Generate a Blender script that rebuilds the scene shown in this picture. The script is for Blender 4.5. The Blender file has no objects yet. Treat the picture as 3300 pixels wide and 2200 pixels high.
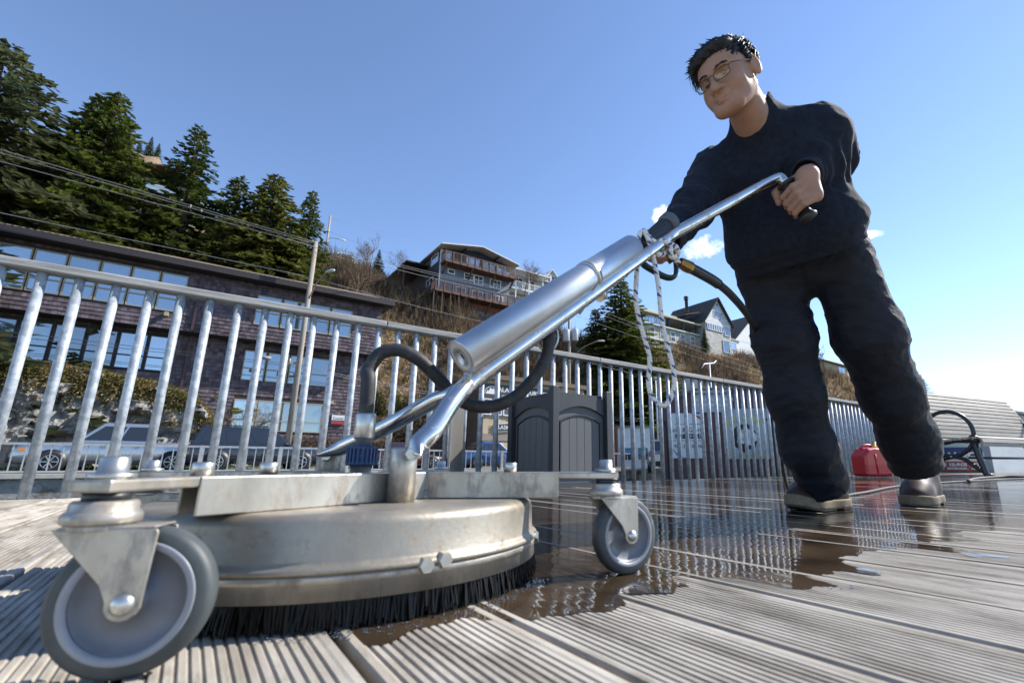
import bpy, bmesh, math, random
import numpy as np
from mathutils import Vector, Matrix, Euler, Quaternion, noise as mnoise
R = math.radians
scene = bpy.context.scene
col = scene.collection
random.seed(7)

# ------------------------------------------------------------------ camera
F, CX, CY, H = 1549.0, 1835.0, 1100.0, 0.165          # focal length and principal point in photo pixels, camera height
TH = math.atan(393 / 1549.0)
cam_d = bpy.data.cameras.new('camera')
cam = bpy.data.objects.new('camera', cam_d); col.objects.link(cam)
cam.location = (0, 0, H); cam.rotation_euler = (math.pi / 2 + TH, 0, 0)
cam_d.sensor_width = 36; cam_d.lens = F / 3300 * 36
cam_d.shift_x = (1650 - CX) / 3300
cam_d.clip_start = 0.02; cam_d.clip_end = 3000
cam_d.dof.use_dof = True; cam_d.dof.focus_distance = 2.2; cam_d.dof.aperture_fstop = 6.3
scene.camera = cam

# ------------------------------------------------------------------ sky, sun, exposure
SUN_AZ, SUN_EL = 70.0, 40.0        # azimuth from the camera's forward direction, to the right
world = bpy.data.worlds.new('World'); scene.world = world; world.use_nodes = True
nt = world.node_tree; nt.nodes.clear()
wo = nt.nodes.new('ShaderNodeOutputWorld'); bg = nt.nodes.new('ShaderNodeBackground')
sky = nt.nodes.new('ShaderNodeTexSky'); sky.sky_type = 'NISHITA'; sky.sun_disc = False
sky.sun_elevation = R(SUN_EL); sky.sun_rotation = R(SUN_AZ)
sky.altitude = 1900; sky.air_density = 1.0; sky.dust_density = 0.1; sky.ozone_density = 1.6
bg.inputs['Strength'].default_value = 0.148
# a few fair-weather wisps low over the hill: noise gathered round three directions of the sky
tc = nt.nodes.new('ShaderNodeTexCoord')
def wmath(op, a, b=None):
    n = nt.nodes.new('ShaderNodeMath'); n.operation = op; n.use_clamp = False
    for i, v in enumerate((a, b)):
        if v is None: continue
        if isinstance(v, (int, float)): n.inputs[i].default_value = v
        else: nt.links.new(v, n.inputs[i])
    return n.outputs[0]
def wisp(d, rx, ry):
    d = Vector(d).normalized(); rt = d.cross(Vector((0, 0, 1))).normalized(); up = rt.cross(d)
    out = []
    for ax, r in ((rt, rx), (up, ry)):
        n = nt.nodes.new('ShaderNodeVectorMath'); n.operation = 'DOT_PRODUCT'
        nt.links.new(tc.outputs['Generated'], n.inputs[0]); n.inputs[1].default_value = ax
        out.append(wmath('POWER', wmath('DIVIDE', n.outputs['Value'], r), 2))
    n = nt.nodes.new('ShaderNodeVectorMath'); n.operation = 'DOT_PRODUCT'
    nt.links.new(tc.outputs['Generated'], n.inputs[0]); n.inputs[1].default_value = d
    front = wmath('GREATER_THAN', n.outputs['Value'], 0)
    return wmath('MULTIPLY', wmath('MAXIMUM', wmath('SUBTRACT', 1.0, wmath('ADD', out[0], out[1])), 0.0), front)
def ray(x, y):
    a = (x - CX) / F; v = -(y - CY) / F; c, s = math.cos(TH), math.sin(TH)
    return a, c - v * s, v * c + s
def pdir(x, y): return ray(x, y)
ws = None
for (x, y, rx, ry) in ((2140, 695, .035, .028), (2262, 800, .055, .030), (2815, 755, .026, .010), (2190, 880, .028, .010)):
    w_ = wisp(pdir(x, y), rx, ry); ws = w_ if ws is None else wmath('MAXIMUM', ws, w_)
ns = nt.nodes.new('ShaderNodeTexNoise'); ns.inputs['Scale'].default_value = 26; ns.inputs['Detail'].default_value = 9; ns.inputs['Roughness'].default_value = .62
nt.links.new(tc.outputs['Generated'], ns.inputs['Vector'])
m_ = wmath('MULTIPLY', wmath('SUBTRACT', wmath('ADD', ns.outputs['Fac'], wmath('MULTIPLY', ws, 0.36)), 0.67), 2.8)
cl = nt.nodes.new('ShaderNodeClamp'); nt.links.new(m_, cl.inputs['Value'])
gate = wmath('MULTIPLY', cl.outputs[0], wmath('GREATER_THAN', ws, 0.001))
hsv = nt.nodes.new('ShaderNodeHueSaturation'); hsv.inputs['Hue'].default_value = .503; hsv.inputs['Saturation'].default_value = 1.03
nt.links.new(sky.outputs['Color'], hsv.inputs['Color'])
mx = nt.nodes.new('ShaderNodeMixRGB'); nt.links.new(gate, mx.inputs['Fac']); nt.links.new(hsv.outputs['Color'], mx.inputs['Color1'])
mx.inputs['Color2'].default_value = (8.4, 8.7, 9.1, 1)
nt.links.new(mx.outputs[0], bg.inputs['Color']); nt.links.new(bg.outputs[0], wo.inputs['Surface'])

sun_d = bpy.data.lights.new('sun', 'SUN'); sun = bpy.data.objects.new('sun', sun_d); col.objects.link(sun)
sun_d.energy = 4.4; sun_d.angle = R(0.53); sun_d.color = (1.0, 0.955, 0.88)
sd = Vector((math.sin(R(SUN_AZ)) * math.cos(R(SUN_EL)), math.cos(R(SUN_AZ)) * math.cos(R(SUN_EL)), math.sin(R(SUN_EL))))
sun.rotation_euler = (-sd).to_track_quat('-Z', 'Y').to_euler(); sun.location = sd * 50 + Vector((0, 0, 40))
vs = scene.view_settings; vs.view_transform = 'Standard'; vs.look = 'None'; vs.gamma = 1; vs.use_curve_mapping = False
vs.exposure = 0.87
scene.render.engine = 'CYCLES'
scene.cycles.use_denoising = True
scene.cycles.max_bounces = 8; scene.cycles.transparent_max_bounces = 12
scene.cycles.caustics_reflective = False; scene.cycles.caustics_refractive = False
scene.cycles.sample_clamp_indirect = 6

# ------------------------------------------------------------------ placing: photo pixels, street frame
AZ = R(52.5)
U = Vector((math.sin(AZ), math.cos(AZ), 0)); W = Vector((-math.cos(AZ), math.sin(AZ), 0)); RZ = math.pi / 2 - AZ
def at(x, y, fwd):
    a, f, u = ray(x, y); t = fwd / f
    return Vector((a * t, fwd, H + u * t))
def gnd(x, y, z=0.0):
    a, f, u = ray(x, y); t = (z - H) / u
    return Vector((a * t, f * t, z))
def onW(x, y, w):
    a, f, u = ray(x, y); t = w / (a * W.x + f * W.y)
    return Vector((a * t, f * t, H + u * t))
def S(u, w, z=0.0): return U * u + W * w + Vector((0, 0, z))
def uwz(p): return (p.dot(U), p.dot(W), p.z)

# ------------------------------------------------------------------ mesh helpers
class MB:
    def __init__(s): s.v = []; s.f = []; s.sm = []
    def add(s, vs_, fs, smooth=False):
        b = len(s.v); s.v += [tuple(v) for v in vs_]
        for f in fs: s.f.append(tuple(b + i for i in f)); s.sm.append(smooth)
        return s
    def box(s, c, d, m=None):
        x, y, z = d[0] / 2, d[1] / 2, d[2] / 2; c = Vector(c)
        vs_ = [Vector((a, b, e)) for a in (-x, x) for b in (-y, y) for e in (-z, z)]
        if m is not None: vs_ = [m @ v for v in vs_]
        return s.add([v + c for v in vs_], [(0, 1, 3, 2), (4, 6, 7, 5), (0, 4, 5, 1), (2, 3, 7, 6), (0, 2, 6, 4), (1, 5, 7, 3)])
    def bb(s, x0, x1, y0, y1, z0, z1): return s.box(((x0 + x1) / 2, (y0 + y1) / 2, (z0 + z1) / 2), (abs(x1 - x0), abs(y1 - y0), abs(z1 - z0)))
    def beam(s, a, b, wd, ht, up=(0, 0, 1)):
        a = Vector(a); b = Vector(b); d = b - a; L = d.length; d.normalize()
        sx = d.cross(Vector(up)); sx = sx.normalized() if sx.length > 1e-6 else Vector((1, 0, 0)); sz = sx.cross(d)
        m = Matrix((sx, d, sz)).transposed()
        return s.box((a + b) / 2, (wd, L, ht), m)
    def tube(s, pts, r, n=10, cap=True, smooth=True, flat=None):
        pts = [Vector(p) for p in pts]; k = len(pts)
        rs = r if isinstance(r, (list, tuple)) else [r] * k
        t0 = (pts[1] - pts[0]).normalized(); ref = Vector((0, 0, 1)) if abs(t0.z) < .9 else Vector((1, 0, 0))
        nx = t0.cross(ref).normalized(); vs_ = []
        for i, p in enumerate(pts):
            t = (pts[min(i + 1, k - 1)] - pts[max(i - 1, 0)])
            t = t.normalized() if t.length > 1e-9 else t0
            nx = (nx - t * nx.dot(t)); nx = nx.normalized() if nx.length > 1e-6 else t.orthogonal().normalized()
            ny = t.cross(nx); fl = flat[i] if flat else (1, 1)
            for j in range(n):
                a = 2 * math.pi * j / n; vs_.append(p + nx * math.cos(a) * rs[i] * fl[0] + ny * math.sin(a) * rs[i] * fl[1])
        fs = [(i * n + j, i * n + (j + 1) % n, (i + 1) * n + (j + 1) % n, (i + 1) * n + j) for i in range(k - 1) for j in range(n)]
        b = len(s.v); s.add(vs_, fs, smooth)
        if cap:
            s.f.append(tuple(b + j for j in reversed(range(n)))); s.sm.append(False)
            s.f.append(tuple(b + (k - 1) * n + j for j in range(n))); s.sm.append(False)
        return s
    def lathe(s, prof, n=24, m=None, smooth=True, a0=0, a1=2 * math.pi):
        full = abs(a1 - a0 - 2 * math.pi) < 1e-6; nn = n if full else n + 1; vs_ = []
        for (r, z) in prof:
            for j in range(nn):
                a = a0 + (a1 - a0) * j / n; v = Vector((r * math.cos(a), r * math.sin(a), z)); vs_.append(m @ v if m is not None else v)
        fs = []
        for i in range(len(prof) - 1):
            for j in range(n):
                q = (i * nn + j, i * nn + (j + 1) % nn, (i + 1) * nn + (j + 1) % nn, (i + 1) * nn + j)
                fs.append(q)
        return s.add(vs_, fs, smooth)
    def prism(s, poly, d0, d1, m=None, smooth=False):
        """poly in local (x,z), extruded along y from d0 to d1"""
        n = len(poly); vs_ = [Vector((x, d0, z)) for x, z in poly] + [Vector((x, d1, z)) for x, z in poly]
        if m is not None: vs_ = [m @ v for v in vs_]
        fs = [tuple(range(n)), tuple(reversed(range(n, 2 * n)))] + [(i, i + n, (i + 1) % n + n, (i + 1) % n) for i in range(n)]
        return s.add(vs_, fs, smooth)
    def quad(s, a, b, c, d): return s.add([a, b, c, d], [(0, 1, 2, 3)])
    def mesh(s, name, org=None):
        me = bpy.data.meshes.new(name); o = Vector(org) if org is not None else Vector((0, 0, 0))
        me.from_pydata([tuple(Vector(v) - o) for v in s.v] if org is not None else s.v, [], s.f)
        me.polygons.foreach_set('use_smooth', s.sm); me.update()
        bm = bmesh.new(); bm.from_mesh(me); bmesh.ops.recalc_face_normals(bm, faces=bm.faces); bm.to_mesh(me); bm.free()
        return me
    def build(s, name, mat, parent=None, org=None, bevel=0, seg=2):
        me = s.mesh(name, org); me.materials.append(mat)
        o = bpy.data.objects.new(name, me); col.objects.link(o)
        if parent is not None: o.parent = parent
        if bevel:
            b = o.modifiers.new('bevel', 'BEVEL'); b.width = bevel; b.segments = seg; b.limit_method = 'ANGLE'; b.angle_limit = R(40); b.harden_normals = False
        return o
def tag(o, label=None, cat=None, group=None, kind=None):
    if label: o['label'] = label
    if cat: o['category'] = cat
    if group: o['group'] = group
    if kind: o['kind'] = kind
    return o
def thing(name, label, cat, loc=(0, 0, 0), rz=0.0, group=None):
    o = bpy.data.objects.new(name, None); col.objects.link(o); o.empty_display_size = .1
    o.location = loc; o.rotation_euler = (0, 0, rz)
    return tag(o, label, cat, group)
def child(name, me, mat, parent, loc=(0, 0, 0), rot=(0, 0, 0), scale=(1, 1, 1)):
    if mat is not None and not me.materials: me.materials.append(mat)
    o = bpy.data.objects.new(name, me); col.objects.link(o); o.parent = parent; o.location = loc; o.rotation_euler = rot; o.scale = scale
    return o
def copy_tree(o, parent=None):
    c = o.copy(); col.objects.link(c); c.parent = parent
    for ch in list(o.children): copy_tree(ch, c)
    return c
def bez(pts, n=24):
    """Catmull-Rom through the points"""
    P = [Vector(p) for p in pts]; P = [P[0] * 2 - P[1]] + P + [P[-1] * 2 - P[-2]]; out = []
    segs = len(P) - 3; per = max(2, n // segs)
    for i in range(segs):
        a, b, c, d = P[i:i + 4]
        for k in range(per):
            t = k / per
            out.append(.5 * ((2 * b) + (c - a) * t + (2 * a - 5 * b + 4 * c - d) * t * t + (3 * b - a - 3 * c + d) * t ** 3))
    out.append(P[-2]); return out
def text_mesh(txt, size, align='CENTER', extrude=.002, shear=0, bold=0, space=1.0):
    cu = bpy.data.curves.new('lettering', 'FONT'); cu.body = txt; cu.size = size; cu.align_x = align; cu.align_y = 'CENTER'
    cu.extrude = extrude; cu.shear = shear; cu.offset = bold; cu.space_character = space; cu.resolution_u = 3
    o = bpy.data.objects.new('lettering', cu); col.objects.link(o); dg = bpy.context.evaluated_depsgraph_get()
    me = bpy.data.meshes.new_from_object(o.evaluated_get(dg)); bpy.data.objects.remove(o); bpy.data.curves.remove(cu)
    return me

# ------------------------------------------------------------------ materials
MATS = {}
def C4(c): return (c[0], c[1], c[2], 1)
def M(name, base, rough=.6, metal=0.0, var=.0, vscale=6.0, base2=None, stretch=(1, 1, 1), bump=0.0, bscale=40.0, bstretch=None, rvar=0.0,
      spec=.5, coat=0.0, rand=0.0, island=0.0, coords='Object', detail=6, ramp=(.35, .65), trans=0.0, alpha=1.0, emit=None, sheen=0.0, sss=0.0, dirt=None, bdist=.01):
    m = bpy.data.materials.new(name); m.use_nodes = True; t = m.node_tree; N = t.nodes; L = t.links
    b = N['Principled BSDF']; b.inputs['Base Color'].default_value = C4(base); b.inputs['Roughness'].default_value = rough
    b.inputs['Metallic'].default_value = metal; b.inputs['Specular IOR Level'].default_value = spec; b.inputs['Coat Weight'].default_value = coat
    b.inputs['Transmission Weight'].default_value = trans; b.inputs['Alpha'].default_value = alpha
    if sheen: b.inputs['Sheen Weight'].default_value = sheen; b.inputs['Sheen Roughness'].default_value = .4
    if sss: b.inputs['Subsurface Weight'].default_value = sss; b.inputs['Subsurface Radius'].default_value = (.012, .004, .002); b.inputs['Subsurface Scale'].default_value = 1
    if emit: b.inputs['Emission Color'].default_value = C4(emit[0]); b.inputs['Emission Strength'].default_value = emit[1]
    tcn = N.new('ShaderNodeTexCoord'); src = tcn.outputs[coords]
    mp = N.new('ShaderNodeMapping'); mp.inputs['Scale'].default_value = stretch; L.new(src, mp.inputs['Vector'])
    oi = None
    if rand or var:
        oi = N.new('ShaderNodeObjectInfo'); va = N.new('ShaderNodeVectorMath'); va.operation = 'MULTIPLY_ADD'
        cb = N.new('ShaderNodeCombineXYZ'); L.new(oi.outputs['Random'], cb.inputs[0]); L.new(oi.outputs['Random'], cb.inputs[2])
        L.new(cb.outputs[0], va.inputs[0]); va.inputs[1].default_value = (37, 11, 53); L.new(mp.outputs[0], va.inputs[2]); vec = va.outputs[0]
    else: vec = mp.outputs[0]
    colr = None
    if var or base2:
        nz = N.new('ShaderNodeTexNoise'); nz.inputs['Scale'].default_value = vscale; nz.inputs['Detail'].default_value = detail; nz.inputs['Roughness'].default_value = .62; L.new(vec, nz.inputs['Vector'])
        cr = N.new('ShaderNodeValToRGB'); e = cr.color_ramp.elements; e[0].position, e[1].position = ramp
        c2 = base2 if base2 else tuple(max(0, v * (1 + var)) for v in base); c1 = base if base2 else tuple(max(0, v * (1 - var)) for v in base)
        e[0].color = C4(c1); e[1].color = C4(c2); L.new(nz.outputs['Fac'], cr.inputs['Fac']); colr = cr.outputs[0]
        if rvar:
            ma = N.new('ShaderNodeMath'); ma.operation = 'MULTIPLY_ADD'; L.new(nz.outputs['Fac'], ma.inputs[0]); ma.inputs[1].default_value = rvar * 2; ma.inputs[2].default_value = rough - rvar; L.new(ma.outputs[0], b.inputs['Roughness'])
    if dirt:   # (colour, scale, low, high): blotches of grime with a shape of their own
        n2 = N.new('ShaderNodeTexNoise'); n2.inputs['Scale'].default_value = dirt[1]; n2.inputs['Detail'].default_value = 9; n2.inputs['Roughness'].default_value = .7; L.new(vec, n2.inputs['Vector'])
        c2 = N.new('ShaderNodeValToRGB'); c2.color_ramp.elements[0].position = dirt[2]; c2.color_ramp.elements[1].position = dirt[3]; L.new(n2.outputs['Fac'], c2.inputs['Fac'])
        mxx = N.new('ShaderNodeMixRGB'); L.new(c2.outputs[0], mxx.inputs['Fac'])
        if colr is None: mxx.inputs['Color1'].default_value = C4(base)
        else: L.new(colr, mxx.inputs['Color1'])
        mxx.inputs['Color2'].default_value = C4(dirt[0]); colr = mxx.outputs[0]
        if metal > .5:
            ma = N.new('ShaderNodeMath'); ma.operation = 'MULTIPLY_ADD'; L.new(c2.outputs[0], ma.inputs[0]); ma.inputs[1].default_value = .35; ma.inputs[2].default_value = rough; ma.use_clamp = True; L.new(ma.outputs[0], b.inputs['Roughness'])
            mb = N.new('ShaderNodeMath'); mb.operation = 'MULTIPLY_ADD'; L.new(c2.outputs[0], mb.inputs[0]); mb.inputs[1].default_value = -.7; mb.inputs[2].default_value = metal; mb.use_clamp = True; L.new(mb.outputs[0], b.inputs['Metallic'])
    if rand or island:
        hs = N.new('ShaderNodeHueSaturation')
        if colr is None: hs.inputs['Color'].default_value = C4(base)
        else: L.new(colr, hs.inputs['Color'])
        mr = N.new('ShaderNodeMapRange')
        if island: g = N.new('ShaderNodeNewGeometry'); L.new(g.outputs['Random Per Island'], mr.inputs['Value'])
        else: L.new(oi.outputs['Random'], mr.inputs['Value'])
        k = island or rand; mr.inputs['To Min'].default_value = 1 - k; mr.inputs['To Max'].default_value = 1 + k
        L.new(mr.outputs[0], hs.inputs['Value']); colr = hs.outputs[0]
    if colr is not None: L.new(colr, b.inputs['Base Color'])
    if bump:
        n3 = N.new('ShaderNodeTexNoise'); n3.inputs['Scale'].default_value = bscale; n3.inputs['Detail'].default_value = 5
        if bstretch:
            mp2 = N.new('ShaderNodeMapping'); mp2.inputs['Scale'].default_value = bstretch; L.new(src, mp2.inputs['Vector']); L.new(mp2.outputs[0], n3.inputs['Vector'])
        else: L.new(vec, n3.inputs['Vector'])
        bp = N.new('ShaderNodeBump'); bp.inputs['Strength'].default_value = bump; bp.inputs['Distance'].default_value = bdist; L.new(n3.outputs['Fac'], bp.inputs['Height']); L.new(bp.outputs[0], b.inputs['Normal'])
    MATS[name] = m; return m
# ================================================================== SETTING
wood_dry = M('weathered_decking', (.255, .22, .175), .82, var=.35, vscale=3.2, base2=(.45, .41, .35), stretch=(6, 1.2, 6), bump=.25, bscale=30, bstretch=(40, 2, 10), rand=.2, dirt=((.13, .105, .08), 4.6, .50, .70), bdist=.002)
wood_rail = M('grey_rail_timber', (.24, .235, .225), .85, base2=(.42, .41, .39), vscale=7, stretch=(.5, 9, 9), bump=.6, bscale=18, bstretch=(.7, 14, 14), bdist=.004, rand=.08)
galv = M('galvanised_pipe', (.28, .315, .35), .5, .15, base2=(.42, .46, .50), vscale=26, ramp=(.42, .58), rvar=.08, rand=.07, detail=2, bump=.05, bscale=60, bdist=.002, dirt=((.2, .19, .17), 30, .66, .8))
alu = M('street_rail_aluminium', (.46, .45, .43), .45, .6, var=.12, vscale=5)
concrete = M('quay_concrete', (.21, .20, .185), .9, base2=(.33, .32, .30), vscale=1.3, bump=.4, bscale=9, bdist=.04, dirt=((.07, .05, .025), 1.1, .5, .62))
asphalt = M('street_asphalt', (.055, .055, .057), .92, var=.25, vscale=2.5, bump=.2, bscale=80)
paving = M('pavement_concrete', (.30, .29, .27), .9, var=.15, vscale=1.5)
dark_void = M('deck_gap_dark', (.035, .03, .026), .9)
water_m = M('harbour_water', (.02, .035, .04), .08, spec=.5, bump=.4, bscale=1.2, bdist=.08)

# deck: grooved boards run away from the camera's left towards the fence
PITCH, FENCE_W = .1615, 3.50
deck = bpy.data.objects.new('deck', None); col.objects.link(deck); deck.rotation_euler = (0, 0, RZ); tag(deck, 'grooved grey timber boardwalk, wet beyond the machine and dry in front', None, kind='structure')
def board_mesh(l0, l1, fine=True):
    b = MB(); hw = .0765; prof = [(-hw, -.034), (-hw, -.002), (-hw + .002, .0009), (-hw + .009, .0009), (-hw + .012, 0)]
    n = 14; p = (2 * hw - .024) / n; x = -hw + .012
    for i in range(n):
        prof += [(x + p * .12, -.0020), (x + p * .32, -.0020), (x + p * .46, 0), (x + p, 0)]; x += p
    prof += [(hw - .009, .0009), (hw - .002, .0009), (hw, -.002), (hw, -.034)]
    L_ = [l0, l1]; k = len(prof)
    vs_ = [(px, y, z) for y in L_ for px, z in prof]
    fs = [(i, i + 1, k + i + 1, k + i) for i in range(k - 1)] + [tuple(reversed(range(k))), tuple(range(k, 2 * k))]
    b.add(vs_, fs); return b.mesh('board')
bm0 = board_mesh(-2.6, FENCE_W + .06); bm0.materials.append(wood_dry)
u0 = .141 - PITCH * 10 + PITCH / 2
rb = random.Random(3)
for i in range(118):
    o = bpy.data.objects.new('board', bm0); col.objects.link(o); o.parent = deck
    o.location = (u0 + PITCH * i, rb.uniform(-.008, .008), rb.uniform(-.0012, .0))
    o.rotation_euler = (0, rb.uniform(-.004, .004), 0)
MB().bb(u0 - .3, u0 + PITCH * 118 + .3, -2.6, FENCE_W + .02, -.30, -.05).build('gap_shade_slab', dark_void, deck)  # solid dark slab in place of joists, its colour supplies the shade in the gaps
MB().bb(u0 - .3, u0 + PITCH * 118 + .3, FENCE_W + .03, FENCE_W + .07, -.34, -.045).build('edge_beam', M('edge_timber', (.10, .09, .08), .9, var=.3, vscale=4), deck)

# wet film: outline gathered from where the deck shines in the photograph
def nz2(x, y, sx, sy, seed): return mnoise.fractal(Vector((x * sx + seed, y * sy - seed, seed * .37)), .9, 2.1, 4)
wet_px = [(1500, 1566), (1660, 1700), (1690, 1880), (1560, 1925), (1250, 1990), (1120, 2030), (1130, 2078), (1240, 2062), (1500, 1990), (1580, 2000), (1800, 1985), (1900, 1972), (2010, 1950), (2030, 1905), (2150, 1905), (2190, 1882), (2130, 1868), (2280, 1850),
          (2440, 1868), (2560, 1902), (2720, 1888), (2620, 1858), (2700, 1838), (2760, 1842), (2830, 1868), (2800, 1835), (2700, 1800), (2780, 1775), (2900, 1765), (3010, 1772), (3130, 1792), (3230, 1795), (3060, 1762), (2990, 1745), (3160, 1742), (3060, 1712), (3200, 1705), (3420, 1725), (3900, 1760), (4600, 1640), (4200, 1545), (2900, 1524), (1700, 1553)]
poly = []
for (x, y) in wet_px:
    p = gnd(x, y); poly.append((p.dot(U), p.dot(W)))
poly = [(min(u, 17.0), w) for u, w in poly]
PX = np.array(poly)
def poly_sd(qx, qy):
    inside = np.zeros(qx.shape, bool); d2 = np.full(qx.shape, 1e9); n = len(PX)
    for i in range(n):
        ax, ay = PX[i]; bx, by = PX[(i + 1) % n]; ex, ey = bx - ax, by - ay
        t = np.clip(((qx - ax) * ex + (qy - ay) * ey) / (ex * ex + ey * ey + 1e-12), 0, 1)
        d2 = np.minimum(d2, (qx - ax - ex * t) ** 2 + (qy - ay - ey * t) ** 2)
        cnd = (ay > qy) != (by > qy)
        with np.errstate(divide='ignore', invalid='ignore'):
            xi = ex * (qy - ay) / (ey if abs(ey) > 1e-12 else 1e-12) + ax
        inside ^= cnd & (qx < xi)
    return np.where(inside, 1, -1) * np.sqrt(d2)
def film(us, ws_, fn, z, mb):
    gx, gy = np.meshgrid(us, ws_, indexing='ij'); f = fn(gx, gy)
    idx = {}
    def vert(key, x, y):
        if key not in idx: idx[key] = len(mb.v); mb.v.append((x, y, z))
        return idx[key]
    nx, ny = gx.shape
    for i in range(nx - 1):
        for j in range(ny - 1):
            cs = [(i, j), (i + 1, j), (i + 1, j + 1), (i, j + 1)]; vals = [f[c] for c in cs]
            if max(vals) <= 0: continue
            ring = []
            for k in range(4):
                a, b = cs[k], cs[(k + 1) % 4]; fa, fb = vals[k], vals[(k + 1) % 4]
                if fa > 0: ring.append(vert(a, gx[a], gy[a]))
                if (fa > 0) != (fb > 0):
                    t = fa / (fa - fb); key = (min(a, b), max(a, b))
                    ring.append(vert(key, gx[a] + (gx[b] - gx[a]) * t, gy[a] + (gy[b] - gy[a]) * t))
            if len(ring) >= 3: mb.f.append(tuple(ring)); mb.sm.append(True)
nvec = np.vectorize(lambda x, y: .022 * nz2(x, y, 30, 7, 3.1))
nvec2 = np.vectorize(lambda x, y: .30 * nz2(x, y, 5.5, .9, 8.3) + .13)
def wet_fn(x, y):
    d = poly_sd(x, y); k = np.clip(1.3 - .28 * x, .2, 1.2)
    edge = d + nvec(x, y)
    # further off the film breaks into long fingers along the boards
    t = np.clip((x - 1.7) / 2.4, 0, 1)
    return edge * (1 - t) + np.minimum(edge, nvec2(x, y)) * t
wf = MB()
film(np.arange(.05, 2.2, .011), np.arange(.15, 2.45, .02), wet_fn, .0004, wf)
film(np.arange(2.2, 16.0, .05), np.arange(-.2, 3.55, .05), wet_fn, .0004, wf)
film(np.arange(.6, 2.2, .02), np.arange(2.45, 3.55, .03), wet_fn, .0004, wf)
fm = bpy.data.materials.new('muddy_water_film'); fm.use_nodes = True; t = fm.node_tree; t.nodes.clear()
fo = t.nodes.new('ShaderNodeOutputMaterial'); fx = t.nodes.new('ShaderNodeMixShader'); ft = t.nodes.new('ShaderNodeBsdfTransparent'); fg = t.nodes.new('ShaderNodeBsdfGlossy'); ff = t.nodes.new('ShaderNodeFresnel')
ff.inputs['IOR'].default_value = 1.45; ft.inputs['Color'].default_value = (.36, .27, .20, 1); fg.inputs['Roughness'].default_value = .045; fg.inputs['Color'].default_value = (1, 1, 1, 1)
fc = t.nodes.new('ShaderNodeTexCoord'); fmap = t.nodes.new('ShaderNodeMapping'); fmap.inputs['Scale'].default_value = (1, .22, 1); t.links.new(fc.outputs['Object'], fmap.inputs['Vector'])
fn1 = t.nodes.new('ShaderNodeTexNoise'); fn1.inputs['Scale'].default_value = 34; fn1.inputs['Detail'].default_value = 2; t.links.new(fmap.outputs[0], fn1.inputs['Vector'])
fb = t.nodes.new('ShaderNodeBump'); fb.inputs['Strength'].default_value = .22; fb.inputs['Distance'].default_value = .004; t.links.new(fn1.outputs['Fac'], fb.inputs['Height'])
for n_ in (fg, ff): t.links.new(fb.outputs[0], n_.inputs['Normal'])
fs2 = t.nodes.new('ShaderNodeMixShader'); fdf = t.nodes.new('ShaderNodeBsdfDiffuse'); fdf.inputs['Color'].default_value = (.17, .115, .07, 1)
fn2 = t.nodes.new('ShaderNodeTexNoise'); fn2.inputs['Scale'].default_value = 5; fn2.inputs['Detail'].default_value = 5; t.links.new(fc.outputs['Object'], fn2.inputs['Vector']); fr2 = t.nodes.new('ShaderNodeMapRange'); fr2.inputs['From Min'].default_value = .3; fr2.inputs['From Max'].default_value = .7; fr2.inputs['To Min'].default_value = .12; fr2.inputs['To Max'].default_value = .5; t.links.new(fn2.outputs['Fac'], fr2.inputs['Value']); t.links.new(fr2.outputs[0], fs2.inputs[0])
t.links.new(ft.outputs[0], fs2.inputs[1]); t.links.new(fdf.outputs[0], fs2.inputs[2])
t.links.new(ff.outputs[0], fx.inputs[0]); t.links.new(fs2.outputs[0], fx.inputs[1]); t.links.new(fg.outputs[0], fx.inputs[2]); t.links.new(fx.outputs[0], fo.inputs['Surface'])
me = bpy.data.meshes.new('puddle'); me.from_pydata(wf.v, [], wf.f); me.polygons.foreach_set('use_smooth', wf.sm); me.materials.append(fm)
pud = bpy.data.objects.new('puddle', me); col.objects.link(pud); pud.rotation_euler = (0, 0, RZ); tag(pud, 'shallow brown water film lying over the boardwalk', None, kind='structure')

# guard fence of galvanised pipes under a weathered timber cap
fence = thing('guard_fence', 'galvanised pipe guard fence with weathered timber cap along the boardwalk edge', 'fence', S(0, FENCE_W, 0), RZ)
bal = MB().lathe([(.0, 0), (.0215, 0), (.0215, 1.118), (0, 1.118)], 14).mesh('baluster'); bal.materials.append(galv)
BS = .1405; i0, i1 = -7, 78
for i in range(i0, i1):
    u = -.04 + BS * i
    if u > 10.9: break
    o = bpy.data.objects.new('baluster', bal); col.objects.link(o); o.parent = fence; o.location = (u, -.01, 0); o.rotation_euler = (random.uniform(-.003, .003), random.uniform(-.003, .003), random.uniform(0, 6))
cuts = [-1.2, .985, 3.02, 5.0, 7.0, 9.0, 11.0]
for k in range(len(cuts) - 1):
    MB().bb(cuts[k] + .002, cuts[k + 1] - .002, -.058, .038, 1.119, 1.163).build('cap_rail', wood_rail, fence, bevel=.006)
for u in (1.62, 5.8, 9.4):
    pass
plate = M('stainless_plate', (.42, .40, .36), .38, .9, var=.15, vscale=5, stretch=(1, 1, .4), bump=.05, bscale=80)
pp = uwz(onW(1462, 1515, FENCE_W - .12))
sp = thing('steel_post', 'short flat stainless post standing before the fence, left of the waste bin', 'post', S(pp[0], FENCE_W - .13, 0), RZ + .35)
MB().bb(-.062, .062, -.012, .012, .008, .66).build('blade', plate, sp, bevel=.003)
MB().bb(-.09, .09, -.05, .05, 0, .008).build('base_plate', plate, sp)

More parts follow.
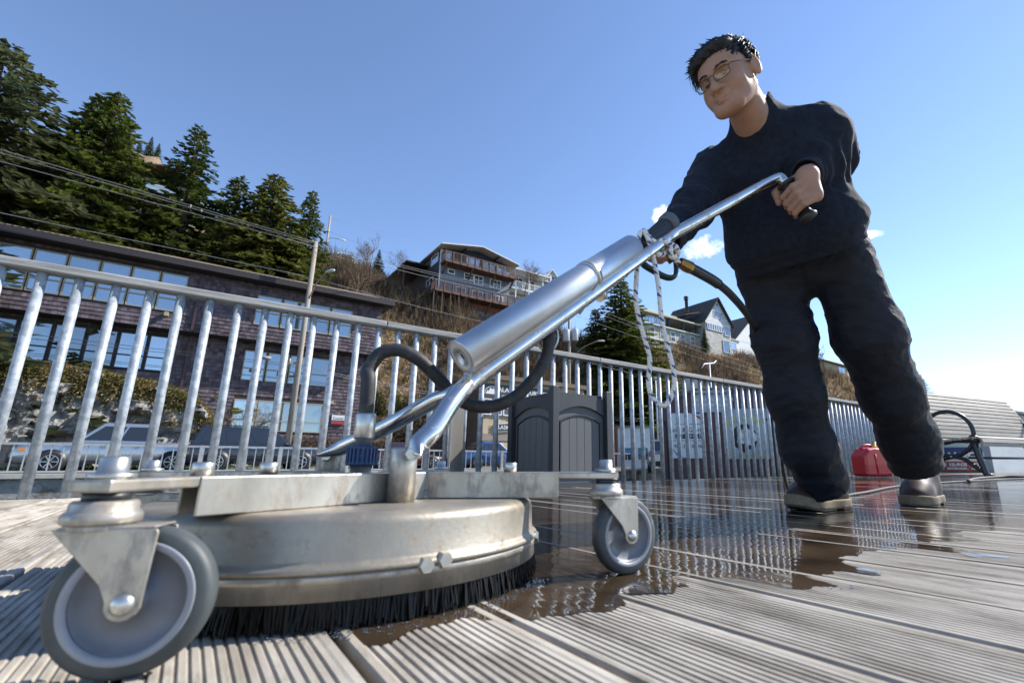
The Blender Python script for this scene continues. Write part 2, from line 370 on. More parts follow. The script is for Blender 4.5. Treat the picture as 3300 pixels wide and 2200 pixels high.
# harbour water, quay wall, street, pavement
tag(MB().quad(S(-200, 3.4, -2.2), S(400, 3.4, -2.2), S(400, 24, -2.2), S(-200, 24, -2.2)).build('water', water_m), 'dark harbour water between boardwalk and street', None, kind='structure')
tag(MB().quad((-1600, -1600, -2.6), (1600, -1600, -2.6), (1600, 1600, -2.6), (-1600, 1600, -2.6)).build('ground', M('far_ground', (.09, .085, .06), .95, var=.3, vscale=.02)), 'flat ground reaching to the horizon', None, kind='structure')
tag(MB().bb(-120, 300, 21.3, 22.4, -3, -.26).build('quay_wall', concrete), 'mossy concrete quay wall under the street railing', 'wall').rotation_euler = (0, 0, RZ)
tag(MB().bb(-120, 300, 21.15, 22.5, -.26, -.14).build('quay_cap', M('quay_cap', (.36, .34, .30), .9, var=.2, vscale=2)), 'pale concrete coping along the quay', 'coping').rotation_euler = (0, 0, RZ)
tag(MB().bb(-120, 300, 22.5, 36, -.5, -.16).build('road', asphalt), 'asphalt street behind the railing', None, kind='structure').rotation_euler = (0, 0, RZ)
tag(MB().bb(-120, 300, 28.6, 31.0, -.3, -.03).build('pavement', paving), 'concrete pavement at the foot of the buildings', None, kind='structure').rotation_euler = (0, 0, RZ)

# street railing
rail_w = 22.0
sr = thing('street_railing', 'low aluminium picket railing along the quay edge of the street', 'railing', S(0, rail_w, -.14), RZ)
pk = MB().bb(-.016, .016, -.012, .012, .09, .86).mesh('picket'); pk.materials.append(alu)
def rail_run(ua, ub, dz=0.0, posts=2.45, step=.27):
    MB().bb(ua, ub, -.035, .035, .86 + dz, .93 + dz).build('top_rail', alu, sr)
    MB().bb(ua, ub, -.025, .025, .04 + dz, .09 + dz).build('bottom_rail', alu, sr)
    u = ua + .1
    while u < ub: child('picket', pk, alu, sr, (u, 0, dz)); u += step
    u = ua
    while u < ub + .01:
        MB().bb(u - .07, u + .07, -.06, -.036, 0, .935 + dz).build('post', alu, sr); u += posts
a_ = uwz(onW(0, 1430, rail_w))[0]
rail_run(-9.5, 21.6)
rail_run(34.0, 52.0)

# ------------------------------------------------------------------ hillside
def sst(x): x = max(0.0, min(1.0, x)); return x * x * (3 - 2 * x)
def interp(x, pts):
    if x <= pts[0][0]: return pts[0][1]
    for (a, b), (c, d) in zip(pts, pts[1:]):
        if x <= c: return b + (d - b) * (x - a) / (c - a)
    return pts[-1][1]
FOOT = [(-60, 36), (-10, 36), (9, 35.5), (14, 36.8), (40, 36.8), (70, 36), (120, 35), (220, 34)]
TOP = [(-60, 20), (-22, 22), (-14, 26), (-9, 30.5), (-7, 30.5), (-4, 25), (0, 20.2), (5, 19.8), (9, 20.4), (12, 19.4), (16, 17.4), (24, 15.6), (40, 15.8), (70, 16.8), (110, 17.6), (150, 15), (230, 9)]
RUN = [(-60, 24), (-8, 23), (0, 16), (4, 15), (12, 13), (20, 9.5), (40, 9.0), (70, 9.5), (120, 9), (230, 10)]
def hill_z(u, w):
    f = interp(u, FOOT); t = (w - f) / interp(u, RUN); T = interp(u, TOP)
    if t <= 0: return -.3
    s_ = sst(t) * .55 + min(1, t) * .45
    z = -.3 + T * s_ + max(0, t - 1) * .8
    z += (mnoise.fractal(Vector((u * .13, w * .13, 2.2)), .8, 2, 4)) * 1.1 * min(1, t * 3) * (1 if t < 1 else .4)
    return z
earth = M('dry_grass_hillside', (.15, .10, .06), .95, base2=(.30, .21, .125), vscale=.32, detail=9, bump=.8, bscale=3.5, bdist=.3, dirt=((.07, .08, .03), .22, .55, .68))
hb = MB(); us = list(np.arange(-60, 40, 1.0)) + list(np.arange(40, 230, 3.0)); wsx = list(np.arange(34, 62, .8)) + list(np.arange(62, 140, 4.0))
for u in us:
    for w in wsx: hb.v.append(tuple(S(u, w, hill_z(u, w))))
nw = len(wsx)
for i in range(len(us) - 1):
    for j in range(nw - 1): hb.f.append((i * nw + j, (i + 1) * nw + j, (i + 1) * nw + j + 1, i * nw + j + 1)); hb.sm.append(True)
hill = tag(hb.build('hillside', earth), 'steep dry-grass hillside behind the street', None, kind='structure')
# ================================================================== SURFACE CLEANER (near machine)
steel = M('brushed_stainless', (.30, .27, .225), .38, .75, base2=(.54, .51, .46), vscale=8, stretch=(1, 1, .5), bump=.06, bscale=120, bdist=.002, dirt=((.17, .13, .09), 34, .47, .74))
dirty_steel = M('grimy_stainless_housing', (.18, .150, .112), .42, .6, base2=(.37, .33, .265), vscale=5, detail=10, bump=.3, bscale=150, bdist=.001, dirt=((.11, .082, .058), 40, .51, .80))
chrome = M('polished_tube', (.64, .62, .585), .21, 1.0, var=.10, vscale=20, bump=.02, bscale=40, bdist=.002, dirt=((.32, .25, .17), 22, .55, .75))
mirror_tube = M('bright_handle_tube', (.80, .80, .80), .07, 1.0)
alu_dull = M('dull_aluminium_cylinder', (.55, .565, .59), .40, .95, var=.12, vscale=9, bump=.05, bscale=160, bdist=.001, dirt=((.30, .27, .23), 17, .63, .78))
rubber_grey = M('grey_rubber_tyre', (.05, .058, .06), .55, var=.3, vscale=20, dirt=((.25, .24, .21), 30, .6, .8))
poly_grey = M('grey_wheel_plastic', (.15, .155, .175), .45, var=.15, vscale=14, dirt=((.12, .11, .10), 22, .6, .8))
rim_grey = M('pale_rim_plastic', (.26, .27, .30), .4, var=.1, vscale=20)
black_rub = M('black_hose_rubber', (.022, .022, .023), .62, var=.3, vscale=30, dirt=((.10, .095, .085), 40, .55, .8), bump=.3, bscale=200, bdist=.001)
black_pl = M('black_plastic', (.018, .02, .021), .42, bump=.05, bscale=300)
green_pl = M('dark_green_plastic', (.012, .028, .026), .38)
blue_pl = M('blue_coupling', (.02, .055, .15), .5, dirt=((.10, .12, .15), 40, .55, .75))
bristle_m = M('wet_black_bristle', (.0035, .0035, .004), .38, spec=.22, island=.6)
brass = M('tarnished_brass', (.40, .25, .10), .38, .9, var=.25, vscale=40)
zinc = M('zinc_bolt', (.55, .54, .50), .34, .9, var=.12, vscale=50)

MC = Vector((-.341, .81, 0))
mach = thing('surface_cleaner', 'stainless rotary surface cleaner on casters with long chrome handle on the boardwalk', 'cleaning machine', MC)
def part(mb, name, mat, parent=mach, bevel=0, org=MC): return mb.build(name, mat, parent, org=org, bevel=bevel)
Tm = Matrix.Translation(MC)
part(MB().lathe([(.005, .113), (.258, .113), (.267, .1122), (.2735, .1095), (.2775, .1055), (.2792, .100), (.2812, .066), (.284, .062), (.288, .060), (.2895, .057), (.288, .054), (.27, .053), (.27, .05), (.01, .05)], 96, Tm), 'housing', dirty_steel)
part(MB().lathe([(.272, .0535), (.2855, .0535), (.2868, .051), (.2868, .0455), (.2845, .0445), (.2845, .028), (.272, .028)], 96, Tm), 'clamp_band', steel)
hub = part(MB().lathe([(.0, .113), (.03, .113), (.03, .128), (.022, .134), (.022, .150), (.016, .152), (.016, .165), (0, .165)], 24, Matrix.Translation((-.336, .80, 0))), 'swivel_hub', steel)
# bristles
bb = MB(); rr = random.Random(5)
bb.lathe([(.279, .035), (.276, .004)], 96, Tm, smooth=True)
for i in range(1500):
    a = 2 * math.pi * i / 1500 + rr.uniform(-.002, .002); r0 = .2805 + rr.uniform(-.003, .002); r1 = r0 + rr.uniform(-.004, .007); da = rr.uniform(-.012, .012)
    if math.sin(a) > .75: continue
    wv = rr.uniform(.0006, .0013) / r0; z0 = abs(rr.gauss(0, .004))
    q = [MC + Vector((r * math.cos(b_), r * math.sin(b_), z)) for r, b_, z in ((r0, a - wv, .0285), (r0, a + wv, .0285), (r1, a + wv * .8 + da, z0), (r1, a - wv * .8 + da, z0))]
    q2 = [v + (v - MC).normalized() * .0012 for v in q]
    bb.add(q + q2, [(0, 1, 2, 3), (4, 7, 6, 5), (0, 4, 5, 1), (1, 5, 6, 2), (2, 6, 7, 3), (3, 7, 4, 0)])
br = part(bb, 'brush_skirt', bristle_m); br['kind'] = 'stuff'
# housing bolts
def hexbolt(p, axis, r, h, name='bolt', mat=zinc, parent=mach, dome=False, n=6):
    q = Vector(axis).normalized().to_track_quat('Z', 'Y').to_matrix().to_4x4(); m = Matrix.Translation(p) @ q
    pr = [(0, -h * .3), (r, -h * .3), (r, h * .7), (r * .85, h), (0, h)] if not dome else [(0, -h * .3), (r, -h * .3), (r, h * .1), (r * .85, h * .6), (r * .5, h * .9), (0, h)]
    return part(MB().lathe(pr, 20 if dome else n, m, smooth=dome), name, mat, parent)
def rim_pt(x, y):
    a, f, u = ray(x, y); best = None
    for k in range(400):
        an = math.radians(180 + 180 * k / 400); p = MC + Vector((.281 * math.cos(an), .281 * math.sin(an), 0)); t = p.y / f
        e = abs(a * t - p.x)
        if best is None or e < best[0]: best = (e, Vector((p.x, p.y, H + u * t)))
    return best[1]
for (x, y) in ((1368, 1818), (1422, 1800), (1722, 1730)):
    p = rim_pt(x, y); hexbolt(p, Vector((p.x - MC.x, p.y - MC.y, 0)), .0098, .011)
# channel frame
Z0, Z1 = .1135, .152
bend = Vector((-.222, .772, 0)); lend = Vector((-.374, .508, 0)); rend = Vector((-.0168, .775, 0))
def channel(a, b, inner, name):
    d = (b - a).normalized(); n = Vector((-d.y, d.x, 0)); n = n if n.dot(inner) > 0 else -n; zc = (Z0 + Z1) / 2; m = MB(); wd = .042
    m.beam(a + n * .002 + Vector((0, 0, zc)), b + n * .002 + Vector((0, 0, zc)), .004, Z1 - Z0)
    m.beam(a + n * (wd - .002) + Vector((0, 0, zc)), b + n * (wd - .002) + Vector((0, 0, zc)), .004, Z1 - Z0)
    m.beam(a + n * wd / 2 + Vector((0, 0, Z1 - .002)), b + n * wd / 2 + Vector((0, 0, Z1 - .002)), wd - .009, .0038)
    return part(m, name, steel, bevel=.0012)
channel(lend, bend, Vector((-1, .3, 0)), 'frame_channel')
channel(bend + Vector((.004, 0, 0)), rend, Vector((0, 1, 0)), 'frame_channel')
back = Vector((-.44, .86, 0))
channel(Vector((-.40, .84, 0)), Vector((-.66, .86, 0)), Vector((0, 1, 0)), 'frame_channel')
channel(Vector((-.335, .87, 0)), Vector((-.325, 1.11, 0)), Vector((1, 0, 0)), 'frame_channel')
# casters
AXN = Vector((.53, -.848, 0)).normalized(); TR = Vector((.848, .53, 0)).normalized()
WR = .0572
def caster(piv, sw=0.0, arm_to=None):
    q = Matrix.Rotation(sw, 3, 'Z'); ax = q @ AXN; tr = q @ TR; hubp = piv + tr * .034 + Vector((0, 0, WR))
    f = MB()                                    # fork: crown and two plates
    f.lathe([(0, .112), (.023, .112), (.023, .117), (0, .117)], 28, Matrix.Translation(piv))
    for s_ in (-1, 1):
        o = ax * s_ * .0175
        # plate outline in the (tr, z) plane, from under the crown to a rounded foot round the axle
        out = [(-.023, .114), (.030, .114), (.0475, .113), (.0485, .110)]
        for k in range(9):
            a = math.radians(10 - 200 * k / 8); out.append((.034 + .0125 * math.cos(a), WR + .0125 * math.sin(a)))
        out += [(.016, .072)]
        vs_ = []
        for th in (-.0014, .0014): vs_ += [piv + o + ax * th + tr * x + Vector((0, 0, z)) for x, z in out]
        n = len(out); f.add(vs_, [tuple(range(n)), tuple(reversed(range(n, 2 * n)))] + [(i, (i + 1) % n, (i + 1) % n + n, i + n) for i in range(n)])
    # bulged shoulder of the pressed fork
    f.beam(piv - tr * .02 + Vector((0, 0, .1145)), piv + tr * .046 + Vector((0, 0, .1145)), .037, .002)
    fk = part(f, 'caster_fork', steel, bevel=.001)
    part(MB().lathe([(0, .117), (.0245, .117), (.0262, .1185), (.0262, .1235), (.0245, .126), (.0225, .1275), (.0225, .1325), (.021, .135), (0, .135)], 32, Matrix.Translation(piv)), 'swivel_ring', steel, fk)
    part(MB().lathe([(0, .135), (.016, .135), (.016, .1415), (0, .1415)], 24, Matrix.Translation(piv)), 'spacer', black_pl, fk)
    part(MB().lathe([(0, .1525), (.0165, .1525), (.0165, .157), (.0105, .157), (.0105, .169), (.009, .171), (0, .171)], 16, Matrix.Translation(piv)), 'king_bolt', zinc, fk)
    mw = Matrix.Translation(hubp) @ ax.to_track_quat('Z', 'X').to_matrix().to_4x4()
    part(MB().lathe([(.0455, -.0115), (.0525, -.0112), (.0562, -.008), (WR, -.004), (WR, .004), (.0562, .008), (.0525, .0112), (.0455, .0115)], 64, mw), 'tyre', rubber_grey, fk)
    part(MB().lathe([(.0395, -.0095), (.0405, -.0118), (.0450, -.0122), (.0460, -.0115), (.0460, .0115), (.0450, .0122), (.0405, .0118), (.0395, .0095)], 64, mw), 'wheel_rim', rim_grey, fk)
    wh = MB().lathe([(.0, -.010), (.012, -.010), (.012, -.005), (.0365, -.0035), (.0385, -.008), (.0400, -.009), (.0400, .009), (.0385, .008), (.0365, .0035), (.012, .005), (.012, .010), (0, .010)], 56, mw)
    part(wh, 'wheel', poly_grey, fk)
    for s_ in (-1, 1): hexbolt(hubp + ax * s_ * .0185, ax * s_, .0085, .006, 'axle_bolt', zinc, fk, dome=True)
    if arm_to is not None:
        z = .147; part(MB().beam(Vector((piv.x, piv.y, z)) + (piv - arm_to).normalized() * .019, Vector((arm_to.x, arm_to.y, z)), .034, .0105), 'caster_plate', steel, fk, bevel=.002)
_tl = Matrix.Rotation(-.26, 3, 'Z') @ TR; lpiv = Vector((-.358, .436, 0)) - _tl * .034; rpiv = Vector((.058, .79, 0))
caster(lpiv, -.26, lend + (bend - lend).normalized() * .006 + Vector((-.022, .012, 0)))
caster(rpiv, 0.0, Vector((-.02, .795, 0)))
caster(Vector((-.738, .88, 0)), .05, Vector((-.65, .88, 0)))
caster(Vector((-.31, 1.20, 0)), -.08, Vector((-.308, 1.10, 0)))
for (x, y, f_) in ((866, 1512, .617), (654, 1512, .535), (1645, 1505, .80)):
    p = at(x, y, f_); part(MB().lathe([(0, Z1), (.0105, Z1), (.0105, Z1 + .013), (.009, Z1 + .0145), (0, Z1 + .0145)], 14, Matrix.Translation((p.x, p.y, 0))), 'bolt', zinc)
# fork posts
rp = Vector((-.236, .705, 0)); bp_ = Vector((-.447, .925, 0))
for p in (rp, bp_):
    part(MB().lathe([(0, .112), (.0185, .112), (.0185, .184), (.0165, .187), (0, .187)], 24, Matrix.Translation(p)), 'fork_post', steel)
hexbolt(at(1322, 1463, .686), (.45, -.88, 0), .009, .008)
hexbolt(at(1052, 1468, .90), (.3, -.9, 0), .010, .008)
# handle tubes
J = at(1512, 1235, .80); B_ = at(2165, 757, 1.12); T_ = at(2478, 584, 1.22)
r_t = .0150
legR = bez([at(1322, 1470, .69), at(1352, 1428, .70), at(1395, 1385, .715), at(1448, 1305, .745), at(1490, 1255, .775), J, J.lerp(B_, .12)], 48)
grip0 = at(2532, 590, 1.215); grip1 = at(2607, 702, 1.205)
up_ = bez([J.lerp(B_, .12), J.lerp(B_, .5), J.lerp(B_, .9), B_, B_.lerp(T_, .12), B_.lerp(T_, .5), B_.lerp(T_, .92), at(2500, 576, 1.222), at(2516, 574, 1.221), grip0], 80)
n1 = len(legR); pts = legR + up_[1:]
rads = [r_t] * len(pts); flat = []
for i in range(len(pts)):
    k = max(0, 1 - i / 7.0); flat.append((1 + .75 * k, 1 - .62 * k))
part(MB().tube(pts, rads, 20, flat=flat), 'handle_tube', chrome)
off = at(1990, 890, 1.02)
legL = bez([at(1052, 1466, .905), at(1120, 1432, .892), at(1250, 1372, .868), at(1400, 1290, .84), at(1500, 1248, .83), at(1700, 1102, .905), at(1985, 893, 1.035), at(2005, 879, 1.045)], 60)
part(MB().tube(legL, [.0145] * len(legL), 18, flat=[(1 + .7 * max(0, 1 - i / 6), 1 - .6 * max(0, 1 - i / 6)) for i in range(len(legL))]), 'brace_tube', chrome)
part(MB().tube([at(1925, 950, .995), at(1937, 941, 1.0)], .0185, 16), 'tube_clamp', zinc)
hexbolt(at(1965, 903, 1.0), (-.1, -1, .2), .008, .012, 'tube_bolt', zinc, dome=True)
cb0 = at(1486, 1152, .785); cb1 = at(2040, 797, 1.045); ax = (cb1 - cb0)
q = ax.to_track_quat('Z', 'X').to_matrix().to_4x4(); mcy = Matrix.Translation(cb0) @ q; Lc = ax.length; rc = .0318
part(MB().lathe([(.0095, .012), (.0095, 0), (rc - .0012, 0), (rc, .0012), (rc, Lc - .006), (rc - .003, Lc - .001), (rc - .012, Lc), (0, Lc)], 48, mcy), 'silencer_cylinder', alu_dull)
part(MB().lathe([(0, .006), (.0085, .006)], 24, mcy), 'cylinder_bore', black_pl)
zb = Lc * .655
part(MB().lathe([(rc + .0002, zb), (rc + .0016, zb), (rc + .0016, zb + .014), (rc + .0002, zb + .014)], 40, mcy), 'clamp_band', zinc)
cpos = cb0 + ax.normalized() * (zb + .007); J2 = J.lerp(B_, .62)
part(MB().beam(cpos + Vector((.022, -.01, -.024)), at(1866, 1010, .955), .014, .004), 'clamp_strap', zinc)
hexbolt(at(1862, 996, .94), (-.1, -1, .1), .007, .008, 'clamp_bolt', zinc)
ringc = at(1764, 1085, .925); tt = []
for k in range(25):
    a = 2 * math.pi * k / 24; tt.append(ringc + Vector((math.cos(a) * .021, 0, math.sin(a) * .030)))
part(MB().tube(tt, .0022, 8, cap=False), 'hose_ring', zinc)
# black grip with flange and end knob
gd = (grip1 - grip0).normalized()
mg = Matrix.Translation(grip0) @ gd.to_track_quat('Z', 'X').to_matrix().to_4x4(); Lg = (grip1 - grip0).length
part(MB().lathe([(.012, .0), (.024, .001), (.0265, .004), (.0265, .009), (.018, .012), (.0165, .02), (.0165, Lg * .5), (.0165, Lg - .02), (.020, Lg - .012), (.0245, Lg - .006), (.0245, Lg), (.018, Lg + .004), (0, Lg + .005)], 32, mg), 'grip', black_pl)
# hose coupling on the hub
hc = Vector((-.336, .80, 0)); mh = Matrix.Translation(hc)
cp = MB().lathe([(0, .162), (.0228, .162), (.0228, .167), (.021, .168), (.021, .186), (.0228, .188), (.0228, .192), (0, .192)], 30, mh)
for k in range(22):
    a = 2 * math.pi * k / 22; cp.box(hc + Vector((.0222 * math.cos(a), .0222 * math.sin(a), .177)), (.003, .003, .026), Matrix.Rotation(a, 3, 'Z'))
part(cp, 'hose_coupling', blue_pl)
part(MB().lathe([(0, .192), (.0125, .192), (.0125, .203), (.0145, .204), (.0162, .206), (.0162, .242), (.0145, .245), (0, .245)], 22, mh), 'hose_ferrule', zinc)
# whip hose over the frame and up to the ring
hp = [hc + Vector((0, 0, .236)), hc + Vector((-.002, .0, .30)), at(1186, 1195, .81), at(1225, 1140, .82), at(1285, 1128, .83), at(1345, 1155, .84), at(1410, 1215, .86), at(1475, 1285, .88), at(1560, 1311, .89), at(1645, 1288, .90), at(1715, 1225, .91), at(1760, 1150, .92), at(1768, 1085, .925), at(1750, 1050, .945), at(1715, 1040, .96)]
part(MB().tube(bez(hp, 110), .0118, 16), 'whip_hose', black_rub)
# trigger gun on the tube
g0 = at(2068, 800, 1.085); g1 = at(2158, 716, 1.135); gx = g1 - g0
mgun = Matrix.Translation(g0) @ gx.to_track_quat('Z', 'X').to_matrix().to_4x4(); Lg2 = gx.length
gb = MB().lathe([(0, 0), (.019, 0), (.021, .004), (.021, Lg2 - .022), (.019, Lg2 - .018), (0, Lg2 - .018)], 24, mgun)
for k in range(18):
    a = 2 * math.pi * k / 18; v = mgun @ Vector((.0215 * math.cos(a), .0215 * math.sin(a), (Lg2 - .02) / 2)); gb.beam(mgun @ Vector((.0212 * math.cos(a), .0212 * math.sin(a), .006)), mgun @ Vector((.0212 * math.cos(a), .0212 * math.sin(a), Lg2 - .026)), .0036, .0036)
gun = part(gb, 'trigger_gun', black_pl)
cpn = MB().lathe([(0, Lg2 - .02), (.022, Lg2 - .02), (.0265, Lg2 - .016), (.0265, Lg2 + .004), (.023, Lg2 + .007), (0, Lg2 + .007)], 30, mgun)
for k in range(26):
    a = 2 * math.pi * k / 26; cpn.beam(mgun @ Vector((.0265 * math.cos(a), .0265 * math.sin(a), Lg2 - .015)), mgun @ Vector((.0265 * math.cos(a), .0265 * math.sin(a), Lg2 + .003)), .003, .003)
part(cpn, 'gun_collar', M('grey_collar', (.10, .115, .13), .4), gun)
part(MB().tube(bez([at(2050, 790, 1.10), at(2068, 845, 1.12), at(2110, 875, 1.14), at(2145, 893, 1.15), at(2168, 894, 1.155), at(2178, 880, 1.16), at(2178, 850, 1.16), at(2172, 820, 1.16), at(2160, 800, 1.15)], 40), .0075, 10, flat=[(1.3, .8)] * 41), 'trigger_guard', green_pl, gun)
part(MB().tube(bez([at(2140, 800, 1.15), at(2152, 826, 1.15), at(2165, 846, 1.155)], 10), .008, 10), 'trigger', green_pl, gun)
part(MB().tube([at(2050, 815, 1.09), at(2120, 800, 1.12), at(2180, 815, 1.15)], [.018, .017, .012], 14), 'gun_body', green_pl, gun)
# supply hose falling behind the operator's leg
sh = bez([at(2222, 862, 1.18), at(2260, 882, 1.21), at(2310, 912, 1.26), at(2360, 955, 1.36), at(2410, 1020, 1.50), at(2450, 1120, 1.70), at(2500, 1300, 1.95), gnd(2560, 1606, .0085) , gnd(2760, 1590, .0085), gnd(2880, 1568, .0085), gnd(3010, 1556, .0085), gnd(3190, 1546, .0085), gnd(3330, 1541, .0085), gnd(3600, 1543, .0085)], 150)
hose = thing('supply_hose', 'thin black pressure hose from the trigger gun along the wet boardwalk', 'hose', Vector((sh[-1].x, sh[-1].y, 0)))
hose_m = MB().tube(sh, [.0115 if i < 40 else max(.0068, .0115 - (i - 40) * .0005) for i in range(len(sh))], 12).build('hose_line', black_rub, hose, org=hose.location)
MB().tube(sh[:24], [.0142] * 24, 14).build('hose_sleeve', black_pl, hose, org=hose.location)
MB().tube([at(2190, 845, 1.165), at(2212, 857, 1.175), at(2226, 864, 1.182)], [.0135, .0165, .0165], 8, smooth=False).build('brass_coupling', brass, hose, org=hose.location)
hp2 = bez([gnd(3120, 1549, .012), gnd(3150, 1541, .012), gnd(3230, 1535, .012), gnd(3330, 1537, .012), gnd(3500, 1541, .012)], 30)
tag(MB().tube(hp2, [.012] * len(hp2), 10).build('coiled_hose', black_rub), 'short loop of black hose lying under the bench', 'hose')
# rope with blue flecks
rope_m = bpy.data.materials.new('white_rope_blue_fleck'); rope_m.use_nodes = True; t = rope_m.node_tree; b = t.nodes['Principled BSDF']; b.inputs['Roughness'].default_value = .85
at_ = t.nodes.new('ShaderNodeAttribute'); at_.attribute_name = 'fleck'; cr = t.nodes.new('ShaderNodeValToRGB'); cr.color_ramp.interpolation = 'CONSTANT'
cr.color_ramp.elements[0].color = (.78, .76, .71, 1); cr.color_ramp.elements[1].position = .5; cr.color_ramp.elements[1].color = (.03, .06, .26, 1); t.links.new(at_.outputs['Fac'], cr.inputs['Fac']); t.links.new(cr.outputs[0], b.inputs['Base Color'])
rope = thing('rope_loop', 'white rope with blue flecks knotted to the handle and hanging in a loop', 'rope', at(2140, 1308, 1.12) )
def rope_part(path, name, r=.0058):
    # two counter-wound sets of strands make the braid
    path = [Vector(p) for p in path]; L = [0]
    for a, b in zip(path, path[1:]): L.append(L[-1] + (b - a).length)
    tot = L[-1]; n = int(tot / .0016); res = []
    k = 0
    for i in range(n + 1):
        d = tot * i / n
        while k < len(L) - 2 and L[k + 1] < d: k += 1
        tt_ = (d - L[k]) / max(1e-9, L[k + 1] - L[k]); res.append(path[k].lerp(path[k + 1], tt_))
    vs_, fs, fl = [], [], []; seg = 12
    for i, p in enumerate(res):
        t_ = (res[min(i + 1, n)] - res[max(i - 1, 0)]).normalized(); nx = t_.cross(Vector((.3, -1, .1))).normalized(); ny = t_.cross(nx); d = tot * i / n
        for j in range(seg):
            a = 2 * math.pi * j / seg; bu = 1 + .17 * math.cos(3 * a + d * 420) * math.cos(3 * a - d * 420)
            vs_.append(p + (nx * math.cos(a) + ny * math.sin(a)) * r * bu)
            fl.append(1.0 if (math.sin(a * 2 + d * 230) > .30 and math.sin(d * 330 + a) > .25) else 0.0)
    for i in range(n):
        for j in range(seg): fs.append((i * seg + j, i * seg + (j + 1) % seg, (i + 1) * seg + (j + 1) % seg, (i + 1) * seg + j))
    o = rope.location; me = bpy.data.meshes.new(name); me.from_pydata([tuple(v - o) for v in vs_], [], fs); me.polygons.foreach_set('use_smooth', [True] * len(fs))
    at2 = me.attributes.new('fleck', 'FLOAT', 'POINT'); at2.data.foreach_set('value', fl); me.materials.append(rope_m)
    ob = bpy.data.objects.new(name, me); col.objects.link(ob); ob.parent = rope; return ob
fr = 1.075
rope_part(bez([at(2135, 800, 1.10), at(2110, 780, 1.075), at(2075, 752, fr), at(2061, 756, fr - .012), at(2056, 800, fr - .01), at(2052, 880, fr), at(2049, 960, fr), at(2060, 1030, fr + .01), at(2080, 1100, fr + .02), at(2094, 1160, fr + .03), at(2090, 1235, fr + .035), at(2104, 1282, fr + .04), at(2140, 1306, fr + .04), at(2166, 1270, fr + .035), at(2172, 1205, fr + .025), at(2150, 1110, fr + .02), at(2132, 1030, fr + .01), at(2123, 930, fr), at(2108, 840, fr), at(2090, 775, fr - .012), at(2076, 743, fr - .006), at(2088, 755, fr + .02), at(2120, 790, 1.12)], 160), 'rope_strand')
kn = [at(2120, 790, 1.09), at(2140, 770, 1.10), at(2152, 795, 1.12), at(2135, 820, 1.10), at(2115, 812, 1.085), at(2128, 778, 1.08), at(2155, 785, 1.09), at(2178, 800, 1.11), at(2182, 822, 1.13), at(2165, 828, 1.11), at(2162, 805, 1.095), at(2176, 795, 1.10), at(2184, 815, 1.13), at(2178, 835, 1.14), at(2188, 850, 1.145)]
rope_part(bez(kn, 90), 'rope_knot', .0066)
# droplets of splashed water round the brush
drop_m = M('water_drop', (1, 1, 1), .02, trans=1.0); drop_m.node_tree.nodes['Principled BSDF'].inputs['IOR'].default_value = 1.33
dm = MB(); rr = random.Random(11)
def blob(p, r):
    b_ = len(dm.v); n = 8
    dm.lathe([(0, 0), (r, 0), (r * .95, r * .35), (r * .6, r * .68), (0.0, r * .8)], n, Matrix.Translation(p))
for k in range(190):
    a = math.radians(rr.uniform(278, 352)); r_ = .290 + abs(rr.gauss(0, .012)); p = MC + Vector((r_ * math.cos(a), r_ * math.sin(a), .0012)); blob(p, rr.uniform(.0006, .0019))
for (x, y) in ((2045, 1885), (2070, 1880), (2090, 1895), (2060, 1868), (2120, 1900), (2010, 1900), (2412, 1860), (2420, 1850), (2740, 1892), (2715, 1896), (2690, 1898), (2150, 1905), (1960, 1950), (1840, 1970)):
    for k in range(2): p = gnd(x + rr.uniform(-14, 14), y + rr.uniform(-6, 6), .0012); blob(p, rr.uniform(.001, .0026))
dr = dm.build('water_droplets', drop_m); tag(dr, 'glinting water droplets splashed along the edge of the film', None, kind='stuff')
